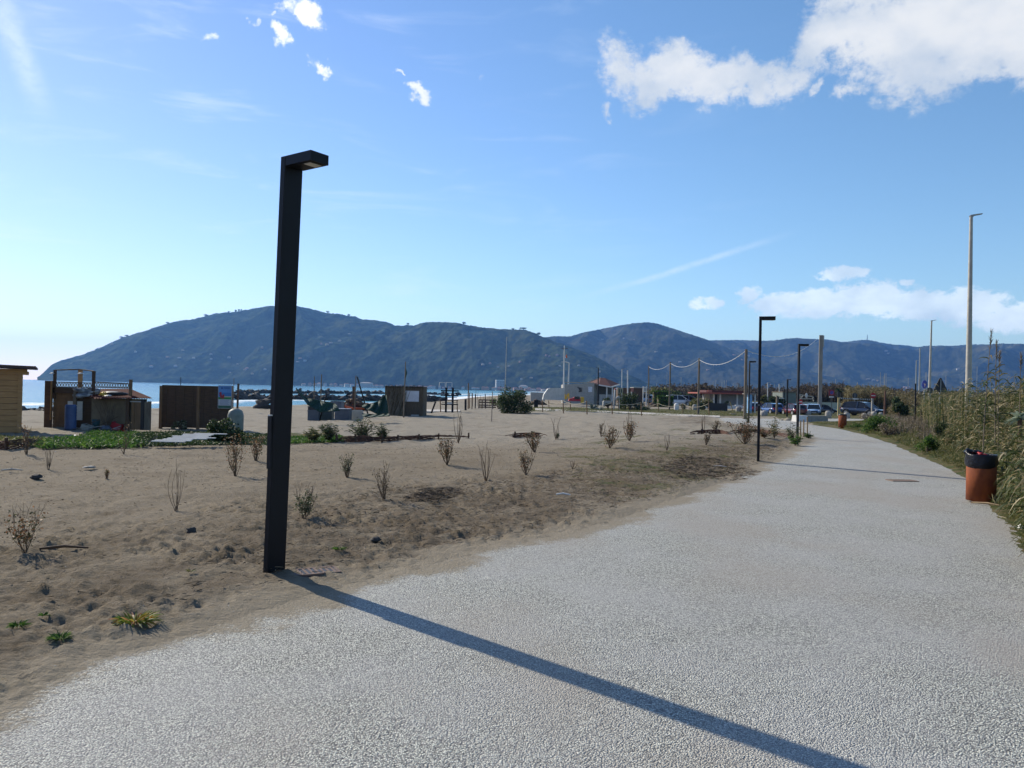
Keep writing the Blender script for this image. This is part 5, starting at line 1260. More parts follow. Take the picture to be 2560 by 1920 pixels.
# tent like white cover left of the house
fr = Fr(1385, 1001, 112); X_, Z_ = fr.x, fr.z; b = MB(); q = lambda px, py, d=0: fr.p(px, py, d)
pts = [q(1357, 999), q(1360, 986), q(1370, 972), q(1376, 970), q(1411, 970), q(1411, 1001)]
b.prism([(p[0], p[2]) for p in pts], 0, 3.0); tagobj(b.build('covered_boat', M('pale_tarp', (.47, .48, .46), (.38, .39, .37), 2, .6, .05, 3), None, fr.loc), 'large pale tarpaulin covered shape left of the grey house', 'tarpaulin')
fr = Fr(1345, 1000, 120); b = MB(); b.box(fr.x(1326), fr.x(1362), 0, 2, -.2, fr.z(981, 1345)); tagobj(b.build('low_wall', m_offw, None, fr.loc), 'low grey wall behind the big bush', 'wall')
heap(1345, 1005, 40, 16, 26, 'dark heap of driftwood right of the big bush', m_brush, seed=8, Y=105)
P_('wooden_post', 'short thick dark post under the driftwood heap', 'post', 1340, 1019, 1340, 1000, .22, .22, m_dark, Y=85, sq=True)
# playground bits
fr = Fr(1416, 1003, 105); t = thing('slide', 'small yellow plastic slide before the grey house wall', 'slide', fr.loc); b = MB(); b.add([fr.p(1411, 996), fr.p(1419, 984), fr.p(1422, 984), fr.p(1416, 997)], [(0, 1, 2, 3)]); b.add([fr.p(1411, 997, .4), fr.p(1419, 985, .4), fr.p(1422, 985, .4), fr.p(1416, 998, .4)], [(3, 2, 1, 0)]); b.beam(fr.p(1413, 985), fr.p(1413, 998), .15); b.beam(fr.p(1422, 983), fr.p(1422, 998), .15); b.build('chute', m_yellow, t)
fr = Fr(1440, 1003, 105); t = thing('play_house', 'low dark red play toy with a yellow frame before the house', 'toy', fr.loc); MB().prism([(fr.x(1421), fr.z(1003)), (fr.x(1424), fr.z(997)), (fr.x(1433), fr.z(995)), (fr.x(1437), fr.z(992)), (fr.x(1449), fr.z(992)), (fr.x(1452), fr.z(1003))], 0, 1).build('red_body', m_signred, t); MB().box(fr.x(1436), fr.x(1449), -.05, .9, fr.z(998), fr.z(991.5)).build('dark_window', m_win, t); MB().box(fr.x(1452), fr.x(1460), 0, .5, fr.z(1008), fr.z(992)).build('yellow_frame', m_yellow, t)
# porch side poles, signs, sheds right of the house
street_light(1555, 985, 1555, 924, 150, 'small white street light right of the house roof', .10, .08, .7, mat=m_white)
P_('white_pole', 'plain white pole between the house and the dark hut', 'pole', 1570, 992, 1569, 926, .11, .09, m_white, Y=120)
fr = Fr(1535, 1008, 95); t = thing('shower_post', 'white curved post with a red tip beside the porch', 'post', fr.loc); b = MB(); b.tube([(0, 0, 0), fr.p(1537, 975), fr.p(1539, 972), fr.p(1543, 973)], .09, 8); b.build('post', m_white, t); q = fr.p(1538, 973); MB().sphere(q, .12, 8, 6).build('red_tip', m_red, t)
sign_fr = Fr(1579, 996, 105); t = thing('life_ring_post', 'white post with a reddish plate left of the dark hut', 'post', sign_fr.loc); MB().tube([(0, 0, -.1), sign_fr.p(1579, 970)], .08, 8).build('post', m_white, t); q = sign_fr.p(1580, 974); MB().box(q[0]-.15, q[0]+.2, -.12, -.08, q[2]-.3, q[2]+.25).build('plate', M('faded_red', (.33, .14, .12), None, 3, .6), t)
fr = Fr(1536, 1000, 130); t = thing('cream_billboard', 'cream panel with dark strokes beside the porch', 'panel', fr.loc); b = MB(); b.box(fr.x(1544), fr.x(1557), 0, .1, fr.z(984, 1550), fr.z(970, 1550)); b.build('panel', M('cream_panel', (.40, .37, .24), None, 3, .7), t); b = MB(); b.box(fr.x(1547), fr.x(1549), -.02, -.005, fr.z(982, 1550), fr.z(973, 1550)); b.box(fr.x(1552), fr.x(1554), -.02, -.005, fr.z(982, 1550), fr.z(973, 1550)); b.build('strokes', m_dark, t)
fr = Fr(1580, 995, 150); t = thing('dark_hut', 'long low dark brown hut right of the grey house', 'hut', fr.loc); MB().box(fr.x(1545), fr.x(1608), 0, 4, 0, fr.z(970, 1580)).build('walls', m_wood_d, t); MB().box(fr.x(1583), fr.x(1617), -.3, 4.3, fr.z(970, 1600), fr.z(968.3, 1600)).build('roof', m_offw, t)
fr = Fr(1611, 990, 115); t = thing('white_signboard', 'white portrait signboard on posts left of the hedge', 'signboard', fr.loc); MB().box(fr.x(1607), fr.x(1616.5), -.05, .05, fr.z(980, 1611), fr.z(967, 1611)).build('board', m_white, t)
for px in (1608, 1616): MB().box(fr.x(px)-.06, fr.x(px)+.06, .06, .16, -.2, fr.z(966, 1611)).build('leg', m_white, t)
b = MB()
for k in range(4): b.box(fr.x(1609), fr.x(1614.5), -.07, -.055, fr.z(971+k*2.2, 1611), fr.z(970.2+k*2.2, 1611))
b.build('text_lines', m_dark, t)
fr = Fr(1549, 1003, 92); t = thing('beach_umbrella', 'closed pale umbrella leaning over a dark car by the porch', 'umbrella', fr.loc); b = MB(); b.tube([fr.p(1540, 1000), fr.p(1542, 995), fr.p(1547, 993.5), fr.p(1551, 995)], [.05, .16, .2, .05], 8); b.build('canopy', m_offw, t); MB().tube([(0, 0, 0), fr.p(1548, 993)], .04, 6).build('pole', m_steel, t)
fr = Fr(1517, 1014, 88); t = thing('boat_cradle', 'pale low boat hull behind the agave plants', 'boat', fr.loc); b = MB(); b.prism([(fr.x(1508), fr.z(1004)), (fr.x(1511), fr.z(1002)), (fr.x(1532), fr.z(1002)), (fr.x(1531), fr.z(1010)), (fr.x(1514), fr.z(1008)), (fr.x(1511), fr.z(1016)), (fr.x(1508), fr.z(1016))], 0, .8); b.build('hull', m_offw, t)
heap(1632, 999, 42, 12, 26, 'heap of cut branches left of the clipped hedge', M('cut_branches', (.30, .22, .15), (.16, .10, .07), 6, .9), seed=12, Y=120)

# -------- red roofed bar
fr = Fr(1760, 1006, 132); X_, Z_ = fr.x, fr.z; t = thing('beach_bar', 'long low bar with a red flat roof edge and white posts', 'building', fr.loc)
MB().box(X_(1778), X_(1868), .5, 6, -.4, Z_(985, 1820)).build('wall', M('grey_wall', (.27, .28, .29), (.22, .23, .24), 2, .8), t)
MB().box(X_(1740), X_(1868), -2.6, 6.2, Z_(985, 1800), Z_(981.5, 1800)).build('roof', M('roof_red', (.30, .075, .05), (.24, .06, .04), 3, .7), t)
MB().box(X_(1766), X_(1868), 0, 6, Z_(981.4, 1800), Z_(976, 1800)).build('upper_roof', M('dark_red_roof', (.09, .022, .022), None, 3, .7), t)
MB().box(X_(1768), X_(1779), -.25, -.02, Z_(980.5, 1774), Z_(975, 1774)).build('chimney_box', M('salmon', (.42, .16, .11), None, 3, .7), t)
for px in (1780, 1796, 1838): MB().box(X_(px)-.13, X_(px)+.13, -1.2, -1.0, -.4, Z_(985, px)).build('post', m_white, t)
MB().box(X_(1786), X_(1794), .42, .5, 0, Z_(987, 1790)).build('doorway', m_win, t)
MB().box(X_(1764), X_(1778), 1, 1.2, -.4, Z_(985, 1770)).build('side_wall', m_wsteel, t)
b = MB(); rs = random.Random(5)
for k in range(11):
    px = 1762+k*10.2; f_ = Fr(px, 1008+.8*k/3, 118); MB_ = MB(); MB_.box(-.3, .3, 0, .3, -.2, .55*rs.uniform(.8, 1.2)); tagobj(MB_.build('concrete_block', m_conc_w, None, f_.loc), 'white concrete block in the row before the bar', 'block', 'white blocks before the bar')
fr = Fr(1868, 1015, 90); t = thing('blue_kiosk', 'small bright blue and white kiosk between the poles', 'kiosk', fr.loc); MB().box(fr.x(1873), fr.x(1880), 0, 1, 0, fr.z(986, 1876)).build('blue_panel', M('bright_blue', (.05, .23, .50), (.3, .45, .6), 2, .5), t); MB().box(fr.x(1864), fr.x(1890), -.2, 1.4, fr.z(985.5, 1876), fr.z(984, 1876)).build('roof', m_offw, t); MB().box(fr.x(1886.5), fr.x(1889), 0, .2, 0, fr.z(986, 1888)).build('post', m_white, t)
fr = Fr(1960, 1012, 130); t = thing('flat_building', 'plain grey green flat roofed building behind the lamp posts', 'building', fr.loc); MB().box(fr.x(1956), fr.x(1990), 0, 5, -.4, fr.z(981, 1970)).build('wall', M('grey_green_wall', (.16, .19, .17), None, 2, .85), t); MB().box(fr.x(1955), fr.x(1991), -.2, 5.2, fr.z(981, 1970), fr.z(979.5, 1970)).build('roof', m_wood_g, t)
fr = Fr(2030, 1018, 135); b = MB(); b.box(fr.x(1978), fr.x(2112), 0, .3, -.3, fr.z(1005, 2030)); tagobj(b.build('long_wall', m_wsteel, None, fr.loc), 'long low cream wall behind the parked cars', 'wall')
heap(2005, 1037, 95, 15, 30, 'mound of sand behind the bench block', M('mound_sand', (.33, .29, .22), (.27, .24, .18), 3, .95), name='sand_mound', cat='sand heap', seed=21, Y=58)
P_('thin_post', 'leaning rusty post with a small box at the field edge', 'post', 2211, 1027, 2213, 977, .10, .08, M('rust_post', (.13, .06, .035), None, 4, .8), Y=75)
P_('slim_post', 'dark slim upright post in the weeds left of the street lights', 'post', 2288, 1040, 2289, 959, .06, .05, m_dark, Y=52)
P_('bamboo_marker', 'slender pole behind the round dark sign', 'pole', 2143, 1000, 2144, 955, .09, .05, m_steel, Y=115)
fr = Fr(1958, 1014, 100); t = thing('barrier_arm', 'thin dark post with a short white arm near the distant lamp', 'post', fr.loc); MB().tube([(0, 0, -.4), fr.p(1961.5, 972)], .07, 6).build('post', m_dark, t); MB().beam(fr.p(1949, 995), fr.p(1961, 996), .10).build('arm', m_white, t)
P_('low_post', 'grey square post between the parked cars and the boulder', 'post', 1942, 1026, 1943, 990, .10, .10, m_wood_g, Y=85, sq=True)

# -------- masts of the marina and small lamps on the plain
mast = None; rs = random.Random(77)
mm_ = MB().tube([(0, 0, 0), (0, 0, 1)], .5, 6).mesh('mast'); mm_.materials.append(m_steel)
spots = [(1642, 900, 957), (1661, 930, 961), (1668, 930, 930), (1703, 940, 942), (1711, 925, 955), (1783, 925, 951), (1790, 930, 950), (1805, 930, 955), (1811, 930, 950), (1816, 930, 949), (1833, 930, 958), (1918, 930, 955), (1947, 930, 959), (1952, 930, 962)]
spots += [(rs.uniform(1795, 2060), 930, rs.uniform(955, 972)) for _ in range(20)]+[(rs.uniform(2075, 2330), 930, rs.uniform(928, 968)) for _ in range(15)]+[(2443, 930, 915), (2365, 930, 938)]
for px, d_, ty in spots:
    Y = rs.uniform(330, 620); q = atd(px, ty, Y); g = float(G(q[0], Y)); o = bpy.data.objects.new('boat_mast', mm_); COL.objects.link(o); o.location = (q[0], Y, g-.2); h_ = max(q[2]-g, 1); wd = .22*Y/400; o.scale = (wd, wd, h_)
    tagobj(o, 'thin pale mast standing far off on the plain behind the beach', 'mast', 'thin far masts')
for i, px in enumerate((1919, 1948)): street_light(px, 1010, px, 958 if i == 0 else 961, 150, ('small street light left of the two behind the dark lamp', 'small street light right beside the distant lamp')[i], .10, .08, .6, mat=m_white)

# -------- breakwaters: every boulder is its own stone
m_rock = M('dark_boulder', (.075, .068, .062), (.035, .032, .03), 1.2, .85, .08, 2)
rock_me = []
for k in range(6):
    b = MB(); b.sphere((0, 0, 0), (1, .8, .7), 9, 7, k*3.7+1, 1.1); me_ = b.mesh('boulder'); me_.polygons.foreach_set('use_smooth', [False]*len(me_.polygons)); me_.materials.append(m_rock); rock_me.append(me_)
rs = random.Random(9)
def rocks(px0, px1, ybase, n, Y, sz, hpx, lab, grp, dy=2.0, ytop=None):
    for k in range(n):
        u = (k+rs.random())/n; px = px0+(px1-px0)*u; by = ybase(px); x, y = onz(px, by, SEA); y += rs.uniform(0, dy); x = x+rs.uniform(-.3, .3)
        o = bpy.data.objects.new('boulder', rock_me[rs.randrange(6)]); COL.objects.link(o); s_ = sz*rs.uniform(.6, 1.35)
        zr = rs.uniform(0, hpx)*y/F
        o.location = (x, y, SEA+zr*.8+s_*.15); o.scale = (s_*rs.uniform(.9, 1.5), s_, s_*rs.uniform(.6, 1)); o.rotation_euler = (rs.uniform(-.4, .4), rs.uniform(-.4, .4), rs.uniform(0, 6.28)); tagobj(o, lab, 'boulder', grp)
rocks(578, 1150, lambda px: 983.5+(px-600)*.004+(2.5 if px > 1050 else 0), 90, 0, 1.15, 4, 'dark boulder in the farther breakwater out in the water', 'boulders of the far breakwater', 4)
rocks(570, 1110, lambda px: 999.5+(px-600)*.010, 150, 0, .85, 9, 'dark boulder in the nearer breakwater along the surf', 'boulders of the near breakwater', 3)
rocks(20, 113, lambda px: 1036-(px-40)*.02, 26, 0, .55, 5, 'dark boulder at the water edge between hut and shed', 'boulders by the hut', 3)
heap(570, 1020, 2, 1, 2, 'dark low rock on the beach right of the brown post', m_rock, name='boulder', cat='boulder', seed=40)
f_ = Fr(660, 1022); b = MB(); b.sphere((0, 0, .3), (.8, .5, .45), 9, 7, 6, 1.3); tagobj(b.build('boulder', m_rock, None, f_.loc), 'single dark boulder at the surf edge left of the nearest lamp', 'boulder')

# -------- houses on the wooded slope and the little town on the far shore
hw = [M('house_white', (.46, .44, .40), None, 1, .8), M('house_ochre', (.42, .33, .22), None, 1, .8), M('house_pink', (.42, .25, .20), None, 1, .8), M('house_grey', (.36, .37, .38), None, 1, .8)]
hr = [M('tiles_far', (.25, .12, .08), None, 1, .8), M('tiles_far_grey', (.30, .27, .25), None, 1, .8)]
def far_house(px, py, Y, w_, h_, wm, rm, label, grp, zbase=None):
    q = atd(px, py, Y); t = thing('far_house', label, 'house', (q[0], Y, q[2]), rs.uniform(-.5, .5), grp); ww, hh = w_*Y/F/2, h_*Y/F
    b = MB(); b.box(-ww, ww, -ww*.7, ww*.7, -hh*.6, hh); b.build('wall', wm, t)
    b = MB(); b.add([(-ww*1.08, -ww*.8, hh), (ww*1.08, -ww*.8, hh), (ww*1.08, ww*.8, hh), (-ww*1.08, ww*.8, hh), (-ww*.5, 0, hh*1.45), (ww*.5, 0, hh*1.45)], [(0, 1, 5, 4), (1, 2, 5), (2, 3, 4, 5), (3, 0, 4)]); b.build('roof', rm, t)
def hill_depth(key, px, py):
    """distance at which the ray through the pixel meets the hill"""
    A1, T, AA, x, y, zz = HILL[key]; a, e = px_azel(px, py); i = int(np.clip(np.searchsorted(A1, a), 0, len(A1)-1)); r_ = np.hypot(x[:, i], y[:, i]); el = np.arctan2(zz[:, i]-H, r_)
    k = np.argmax(el > e) if (el > e).any() else 0; return float(y[max(k, 1), i]), float(x[max(k, 1), i]), float(zz[max(k, 1), i])
hs_ = [(250, 872), (278, 862), (420, 893), (450, 895), (485, 896), (525, 886), (530, 898), (570, 894), (380, 917), (440, 916), (595, 911), (620, 921), (628, 935), (575, 932), (610, 925), (660, 924), (752, 896), (765, 902), (800, 860), (815, 862), (825, 858), (850, 853), (870, 835), (460, 876), (340, 880), (655, 870), (1210, 912), (1225, 909), (1365, 889), (1372, 892), (1390, 888), (1245, 918), (1270, 916), (1300, 905), (1445, 914), (1400, 915), (745, 905), (720, 940), (1330, 945), (1305, 948), (1500, 930)]
for px, py in hs_:
    Yh, xh, zh = hill_depth('hill_promontory', px, py); lab = 'tiny pale house among the trees on the dark headland'
    far_house(px+rs.uniform(-3, 3), py, Yh-8, rs.uniform(4.5, 8.5), rs.uniform(1.4, 2.8), rs.choice(hw), rs.choice(hr), lab, 'houses on the near headland')
for px, py in ((1505, 849), (1560, 846), (1585, 850), (1835, 888), (1870, 890), (1855, 900), (1640, 880), (1770, 925), (1700, 905)):
    Yh, xh, zh = hill_depth('hill_middle', px, py); far_house(px, py, Yh-10, rs.uniform(4, 8), rs.uniform(1.2, 2), rs.choice(hw), rs.choice(hr), 'tiny pale house on the rounded middle hill', 'houses on the middle hill')
for px, py in ((2215, 878), (2220, 884), (2395, 924), (2170, 948), (2183, 951), (2195, 953), (2262, 968), (2270, 970), (2428, 952)):
    Yh, xh, zh = hill_depth('hill_far', px, py); far_house(px, py, Yh-10, rs.uniform(5, 9), rs.uniform(1.5, 2.6), rs.choice(hw), rs.choice(hr), 'tiny pale house on the far right ridge', 'houses on the far ridge')
for k, px in enumerate(list(range(762, 900, 13))+list(range(930, 1230, 12))+list(range(1236, 1470, 11))):
    if 1262 < px < 1275: continue
    by = 960+14.4+(px-1280)*TR+1.0; Y = 2250 if px < 1200 else 1700
    far_house(px+rs.uniform(-3, 3), by-1.5, Y+rs.uniform(-60, 60), rs.uniform(6, 13), rs.uniform(2.2, 5), rs.choice(hw[:3]+hw[:1]), hr[0], 'small house in the seaside town at the foot of the headland', 'houses of the far town')
def far_block(px, py, Y, w_, h_, mat, label):
    q = atd(px, py, Y); t = thing('apartment_block', label, 'building', (q[0], Y, q[2]), .2); ww, hh = w_*Y/F/2, h_*Y/F; MB().box(-ww, ww, -8, 8, -4, hh).build('wall', mat, t); MB().box(-ww*1.04, ww*1.04, -8.5, 8.5, hh, hh+1.2).build('roof', m_white, t)
    for i in range(4):
        for j in range(5): MB().box(-ww+ww*2*(j+.25)/5, -ww+ww*2*(j+.75)/5, -8.2, -8.02, hh*(i+.3)/4.3, hh*(i+.75)/4.3).build('window', m_win, t)
far_block(1249, 973, 2000, 20, 22, hw[3], 'big grey blue apartment block behind the big bush, in the far town')
far_block(619, 958.5, 2700, 15, 13, hw[3], 'pale square building on the shore under the dark headland')
fb_ = [(1308, 974, 22, 8, 'white villa at the right end of the far town'), (915, 964, 30, 6, 'long pale building in the middle of the far town')]
for px, py, w_, h_, lb in fb_: far_house(px, py, 1900, w_, h_, hw[0], hr[1], lb, None)
# antenna on the far ridge
Yh, xh, zh = hill_depth('hill_far', 2168, 853.5); q = atd(2168, 856, Yh); fr_s = Yh/F
t = thing('radio_tower', 'tiny lattice radio tower on the far ridge line', 'tower', (q[0], Yh, q[2])); b = MB(); hh = 19*fr_s
for s1 in (-1, 1): b.beam((s1*5, 0, -10), (0, 0, hh), 1.6)
for k in range(5): u = k/5; b.beam((-5*(1-u), 0, hh*u), (5*(1-u)*.8, 0, hh*(u+.2)), 1.0)
b.build('mast', m_redsheet, t)
# ================================================================== plants
def leafmat(name, stops, trans=.35, rough=.6):
    m, N, b, o = newmat(name)
    r = N.attr('rnd'); c = N.ramp(r, stops)
    N.l.new(c, b.inputs['Base Color']); b.inputs['Roughness'].default_value = rough; b.inputs['Specular IOR Level'].default_value = .3
    tr = N.node('ShaderNodeBsdfTranslucent'); N.l.new(c, tr.inputs['Color']); mx = N.node('ShaderNodeMixShader'); mx.inputs[0].default_value = trans
    N.l.new(b.outputs[0], mx.inputs[1]); N.l.new(tr.outputs[0], mx.inputs[2]); N.l.new(mx.outputs[0], o.inputs[0])
    return m
RS = np.random.RandomState(42)
def unit(v): return v/np.maximum(np.linalg.norm(v, axis=-1, keepdims=True), 1e-9)
def leaves(C, L, Wd, rs=RS, up=0.3):
    """diamond leaves with a fold at random headings round centres C"""
    n = len(C); L = np.broadcast_to(L, (n,))[:, None]; Wd = np.broadcast_to(Wd, (n,))[:, None]
    d = rs.normal(size=(n, 3)); d[:, 2] = d[:, 2]*.6+up; d = unit(d); r = unit(np.cross(d, rs.normal(size=(n, 3)))); u = np.cross(r, d)
    V = np.stack([C-d*L*.5, C+r*Wd*.5+u*Wd*.15, C+d*L*.5-u*L*.12, C-r*Wd*.5+u*Wd*.15], 1).reshape(-1, 3)
    Fq = np.arange(4*n).reshape(n, 4); return V, Fq, np.repeat(rs.rand(n), 4)
def blades(Bp, D, L, Wd, droop, seg=4, rs=RS, rnd=None, side=None):
    """long curved blades from base Bp, heading D, falling with droop"""
    n = len(Bp); D = unit(D); L = np.broadcast_to(L, (n,)); Wd = np.broadcast_to(Wd, (n,)); droop = np.broadcast_to(droop, (n,))
    r = unit(np.cross(D, rs.normal(size=(n, 3)) if side is None else side)); P = []
    for k in range(seg+1):
        t = k/seg; c = Bp+D*(L*t)[:, None]; c = c+np.array([0, 0, -1.])*(droop*L*t*t)[:, None]
        w = Wd*(math.sin(pi*min(t*.82+.18, 1)) if k < seg else .05)
        P.append(c-r*w[:, None]/2); P.append(c+r*w[:, None]/2)
    V = np.stack(P, 1).reshape(-1, 3); m = 2*(seg+1); idx = []
    for k in range(seg): idx.append(np.array([2*k, 2*k+1, 2*k+3, 2*k+2]))
    Fq = (np.arange(n)[:, None, None]*m+np.array(idx)[None]).reshape(-1, 4)
    rn = rs.rand(n) if rnd is None else rnd
    return V, Fq, np.repeat(rn, m)
def join(parts):
    V, Fq, A_, o = [], [], [], 0
    for v, f, a in parts: V.append(v); Fq.append(f+o); A_.append(a); o += len(v)
    return np.concatenate(V), np.concatenate(Fq), np.concatenate(A_)
def plantmesh(name, parts, mat, parent=None, loc=None):
    V, Fq, A_ = join(parts); return link(name, npmesh(name, V, Fq, False, dict(rnd=A_)), mat, parent, loc)
def gz(x, y):
    return surf(x, y)
lm_shrub = leafmat('shrub_leaves', [(0, (.05, .045, .02)), (.35, (.09, .10, .045)), (.6, (.17, .075, .03)), (.8, (.28, .12, .05)), (1, (.42, .34, .22))], .3)
lm_shrubg = leafmat('olive_leaves', [(0, (.035, .045, .02)), (.5, (.08, .10, .045)), (.8, (.16, .16, .09)), (1, (.40, .38, .28))], .3)
lm_green = leafmat('dark_glossy_leaves', [(0, (.012, .028, .010)), (.5, (.030, .055, .016)), (.85, (.07, .10, .03)), (1, (.15, .17, .07))], .3, .6)
lm_bright = leafmat('fresh_green_leaves', [(0, (.02, .055, .012)), (.5, (.055, .125, .02)), (.85, (.11, .19, .03)), (1, (.20, .26, .07))], .4, .65)
lm_reed = leafmat('reed_leaves', [(0, (.025, .038, .010)), (.32, (.055, .078, .020)), (.60, (.10, .115, .036)), (.76, (.24, .19, .085)), (.93, (.38, .31, .17)), (1, (.55, .47, .31))], .35, .55)
lm_dry = leafmat('dry_weeds', [(0, (.06, .05, .03)), (.4, (.14, .115, .07)), (.75, (.24, .19, .13)), (1, (.38, .32, .24))], .3)
lm_twig = leafmat('twigs', [(0, (.055, .04, .028)), (.6, (.12, .085, .055)), (1, (.22, .17, .115))], 0, .9)
lm_brown = leafmat('winter_tree', [(0, (.045, .035, .024)), (.6, (.095, .070, .045)), (1, (.16, .12, .075))], .2, .9)
lm_grassy = leafmat('verge_grass', [(0, (.03, .055, .012)), (.35, (.075, .10, .022)), (.6, (.15, .14, .045)), (1, (.33, .27, .13))], .35, .6)

def twigs(rs, n, h, spread, curve=.15, r=.004, seg=5, fork=2):
    """a fan of thin stems, with forks; gives tube strips and their end points"""
    mb = MB(); tips = []
    for k in range(n):
        a = rs.uniform(0, 2*pi); s = rs.uniform(.15, 1)*spread; hh = h*rs.uniform(.65, 1.0); p = []; bx, by = rs.uniform(-.02, .02), rs.uniform(-.02, .02)
        cx, cy = rs.uniform(-curve, curve)*h, rs.uniform(-curve, curve)*h
        for i in range(seg+1):
            t = i/seg; p.append((bx+s*math.cos(a)*t**.8+cx*math.sin(pi*t), by+s*math.sin(a)*t**.8+cy*math.sin(pi*t), hh*t))
        mb.tube(p, [r*(1-.6*i/seg) for i in range(seg+1)], 4, caps=False); tips += p[2:]
        for _ in range(fork):
            i = rs.randrange(1, seg); q = p[i]; L = hh*rs.uniform(.15, .4); a2 = rs.uniform(0, 2*pi); e = (q[0]+L*.5*math.cos(a2), q[1]+L*.5*math.sin(a2), q[2]+L*.8)
            m_ = ((q[0]+e[0])/2+rs.uniform(-.01, .01), (q[1]+e[1])/2, (q[2]+e[2])/2); mb.tube([q, m_, e], [r*.6, r*.5, r*.3], 3, caps=False); tips += [m_, e, e]
    return mb, tips
m_twig = M('bare_twigs', (.13, .09, .06), (.07, .05, .035), 12, .9)
def dune_shrub(px, by, hpx, wpx, label, nleaf, mat, nst=9, seed=1, group='young shrubs planted in the sand', bare_top=0.0, name='dune_shrub', cat='shrub', lsz=1.0):
    fr = Fr(px, by); rs = random.Random(seed); h = hpx*fr.s; w = wpx*fr.s/2*1.3; z0 = -.02
    t = thing(name, label, cat, fr.loc, 0, group)
    thin = max(.0022, .00045*fr.Y)
    mb, tips = twigs(rs, nst, h, w, .10, thin, 5, 3 if nleaf else 0); mb.build('stems', m_twig, t)
    if nleaf:
        T = np.array(tips); T = T[(T[:, 2] < h*(1-bare_top)) & (T[:, 2] > h*.18)]; r_ = np.random.RandomState(seed)
        C = T[r_.randint(0, len(T), nleaf)]+r_.normal(size=(nleaf, 3))*w*.13; C[:, 2] = np.clip(C[:, 2], .03, h)
        L = r_.uniform(.018, .038, nleaf)*max(1, fr.Y/13)*lsz; plantmesh('leaves', [leaves(C, L, L*.55, r_)], mat, t)
    return t
SH = [(62, 1382, 130, 80, 'leafy reddish shrub farthest left in the near sand, casting a round shadow', 330, lm_shrub, 12, .25),
      (441, 1277, 132, 34, 'clump of bare upright twigs in the open sand left of the nearest lamp', 0, None, 7, 0),
      (120, 1174, 74, 30, 'small bare twig clump near the green plants at the left', 0, None, 7, 0),
      (66, 1136, 78, 34, 'brownish thin shrub against the wicker heap at the left edge', 120, lm_shrub, 8, 0),
      (309, 1135, 95, 26, 'thin bare sapling in front of the green ground plants', 40, lm_shrub, 5, 0),
      (266, 1197, 26, 14, 'tiny rust coloured seedling in the open sand', 60, lm_shrub, 5, 0),
      (588, 1191, 105, 60, 'tall reddish leaved shrub immediately left of the nearest lamp', 420, lm_shrub, 12, .0),
      (640, 1152, 62, 50, 'second reddish shrub behind, touching the left side of the nearest lamp', 260, lm_shrub, 10, .0),
      (759, 1300, 98, 62, 'leafy shrub right of the nearest lamp with a dark oval shadow', 360, lm_shrubg, 12, .35),
      (868, 1193, 60, 36, 'olive green small shrub beside a dark clump of earth', 300, lm_shrubg, 10, .0),
      (960, 1250, 98, 52, 'wispy bare shrub above the mound of dry stems', 90, lm_dry, 12, .0),
      (1117, 1162, 66, 42, 'dense red and green shrub before the long wicker border', 400, lm_shrub, 11, .0),
      (1215, 1203, 105, 50, 'bare clump of tall thin twigs in the middle of the sand', 0, None, 9, 0),
      (1315, 1187, 62, 40, 'reddish upright shrub right of the bare twig clump', 220, lm_shrub, 12, .0),
      (1336, 1131, 52, 44, 'reddish shrub overlapping the short wicker arc', 340, lm_shrub, 10, .0),
      (1390, 1099, 58, 26, 'single bare sapling right of the short wicker arc', 0, None, 4, 0),
      (1524, 1120, 56, 46, 'orange leaved shrub, left one of a pair near the middle distance', 300, lm_shrub, 11, .0),
      (1574, 1102, 48, 40, 'orange brown shrub, right one of a pair with twigs rising behind', 300, lm_shrub, 11, .0),
      (1503, 1092, 42, 16, 'small grey leaning sapling behind the left orange shrub', 60, lm_dry, 6, .0),
      (1569, 1086, 60, 16, 'tall thin twigs rising behind the right orange shrub', 0, None, 4, 0),
      (1146, 1108, 88, 34, 'tall bare twigs rising behind the long wicker border', 0, None, 7, 0),
      (1765, 1112, 28, 22, 'small dry shrub under the broken wicker arc', 120, lm_dry, 8, .0),
      (1667, 1126, 50, 16, 'pair of thin bare twigs left of the second lamp', 0, None, 4, 0),
      (1760, 1085, 56, 18, 'two thin twigs standing at the broken wicker arc', 0, None, 4, 0),
      (1432, 1172, 22, 22, 'short thorny twig on the right part of the sand', 0, None, 6, 0),
      (1395, 1098, 14, 12, 'small dark stump sprout beside the single sapling', 60, lm_shrubg, 5, 0),
      (1862, 1110, 56, 58, 'broad rusty brown shrub left of the second lamp', 620, lm_shrub, 14, .0),
      (1790, 1082, 30, 26, 'thin grey shrub at the right end of the broken wicker arc', 120, lm_dry, 8, .0)]
for i, (px, by, h_, w_, lb, nl, mt, ns, bt) in enumerate(SH):
    dune_shrub(px, by, h_, w_, lb, int(nl*1.25), mt, ns, 100+i, bare_top=bt)
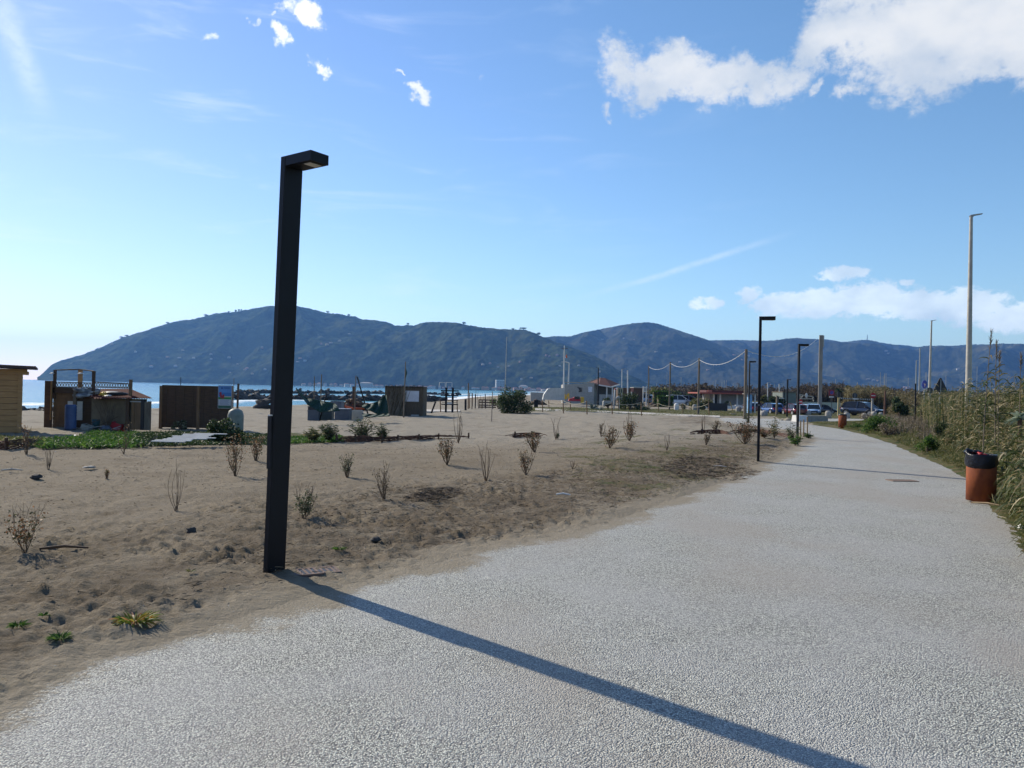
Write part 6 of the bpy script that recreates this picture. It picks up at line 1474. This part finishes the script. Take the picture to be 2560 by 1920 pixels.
# leafy plants with lance shaped leaves by the stakes
def lance_plant(px, by, hpx, wpx, label, n=9, seed=1, mat=None, nl=16):
    fr = Fr(px, by); rs = random.Random(seed); r_ = np.random.RandomState(seed); h = hpx*fr.s; w = wpx*fr.s/2; t = thing('lance_leaved_plant', label, 'plant', fr.loc, 0, 'lance leaved plants')
    mb = MB(); B_, D_ = [], []
    for k in range(n):
        a = rs.uniform(0, 2*pi); s = rs.uniform(.2, 1.1)*w; hh = h*rs.uniform(.5, 1)*(1.05-.3*(s/w)**2); P = [(s*math.cos(a)*u**1.4, s*math.sin(a)*u**1.4, hh*u*(1-.06*u)) for u in (0, .25, .5, .75, 1)]
        mb.tube(P, [.008, .007, .006, .005, .003], 4, caps=False)
        for _ in range(nl):
            u = rs.uniform(.15, 1); i = min(int(u*4), 3); q = np.array(P[i])*(1-(u*4-i))+np.array(P[i+1])*(u*4-i); B_.append(q); aa = rs.uniform(0, 2*pi); D_.append((math.cos(aa), math.sin(aa), rs.uniform(.2, 1.2)))
    mb.build('stems', m_twig, t); N_ = len(B_); plantmesh('leaves', [blades(np.array(B_), np.array(D_), r_.uniform(.10, .2, N_), .026, .45, 3, r_)], mat or lm_green, t)
lance_plant(1870, 1062, 42, 60, 'spiky green plant between the slim lamp and the second lamp', 10, 1)
lance_plant(1935, 1096, 62, 44, 'drooping leafy plant right behind the second lamp', 12, 2, lm_reed)
lance_plant(1978, 1103, 48, 40, 'drooping leafy plant just left of the third lamp', 10, 3)
lance_plant(1988, 1114, 28, 38, 'low dense green plant at the foot of the third lamp', 16, 4, lm_bright)
lance_plant(2022, 1096, 16, 26, 'low green tuft at the foot of the wooden stakes', 10, 5, lm_bright)
lance_plant(1910, 1095, 26, 60, 'low tangle of green and red leaves behind the second lamp', 16, 6, lm_shrub)
lance_plant(820, 1106, 58, 62, 'bushy oleander left part behind the dense wicker screen', 44, 7)
lance_plant(782, 1108, 44, 50, 'yellowish wispy plant left of the oleander, right of the nearest lamp', 40, 17, lm_grassy)
lance_plant(905, 1104, 66, 76, 'bushy oleander with raised shoots behind the wicker screen', 52, 8)
lance_plant(955, 1103, 46, 34, 'small oleander at the right end of the dense wicker screen', 28, 9)

# dense bushes: leaf clumps over limbs
def bush(px, by, hpx, wpx, label, n, mat, seed=1, name='bush', cat='bush', dpt=.8, lsz=.06, Y=None, flat=.0, lift=.0, group=None, lump=9):
    fr = Fr(px, by, Y); r_ = np.random.RandomState(seed); h = hpx*fr.s; w = wpx*fr.s/2; rs = random.Random(seed)
    t = thing(name, label, cat, fr.loc, 0, group)
    cs = np.stack([r_.uniform(-.72, .72, lump)*w, r_.uniform(-.6, .6, lump)*w*dpt, r_.uniform(.30 if cat == 'tree' else .14, .74, lump)*h*(1-lift)+lift*h], 1)
    cs[:, 2] *= 1-.35*(np.abs(cs[:, 0])/w)**2
    rad = r_.uniform(.20, .34, lump)*min(w, h)*1.35
    k = r_.randint(0, lump, n); d = unit(r_.normal(size=(n, 3))); rr_ = rad[k]*(r_.rand(n)**.28)*(1+.25*r_.normal(size=n)*.6)
    C = cs[k]+d*rr_[:, None]; C[:, 0] = np.clip(C[:, 0], -w*1.05, w*1.05); C[:, 2] = np.clip(C[:, 2], .02+lift*h*.6, h*1.04)
    L = lsz*r_.uniform(.7, 1.4, n); plantmesh('foliage' if cat != 'tree' else 'crown', [leaves(C, L, L*.6, r_)], mat, t)
    mb = MB(); 
    for c in cs[:7]: mb.tube([(0, 0, -.1), (c[0]*.35, c[1]*.35, c[2]*.45), tuple(c)], [.03+.012*h, .02+.008*h, .01], 5, caps=False)
    mb.build('stems' if cat != 'tree' else 'trunk', m_twig, t); return t
bush(562, 1115, 84, 98, 'large dark green shrub at the right end of the board fence', 2600, lm_green, 3, lsz=.085)
bush(450, 1074, 24, 36, 'small pale leaved bush at the foot of the board fence', 420, lm_shrubg, 4, lsz=.07)
bush(1285, 1034, 68, 98, 'big round dark green bush standing alone on the beach', 5200, lm_green, 5, lsz=.13, lump=14)
bush(1247, 1022, 30, 46, 'yellow green low growth at the left foot of the big bush', 900, lm_bright, 6, lsz=.10, lump=6)
bush(1575, 1025, 46, 66, 'wide dark green bush behind the rope fence, right of the umbrella', 2600, lm_green, 7, lsz=.16)
bush(1562, 1024, 18, 30, 'yellow flowering low plant beside the wide dark bush', 420, leafmat('yellow_flowers', [(0, (.10, .13, .02)), (.5, (.30, .30, .03)), (1, (.55, .50, .05))], .3), 8, lsz=.12)
bush(1522, 994, 36, 30, 'green bush directly before the house porch', 900, lm_green, 9, Y=95, lsz=.2)
bush(1603, 1008, 24, 42, 'dark spiky low bush before the white signboard', 1200, lm_green, 10, lsz=.16)
m_tg = lm_green
bush(1656, 990, 38, 80, 'broad light green tree behind the clipped hedge', 2600, lm_grassy, 11, 'round_tree', 'tree', Y=175, lsz=.45, lump=12)
bush(1703, 994, 33, 56, 'dark green round tree right of the second cable pole', 2200, lm_green, 12, 'round_tree', 'tree', Y=165, lsz=.42)
bush(1752, 1000, 52, 70, 'tall brown leafless tree left of the bar roof', 2200, lm_brown, 13, 'bare_tree', 'tree', Y=170, lsz=.5, lift=.15, lump=12)
bush(1800, 996, 40, 60, 'brown leafless tree behind the bar roof', 1600, lm_brown, 14, 'bare_tree', 'tree', Y=190, lsz=.5, lift=.15, lump=12)
bush(1848, 996, 30, 60, 'farther brown bare tree near the nearest cable pole', 1300, lm_brown, 24, 'bare_tree', 'tree', Y=210, lsz=.5, lift=.1, lump=12)
bush(1914, 1006, 40, 34, 'olive green tree just right of the second lamp', 1500, lm_grassy, 15, 'olive_tree', 'tree', Y=120, lsz=.3, lift=.1)
bush(1946, 1008, 40, 46, 'broad dark olive tree left of the distant lamp', 1900, lm_green, 16, 'olive_tree', 'tree', Y=125, lsz=.32, lift=.1)
bush(1888, 976, 16, 22, 'small dark umbrella pine in the plain beyond the blue kiosk', 500, lm_green, 17, 'umbrella_pine', 'tree', Y=320, lsz=.6, lift=.4)
bush(1816, 1006, 26, 10, 'narrow dark cypress in front of the bar wall', 500, lm_green, 18, 'cypress', 'tree', Y=124, lsz=.2, dpt=1)
bush(1755, 1008, 30, 70, 'green and yellow shrubs left of the bar', 1700, lm_grassy, 19, Y=112, lsz=.22)
bush(1735, 1010, 18, 70, 'low dark green shrub row before the pale parked cars', 1500, lm_green, 20, Y=105, lsz=.18)
def hedge(px0, px1, by, ty, Y, label, n, seed):
    fr = Fr(px0, by, Y); r_ = np.random.RandomState(seed); w = fr.x(px1); h = fr.z(ty); t = thing('clipped_hedge', label, 'hedge', fr.loc)
    C = np.stack([r_.uniform(0, w, n), r_.uniform(0, 1.5, n), r_.uniform(0, h, n)], 1); f = r_.randint(0, 3, n); C[f == 0, 1] = r_.uniform(0, .12, (f == 0).sum()); C[f == 1, 2] = h-r_.uniform(0, .12, (f == 1).sum())
    L = .28*r_.uniform(.6, 1.3, n); plantmesh('foliage', [leaves(C, L, L*.6, r_)], lm_bright, t); MB().box(.1, w-.1, .25, 1.3, 0, h-.2).build('core', m_twig, t)
hedge(1633, 1671, 1000, 977.5, 135, 'tall clipped green hedge left of the second cable pole', 1500, 3)
hedge(1645, 1684, 1006, 990, 118, 'lower clipped green hedge in front of the tall one', 1400, 4)
# agaves and palms
def rosette(px, by, hpx, wpx, label, n, mat, seed, name='agave', cat='plant', Y=None, lift=0, wd=.06, droop=.35, group=None):
    fr = Fr(px, by, Y); r_ = np.random.RandomState(seed); h = hpx*fr.s; w = wpx*fr.s/2; t = thing(name, label, cat, fr.loc, 0, group)
    a = r_.uniform(0, 2*pi, n); e = r_.uniform(-.1 if lift else .15, 1.4, n); D = np.stack([np.cos(a)*np.cos(e), np.sin(a)*np.cos(e), np.sin(e)], 1)
    B_ = np.zeros((n, 3)); B_[:, 2] = lift*h; L = w*1.15*r_.uniform(.8, 1.1, n) if lift else h*r_.uniform(.7, 1.1, n)
    plantmesh('fronds' if lift else 'leaves', [blades(B_, D, L, wd*w*2, droop, 5, r_)], mat, t)
    if lift: MB().tube([(0, 0, -.2), (.02, 0, lift*h*.5), (0, 0, lift*h)], [.045 if Y and Y < 60 else .22, .04 if Y and Y < 60 else .17, .04 if Y and Y < 60 else .2], 8).build('trunk', m_brush, t)
    else: MB().sphere((0, 0, .03), (.12, .12, .1), 8, 5).build('heart', m_twig, t)
lm_agave = leafmat('agave_blue_green', [(0, (.05, .08, .07)), (.7, (.12, .16, .14)), (1, (.30, .34, .30))], .1)
rosette(1481, 1016, 27, 40, 'silvery bushy agave before the grey house wall', 40, lm_agave, 1, Y=88)
rosette(1500, 1018, 26, 24, 'blue green agave left of the pale boat hull', 26, lm_agave, 2, Y=84)
rosette(1602, 1006, 34, 34, 'palm like yucca before the white signboard', 46, lm_green, 3, 'yucca', Y=95)
rosette(1618, 1008, 14, 44, 'low brown palm stump right of the yucca', 34, lm_dry, 4, 'yucca', Y=100)
for i, (px, ty, w_, Y, lb) in enumerate(((2095, 955, 30, 150, 'left palm of the nearer pair beyond the car park'), (2118, 946, 26, 155, 'taller right palm of the nearer pair beyond the car park'), (2180, 958, 22, 190, 'small palm left of the far pair behind the reeds'), (2213, 956, 32, 185, 'broad palm right of the far pair behind the reeds'))):
    rosette(px, 1012, 1012-ty-4, w_, lb, 90, lm_green, 30+i, 'palm_tree', 'tree', Y, .82, .07, .5, 'palms on the plain')
rosette(2303, 1020, 60, 20, 'spiky dracaena like plant by the street lights', 40, lm_grassy, 41, 'yucca', 'plant', 50, .62, .08, .3)
rosette(2548, 1130, 200, 62, 'broad leaved yucca rising from the reeds at the right edge', 26, leafmat('broad_leaf', [(0, (.10, .14, .08)), (1, (.35, .40, .28))], .35), 45, 'yucca', 'plant', 15.5, .80, .13, .45)

# -------- giant reeds on the right: several beds of canes, leaves in the thousands
def reed_bed(name, label, pts, n, hfun, leafn, LL, Wl, mat, cat, seed, cane=True, canes_mat=None, lean=.12):
    """canes stand inside the ground outline given by photo pixels"""
    r_ = np.random.RandomState(seed); P = np.array([P0(*p) for p in pts]); mn, mx = P.min(0), P.max(0)
    X_, Y_ = [], []
    while len(X_) < n:
        x = r_.uniform(mn[0], mx[0], n*3); y = r_.uniform(mn[1], mx[1], n*3); k = polysd(x, y, P) > 0; X_ += list(x[k]); Y_ += list(y[k])
    x = np.array(X_[:n]); y = np.array(Y_[:n]); z = G(x, y); h = hfun(x, y, r_)
    a = r_.uniform(0, 2*pi, n); ln = lean*r_.rand(n); D = np.stack([np.cos(a)*ln, np.sin(a)*ln, np.ones(n)], 1)
    parts = []
    if cane: parts.append(blades(np.stack([x, y, z], 1), D, h, .020+.0006*y, .0, 3, r_, rnd=r_.uniform(.35, .9, n)))
    m = n*leafn; i = r_.randint(0, n, m); t = r_.uniform(.08, 1.0, m)**.85; B_ = np.stack([x[i], y[i], z[i]], 1)+unit(D)[i]*(h[i]*t)[:, None]
    a = r_.uniform(0, 2*pi, m); e = r_.uniform(.2, 1.1, m); Dl = np.stack([np.cos(a)*np.cos(e), np.sin(a)*np.cos(e), np.sin(e)], 1)
    rnd = np.clip(r_.rand(m)*.9+.1*fbm(x[i]*1.2, y[i]*1.2, 3, 5)-.15*(1-t)+.05, 0, 1)
    parts.append(blades(B_, Dl, LL*r_.uniform(.5, 1.25, m), Wl*r_.uniform(.6, 1.2, m), r_.uniform(.5, 1.3, m), 4, r_, rnd=rnd))
    o = plantmesh(name, parts, mat); tagobj(o, label, cat, None, 'stuff'); return o
# near mass: from the right border of the path outwards
near_bed = [(2498, 1250), (2478, 1190), (2425, 1150), (2360, 1118), (2440, 1085), (2700, 1090), (3100, 1150), (3300, 1560), (2800, 1640), (2625, 1440), (2540, 1310)]
hf1 = lambda x, y, r: (1.15+.7*fbm(x*.5, y*.5, 2, 3))*r.uniform(.6, 1.12, len(x))*np.clip(.42+.45*polysd(x, y, np.array([P0(*p) for p in near_bed]))/.8, .42, 1.85)
reed_bed('reed_bed', 'dense bed of tall yellow green reeds behind the nearer bin', near_bed, 3600, hf1, 28, .32, .027, lm_reed, 'reeds', 1)
mid_bed = [(2440, 1150), (2380, 1115), (2330, 1090), (2300, 1060), (2310, 1048), (2500, 1050), (2800, 1070), (2700, 1110)]
hf2 = lambda x, y, r: (1.55+.9*fbm(x*.4, y*.4, 2, 7))*r.uniform(.65, 1.12, len(x))
reed_bed('reed_bed', 'mixed green and straw reeds in the middle of the right bank', mid_bed, 2300, hf2, 24, .34, .030, lm_reed, 'reeds', 2)
far_bed = [(2300, 1062), (2262, 1052), (2262, 1040), (2400, 1034), (2700, 1040), (2600, 1052)]
reed_bed('reed_bed', 'farther band of reeds below the triangular sign', far_bed, 900, lambda x, y, r: (1.1+.5*fbm(x*.3, y*.3, 2, 9))*r.uniform(.7, 1.1, len(x)), 20, .5, .055, lm_reed, 'reeds', 3)
weeds = [(2330, 1120), (2270, 1094), (2215, 1070), (2190, 1052), (2250, 1046), (2330, 1056), (2370, 1090)]
reed_bed('dry_weeds', 'low purplish grey dry weeds left of the reeds', weeds, 1100, lambda x, y, r: .62*r.uniform(.4, 1.1, len(x)), 14, .16, .022, lm_dry, 'weeds', 4, lean=.35)
# straw hedge beyond the car park
fr_ = Fr(2110, 1015, 105)
def strip_bed(name, label, px0, px1, Y0, Y1, n, h0, LL, Wl, mat, seed, cat='reeds', py=1015):
    r_ = np.random.RandomState(seed); y = r_.uniform(Y0, Y1, n); u = r_.uniform(0, 1, n); xa = np.array([atd(px0, py, q)[0] for q in y]); xb = np.array([atd(px1, py, q)[0] for q in y]); x = xa+(xb-xa)*u; z = gz(x, y)
    h = h0*(.6+.7*fbm(x*.12, y*.12, 2, seed))*r_.uniform(.7, 1.1, n)*np.clip(np.minimum(u, 1-u)*12, .45, 1)
    D = np.stack([r_.normal(size=n)*.08, r_.normal(size=n)*.08, np.ones(n)], 1); m = n*14; i = r_.randint(0, n, m); t = r_.uniform(.05, 1, m); B_ = np.stack([x[i], y[i], z[i]], 1)+unit(D)[i]*(h[i]*t)[:, None]
    a = r_.uniform(0, 2*pi, m); e = r_.uniform(.3, 1.3, m); Dl = np.stack([np.cos(a)*np.cos(e), np.sin(a)*np.cos(e), np.sin(e)], 1)
    tagobj(plantmesh(name, [blades(np.stack([x, y, z], 1), D, h, Wl, 0, 2, r_), blades(B_, Dl, LL*r_.uniform(.5, 1.2, m), Wl, r_.uniform(.2, 1, m), 2, r_)], mat), label, cat, None, 'stuff')
lm_straw = leafmat('straw_reeds', [(0, (.06, .05, .022)), (.5, (.15, .125, .055)), (.85, (.24, .19, .085)), (1, (.34, .28, .15))], .3)
strip_bed('reed_bed', 'olive straw coloured reed hedge behind the dark blue car', 2108, 2235, 100, 112, 1700, 3.4, .55, .09, lm_straw, 11)
strip_bed('reed_bed', 'straw reeds behind the street lights, right of the field', 2225, 2420, 78, 96, 1500, 2.7, .5, .08, lm_straw, 12)
strip_bed('far_scrub', 'brown scrub far behind the parked cars', 1985, 2120, 150, 175, 1400, 4.2, .7, .2, lm_brown, 13, 'scrub')
strip_bed('far_scrub', 'grey green scrub across the plain at the foot of the hills', 1560, 2600, 260, 420, 5200, 5.0, 1.3, .45, lm_brown, 14, 'scrub')
bush(2249, 1046, 74, 48, 'dark green upright pine like bush right of the rusty post', 2600, lm_green, 50, lsz=.16, Y=62, dpt=.8, lift=.15)
bush(2190, 1082, 48, 92, 'fresh green leafy bush at the path bend on the right', 2200, lm_bright, 51, lsz=.07)
bush(2225, 1094, 50, 50, 'straggly dry stalked bush right of the fresh green one', 900, lm_dry, 52, lsz=.06)
bush(2318, 1134, 66, 62, 'low bright green plant at the path edge on the right', 1800, lm_bright, 53, lsz=.05)
bush(2140, 1073, 16, 46, 'low dark green tuft right of the farther bin', 500, lm_bright, 54, lsz=.06)
bush(2370, 1100, 60, 60, 'dark green shrub among the reeds', 1500, lm_green, 55, lsz=.06)
bush(2165, 1052, 20, 40, 'grey green weeds before the dark blue car nose', 600, lm_dry, 56, lsz=.09)
# tall single canes with plumes
for i, (bx, by, tx, ty, r_, lb) in enumerate(((2455, 1120, 2478, 828, .012, 'tallest single reed with a drooping plume at its tip'), (2490, 1110, 2491, 857, .012, 'second tall upright reed with a slim plume'), (2497, 1110, 2499, 882, .011, 'third upright reed close to the second one'), (2552, 1110, 2552, 888, .012, 'reed at the very right edge behind the broad yucca'))):
    Yr = 16.5; fr = Fr(bx, by, Yr); t = thing('tall_reed', lb, 'reed', fr.loc, 0, 'tall single reeds with plumes'); tp = np.array(fr.p(tx, ty)); top_c = tp*.9
    MB().tube([(0, 0, 0), tuple(tp*.5+np.array([-.02, 0, 0])), tuple(tp)], [r_, r_*.8, r_*.4], 6).build('cane', m_wood_g, t)
    rr_ = np.random.RandomState(i); n = 60; B_ = tp*(1-.13*rr_.rand(n))[:, None]; D = np.stack([rr_.normal(size=n)*.25+.12, rr_.normal(size=n)*.2, np.ones(n)], 1); plantmesh('plume', [blades(B_, D, .14, .010, .3, 2, rr_)], lm_dry, t)
    n = 22; u = rr_.uniform(.35, .85, n); B_ = tp*u[:, None]; a = rr_.uniform(0, 2*pi, n); D = np.stack([np.cos(a), np.sin(a), rr_.uniform(.6, 1.6, n)], 1); plantmesh('leaves', [blades(B_, D, rr_.uniform(.3, .55, n), .035, .8, 5, rr_)], lm_reed, t)

# -------- verge grass, ground plants, litter
def scatter(pts, n, r_):
    P = np.array([P0(*p) for p in pts]); mn, mx = P.min(0), P.max(0); X_, Y_ = [], []
    while len(X_) < n:
        x = r_.uniform(mn[0], mx[0], n*3); y = r_.uniform(mn[1], mx[1], n*3); k = polysd(x, y, P) > 0; X_ += list(x[k]); Y_ += list(y[k])
    return np.array(X_[:n]), np.array(Y_[:n])
def tufts(name, label, pts, n, per, LL, Wl, mat, seed, spread=.04, cat='grass', dz=.03, flat=.6):
    r_ = np.random.RandomState(seed); x, y = scatter(pts, n, r_); i = np.repeat(np.arange(n), per); m = len(i)
    B_ = np.stack([x[i]+r_.normal(size=m)*spread, y[i]+r_.normal(size=m)*spread, gz(x, y)[i]+dz], 1); a = r_.uniform(0, 2*pi, m); D = np.stack([np.cos(a)*flat, np.sin(a)*flat, r_.uniform(.3, 1.2, m)], 1)
    tagobj(plantmesh(name, [blades(B_, D, LL*r_.uniform(.5, 1.3, m), Wl, r_.uniform(.2, .8, m), 3, r_, rnd=np.clip(np.repeat(r_.rand(n), per)*.6+r_.rand(m)*.4, 0, 1))], mat), label, cat, None, 'stuff')
tufts('verge_grass', 'green and straw grass along the right border of the path', [(2760, 1600), (2606, 1408), (2545, 1325), (2493, 1262), (2470, 1215), (2392, 1170), (2312, 1134), (2240, 1105), (2170, 1082), (2110, 1071), (2200, 1052), (2420, 1110), (2560, 1200), (2800, 1300)], 8500, 11, .17, .011, lm_grassy, 1, .06, flat=.45)
tufts('verge_grass', 'dry short grass between the bench and the farther bin', [(2035, 1062), (2026, 1058), (2270, 1057), (2240, 1090), (2180, 1080), (2110, 1068)], 1500, 8, .09, .012, lm_grassy, 2)
tufts('sparse_grass', 'thin grass in the trodden sand left of the second lamp', [(1400, 1215), (1480, 1130), (1700, 1100), (1880, 1090), (1985, 1110), (1930, 1150), (1830, 1185), (1700, 1235), (1560, 1265)], 900, 7, .06, .005, lm_grassy, 3, .05, flat=1)
tufts('lawn', 'low green grass behind the boardwalk', [(1300, 1020), (1560, 1021), (2010, 1030), (2035, 1043), (1790, 1041), (1290, 1029)], 2600, 6, .16, .03, lm_grassy, 4, .2)
tufts('ground_cover', 'dark green fleshy ground plants before the shed and board fence', [(330, 1122), (690, 1113), (690, 1092), (440, 1082), (330, 1090)], 2600, 9, .16, .03, lm_green, 5, .09, cat='ground plants')
tufts('ground_cover', 'bright green ground plants around the white stones', [(90, 1124), (340, 1123), (335, 1085), (230, 1083), (120, 1110)], 1900, 9, .20, .035, lm_bright, 6, .08, cat='ground plants')
tufts('ground_cover', 'low green plants between the nearest lamp and the oleanders', [(700, 1113), (850, 1106), (850, 1092), (700, 1098)], 700, 9, .15, .025, lm_bright, 7, .08, cat='ground plants')
tufts('ground_cover', 'olive green growth at the foot of the hut', [(-60, 1122), (100, 1120), (130, 1105), (-60, 1090)], 900, 8, .16, .025, lm_grassy, 8, .08, cat='ground plants')
tufts('ground_cover', 'patch of green ground plants behind the board fence edge and shrub', [(600, 1113), (690, 1112), (690, 1092), (590, 1090)], 700, 9, .16, .025, lm_green, 9, .08, cat='ground plants')
# single tufts in the near sand
def tuft(px, by, wpx, label, n, mat, LL, seed, Wl=.006):
    fr = Fr(px, by); r_ = np.random.RandomState(seed); w = wpx*fr.s/2; a = r_.uniform(0, 2*pi, n); rad = w*.45*np.sqrt(r_.rand(n)); B_ = np.stack([np.cos(a)*rad, np.sin(a)*rad, np.full(n, .02)], 1); D = np.stack([np.cos(a), np.sin(a), r_.uniform(.25, 1.3, n)], 1)
    tagobj(plantmesh('grass_tuft', [blades(B_, D, LL*r_.uniform(.6, 1.2, n), Wl, r_.uniform(.2, .6, n), 4, r_)], mat, None, fr.loc), label, 'grass tuft')
lm_flame = leafmat('flame_grass', [(0, (.06, .12, .02)), (.45, (.16, .22, .03)), (.65, (.30, .24, .04)), (.82, (.36, .11, .03)), (1, (.5, .42, .25))], .4)
tuft(338, 1562, 120, 'orange and green spiky grass tuft near the path, lower left', 230, lm_flame, .12, 1, .010)
tuft(150, 1604, 62, 'small dense green grass tuft left of the orange one', 170, lm_bright, .07, 2)
tuft(46, 1572, 44, 'small green grass tuft nearest the left edge', 130, lm_bright, .06, 3)
tuft(848, 1378, 48, 'flat green tuft right of the nearest lamp', 150, lm_bright, .05, 4)
tuft(110, 1546, 24, 'faint tiny green tuft above the dense one', 50, lm_bright, .04, 5)
tuft(477, 1434, 26, 'tiny yellow green tuft left of the nearest lamp foot', 50, lm_grassy, .045, 6)
# litter of stems and bark in the sand
def litter(name, label, pts, n, LL, Wl, mat, seed, cat='litter'):
    r_ = np.random.RandomState(seed); x, y = scatter(pts, n, r_); a = r_.uniform(0, 2*pi, n); B_ = np.stack([x, y, gz(x, y)+r_.uniform(.015, .045, n)], 1); D = np.stack([np.cos(a), np.sin(a), r_.uniform(-.05, .25, n)], 1)
    tagobj(plantmesh(name, [blades(B_, D, LL*r_.uniform(.3, 1.2, n), Wl*r_.uniform(.6, 1.3, n), r_.uniform(0, .3, n), 3, r_)], mat), label, cat, None, 'stuff')
litter('dry_litter', 'scattered dry stems and bark bits along the sandy border of the path', [(400, 1560), (700, 1470), (1000, 1390), (1400, 1320), (1700, 1225), (1930, 1150), (1985, 1112), (1700, 1130), (1300, 1200), (900, 1230), (700, 1330), (400, 1430)], 6500, .08, .007, lm_twig, 1)
litter('dry_litter', 'fine dark debris over the open sand', [(-100, 1700), (500, 1500), (1000, 1380), (1800, 1190), (1990, 1110), (1500, 1090), (900, 1110), (0, 1130)], 6000, .045, .009, lm_twig, 2)
litter('dry_litter', 'heap of dry brown stems in the trodden sand right of the nearest lamp', [(1010, 1250), (1060, 1224), (1130, 1222), (1160, 1240), (1090, 1262)], 1100, .14, .008, lm_twig, 3)
litter('dry_litter', 'brown stems piled left of the second lamp', [(1650, 1180), (1700, 1140), (1800, 1150), (1900, 1185), (1850, 1205), (1720, 1200)], 2000, .16, .010, lm_twig, 4)
litter('dry_litter', 'broken straw at the foot of the reeds', [(2650, 1560), (2560, 1380), (2490, 1280), (2480, 1220), (2400, 1180), (2300, 1135), (2420, 1130), (2600, 1250), (2800, 1400)], 1600, .16, .008, lm_reed, 5)
# some single stones and sticks that can be told apart
def stone(px, py, r, label, mat=None, seed=1, flat=.6):
    fr = Fr(px, py); b = MB(); b.sphere((0, 0, r*.3), (r*1.2, r*.9, r*flat), 9, 7, seed, .8); tagobj(b.build('stone', mat or m_gravelmarble, None, (fr.loc[0], fr.loc[1], fr.loc[2]+.015)), label, 'stone')
m_darkst = M('dark_stone', (.05, .047, .045), None, 6, .9)
stone(477, 1334, .055, 'dark stone in the sand left of the nearest lamp', m_darkst, 3)
stone(92, 1199, .07, 'small black stone near the bare twig clump at the left', m_darkst, 5)
stone(224, 1174, .10, 'flat grey slab in the sand at the left', m_gravelmarble, 6, .2)
stone(940, 1356, .045, 'brown clod right of the flat green tuft', m_darkst, 8)
stone(2556, 1324, .045, 'small white rounded stone in the verge at the right edge', m_conc_w, 9, .8)
for i, (px, py, L, a, mt, lb) in enumerate(((160, 1382, .42, .15, m_wood_d, 'dark half buried stick right of the leafy shrub at the left'), (1408, 1242, .22, -.2, m_white, 'short white stick in the right part of the trodden sand'), (2470, 1266, .5, -1.0, m_stake, 'pale cane piece at the foot of the nearer bin'), (1800, 1170, .3, -.6, m_offw, 'bleached cane piece left of the second lamp'), (30, 1180, .35, .1, m_gravelmarble, 'grey flat piece of wood by the left edge'))):
    fr = Fr(px, py); b = MB(); b.tube([(-L/2*math.cos(a), -L/2*math.sin(a), .03), (0, .01, .05), (L/2*math.cos(a), L/2*math.sin(a), .035)], [.012, .015, .009], 6); tagobj(b.build('stick', mt, None, fr.loc), lb, 'stick')
dune_shrub(269, 1075, 84, 60, 'bare brown shrub in front of the lean-to wall', 0, None, 16, 300, lsz=1)
# umbrella pines on the ridge of the headland
for i, (px, py, w_, h_, lb) in enumerate(((301, 849, 10, 6, 'left pine of the pair on the descending ridge'), (315, 845, 10, 6, 'right pine of the pair on the descending ridge'), (570, 782, 6, 5, 'single small pine left of the ridge top'), (589, 780, 5, 8, 'slim pine left of the three on the ridge'), (596, 778, 5, 8, 'slim pine second of the three on the ridge'), (602, 777, 5, 7, 'slim pine third of the three on the ridge'), (1159, 812, 13, 9, 'broad umbrella pine alone on the ridge'), (1282, 828, 9, 6, 'small umbrella pine right part of the ridge'), (818, 784, 9, 8, 'pine just right of the nearest lamp on the ridge'), (871, 792, 8, 8, 'pine in the row on the shoulder of the ridge'), (1018, 813, 8, 8, 'pine on the small knoll of the ridge'), (1308, 828, 22, 10, 'dense pine group at the right shoulder of the ridge'), (1345, 843, 12, 10, 'pine at the notch between the two hills'), (418, 815, 10, 7, 'pine on the left slope of the headland ridge'), (514, 796, 12, 7, 'pine under the first step of the ridge'))):
    A1, T, AA, x, y, zz = HILL['hill_promontory']; a, e = px_azel(px, py+4); k = int(np.clip(np.searchsorted(A1, a), 0, len(A1)-1)); j = int(np.argmax((zz[:, k]-H)/np.hypot(x[:, k], y[:, k]))); Yh = float(y[j, k]); s_ = Yh/F
    t = thing('ridge_pine', lb, 'tree', (float(x[j, k]), Yh, float(zz[j, k])-3), 0, 'pines on the headland ridge'); r_ = np.random.RandomState(i); n = 160; C = r_.normal(size=(n, 3))*np.array([w_*s_*.17, w_*s_*.17, h_*s_*.10])+np.array([0, 0, h_*s_*.42+2]); plantmesh('crown', [leaves(C, 3.4, 2.6, r_)], lm_green, t); MB().tube([(0, 0, 0), (0, 0, h_*s_*.42+2)], .6, 5).build('trunk', m_twig, t)
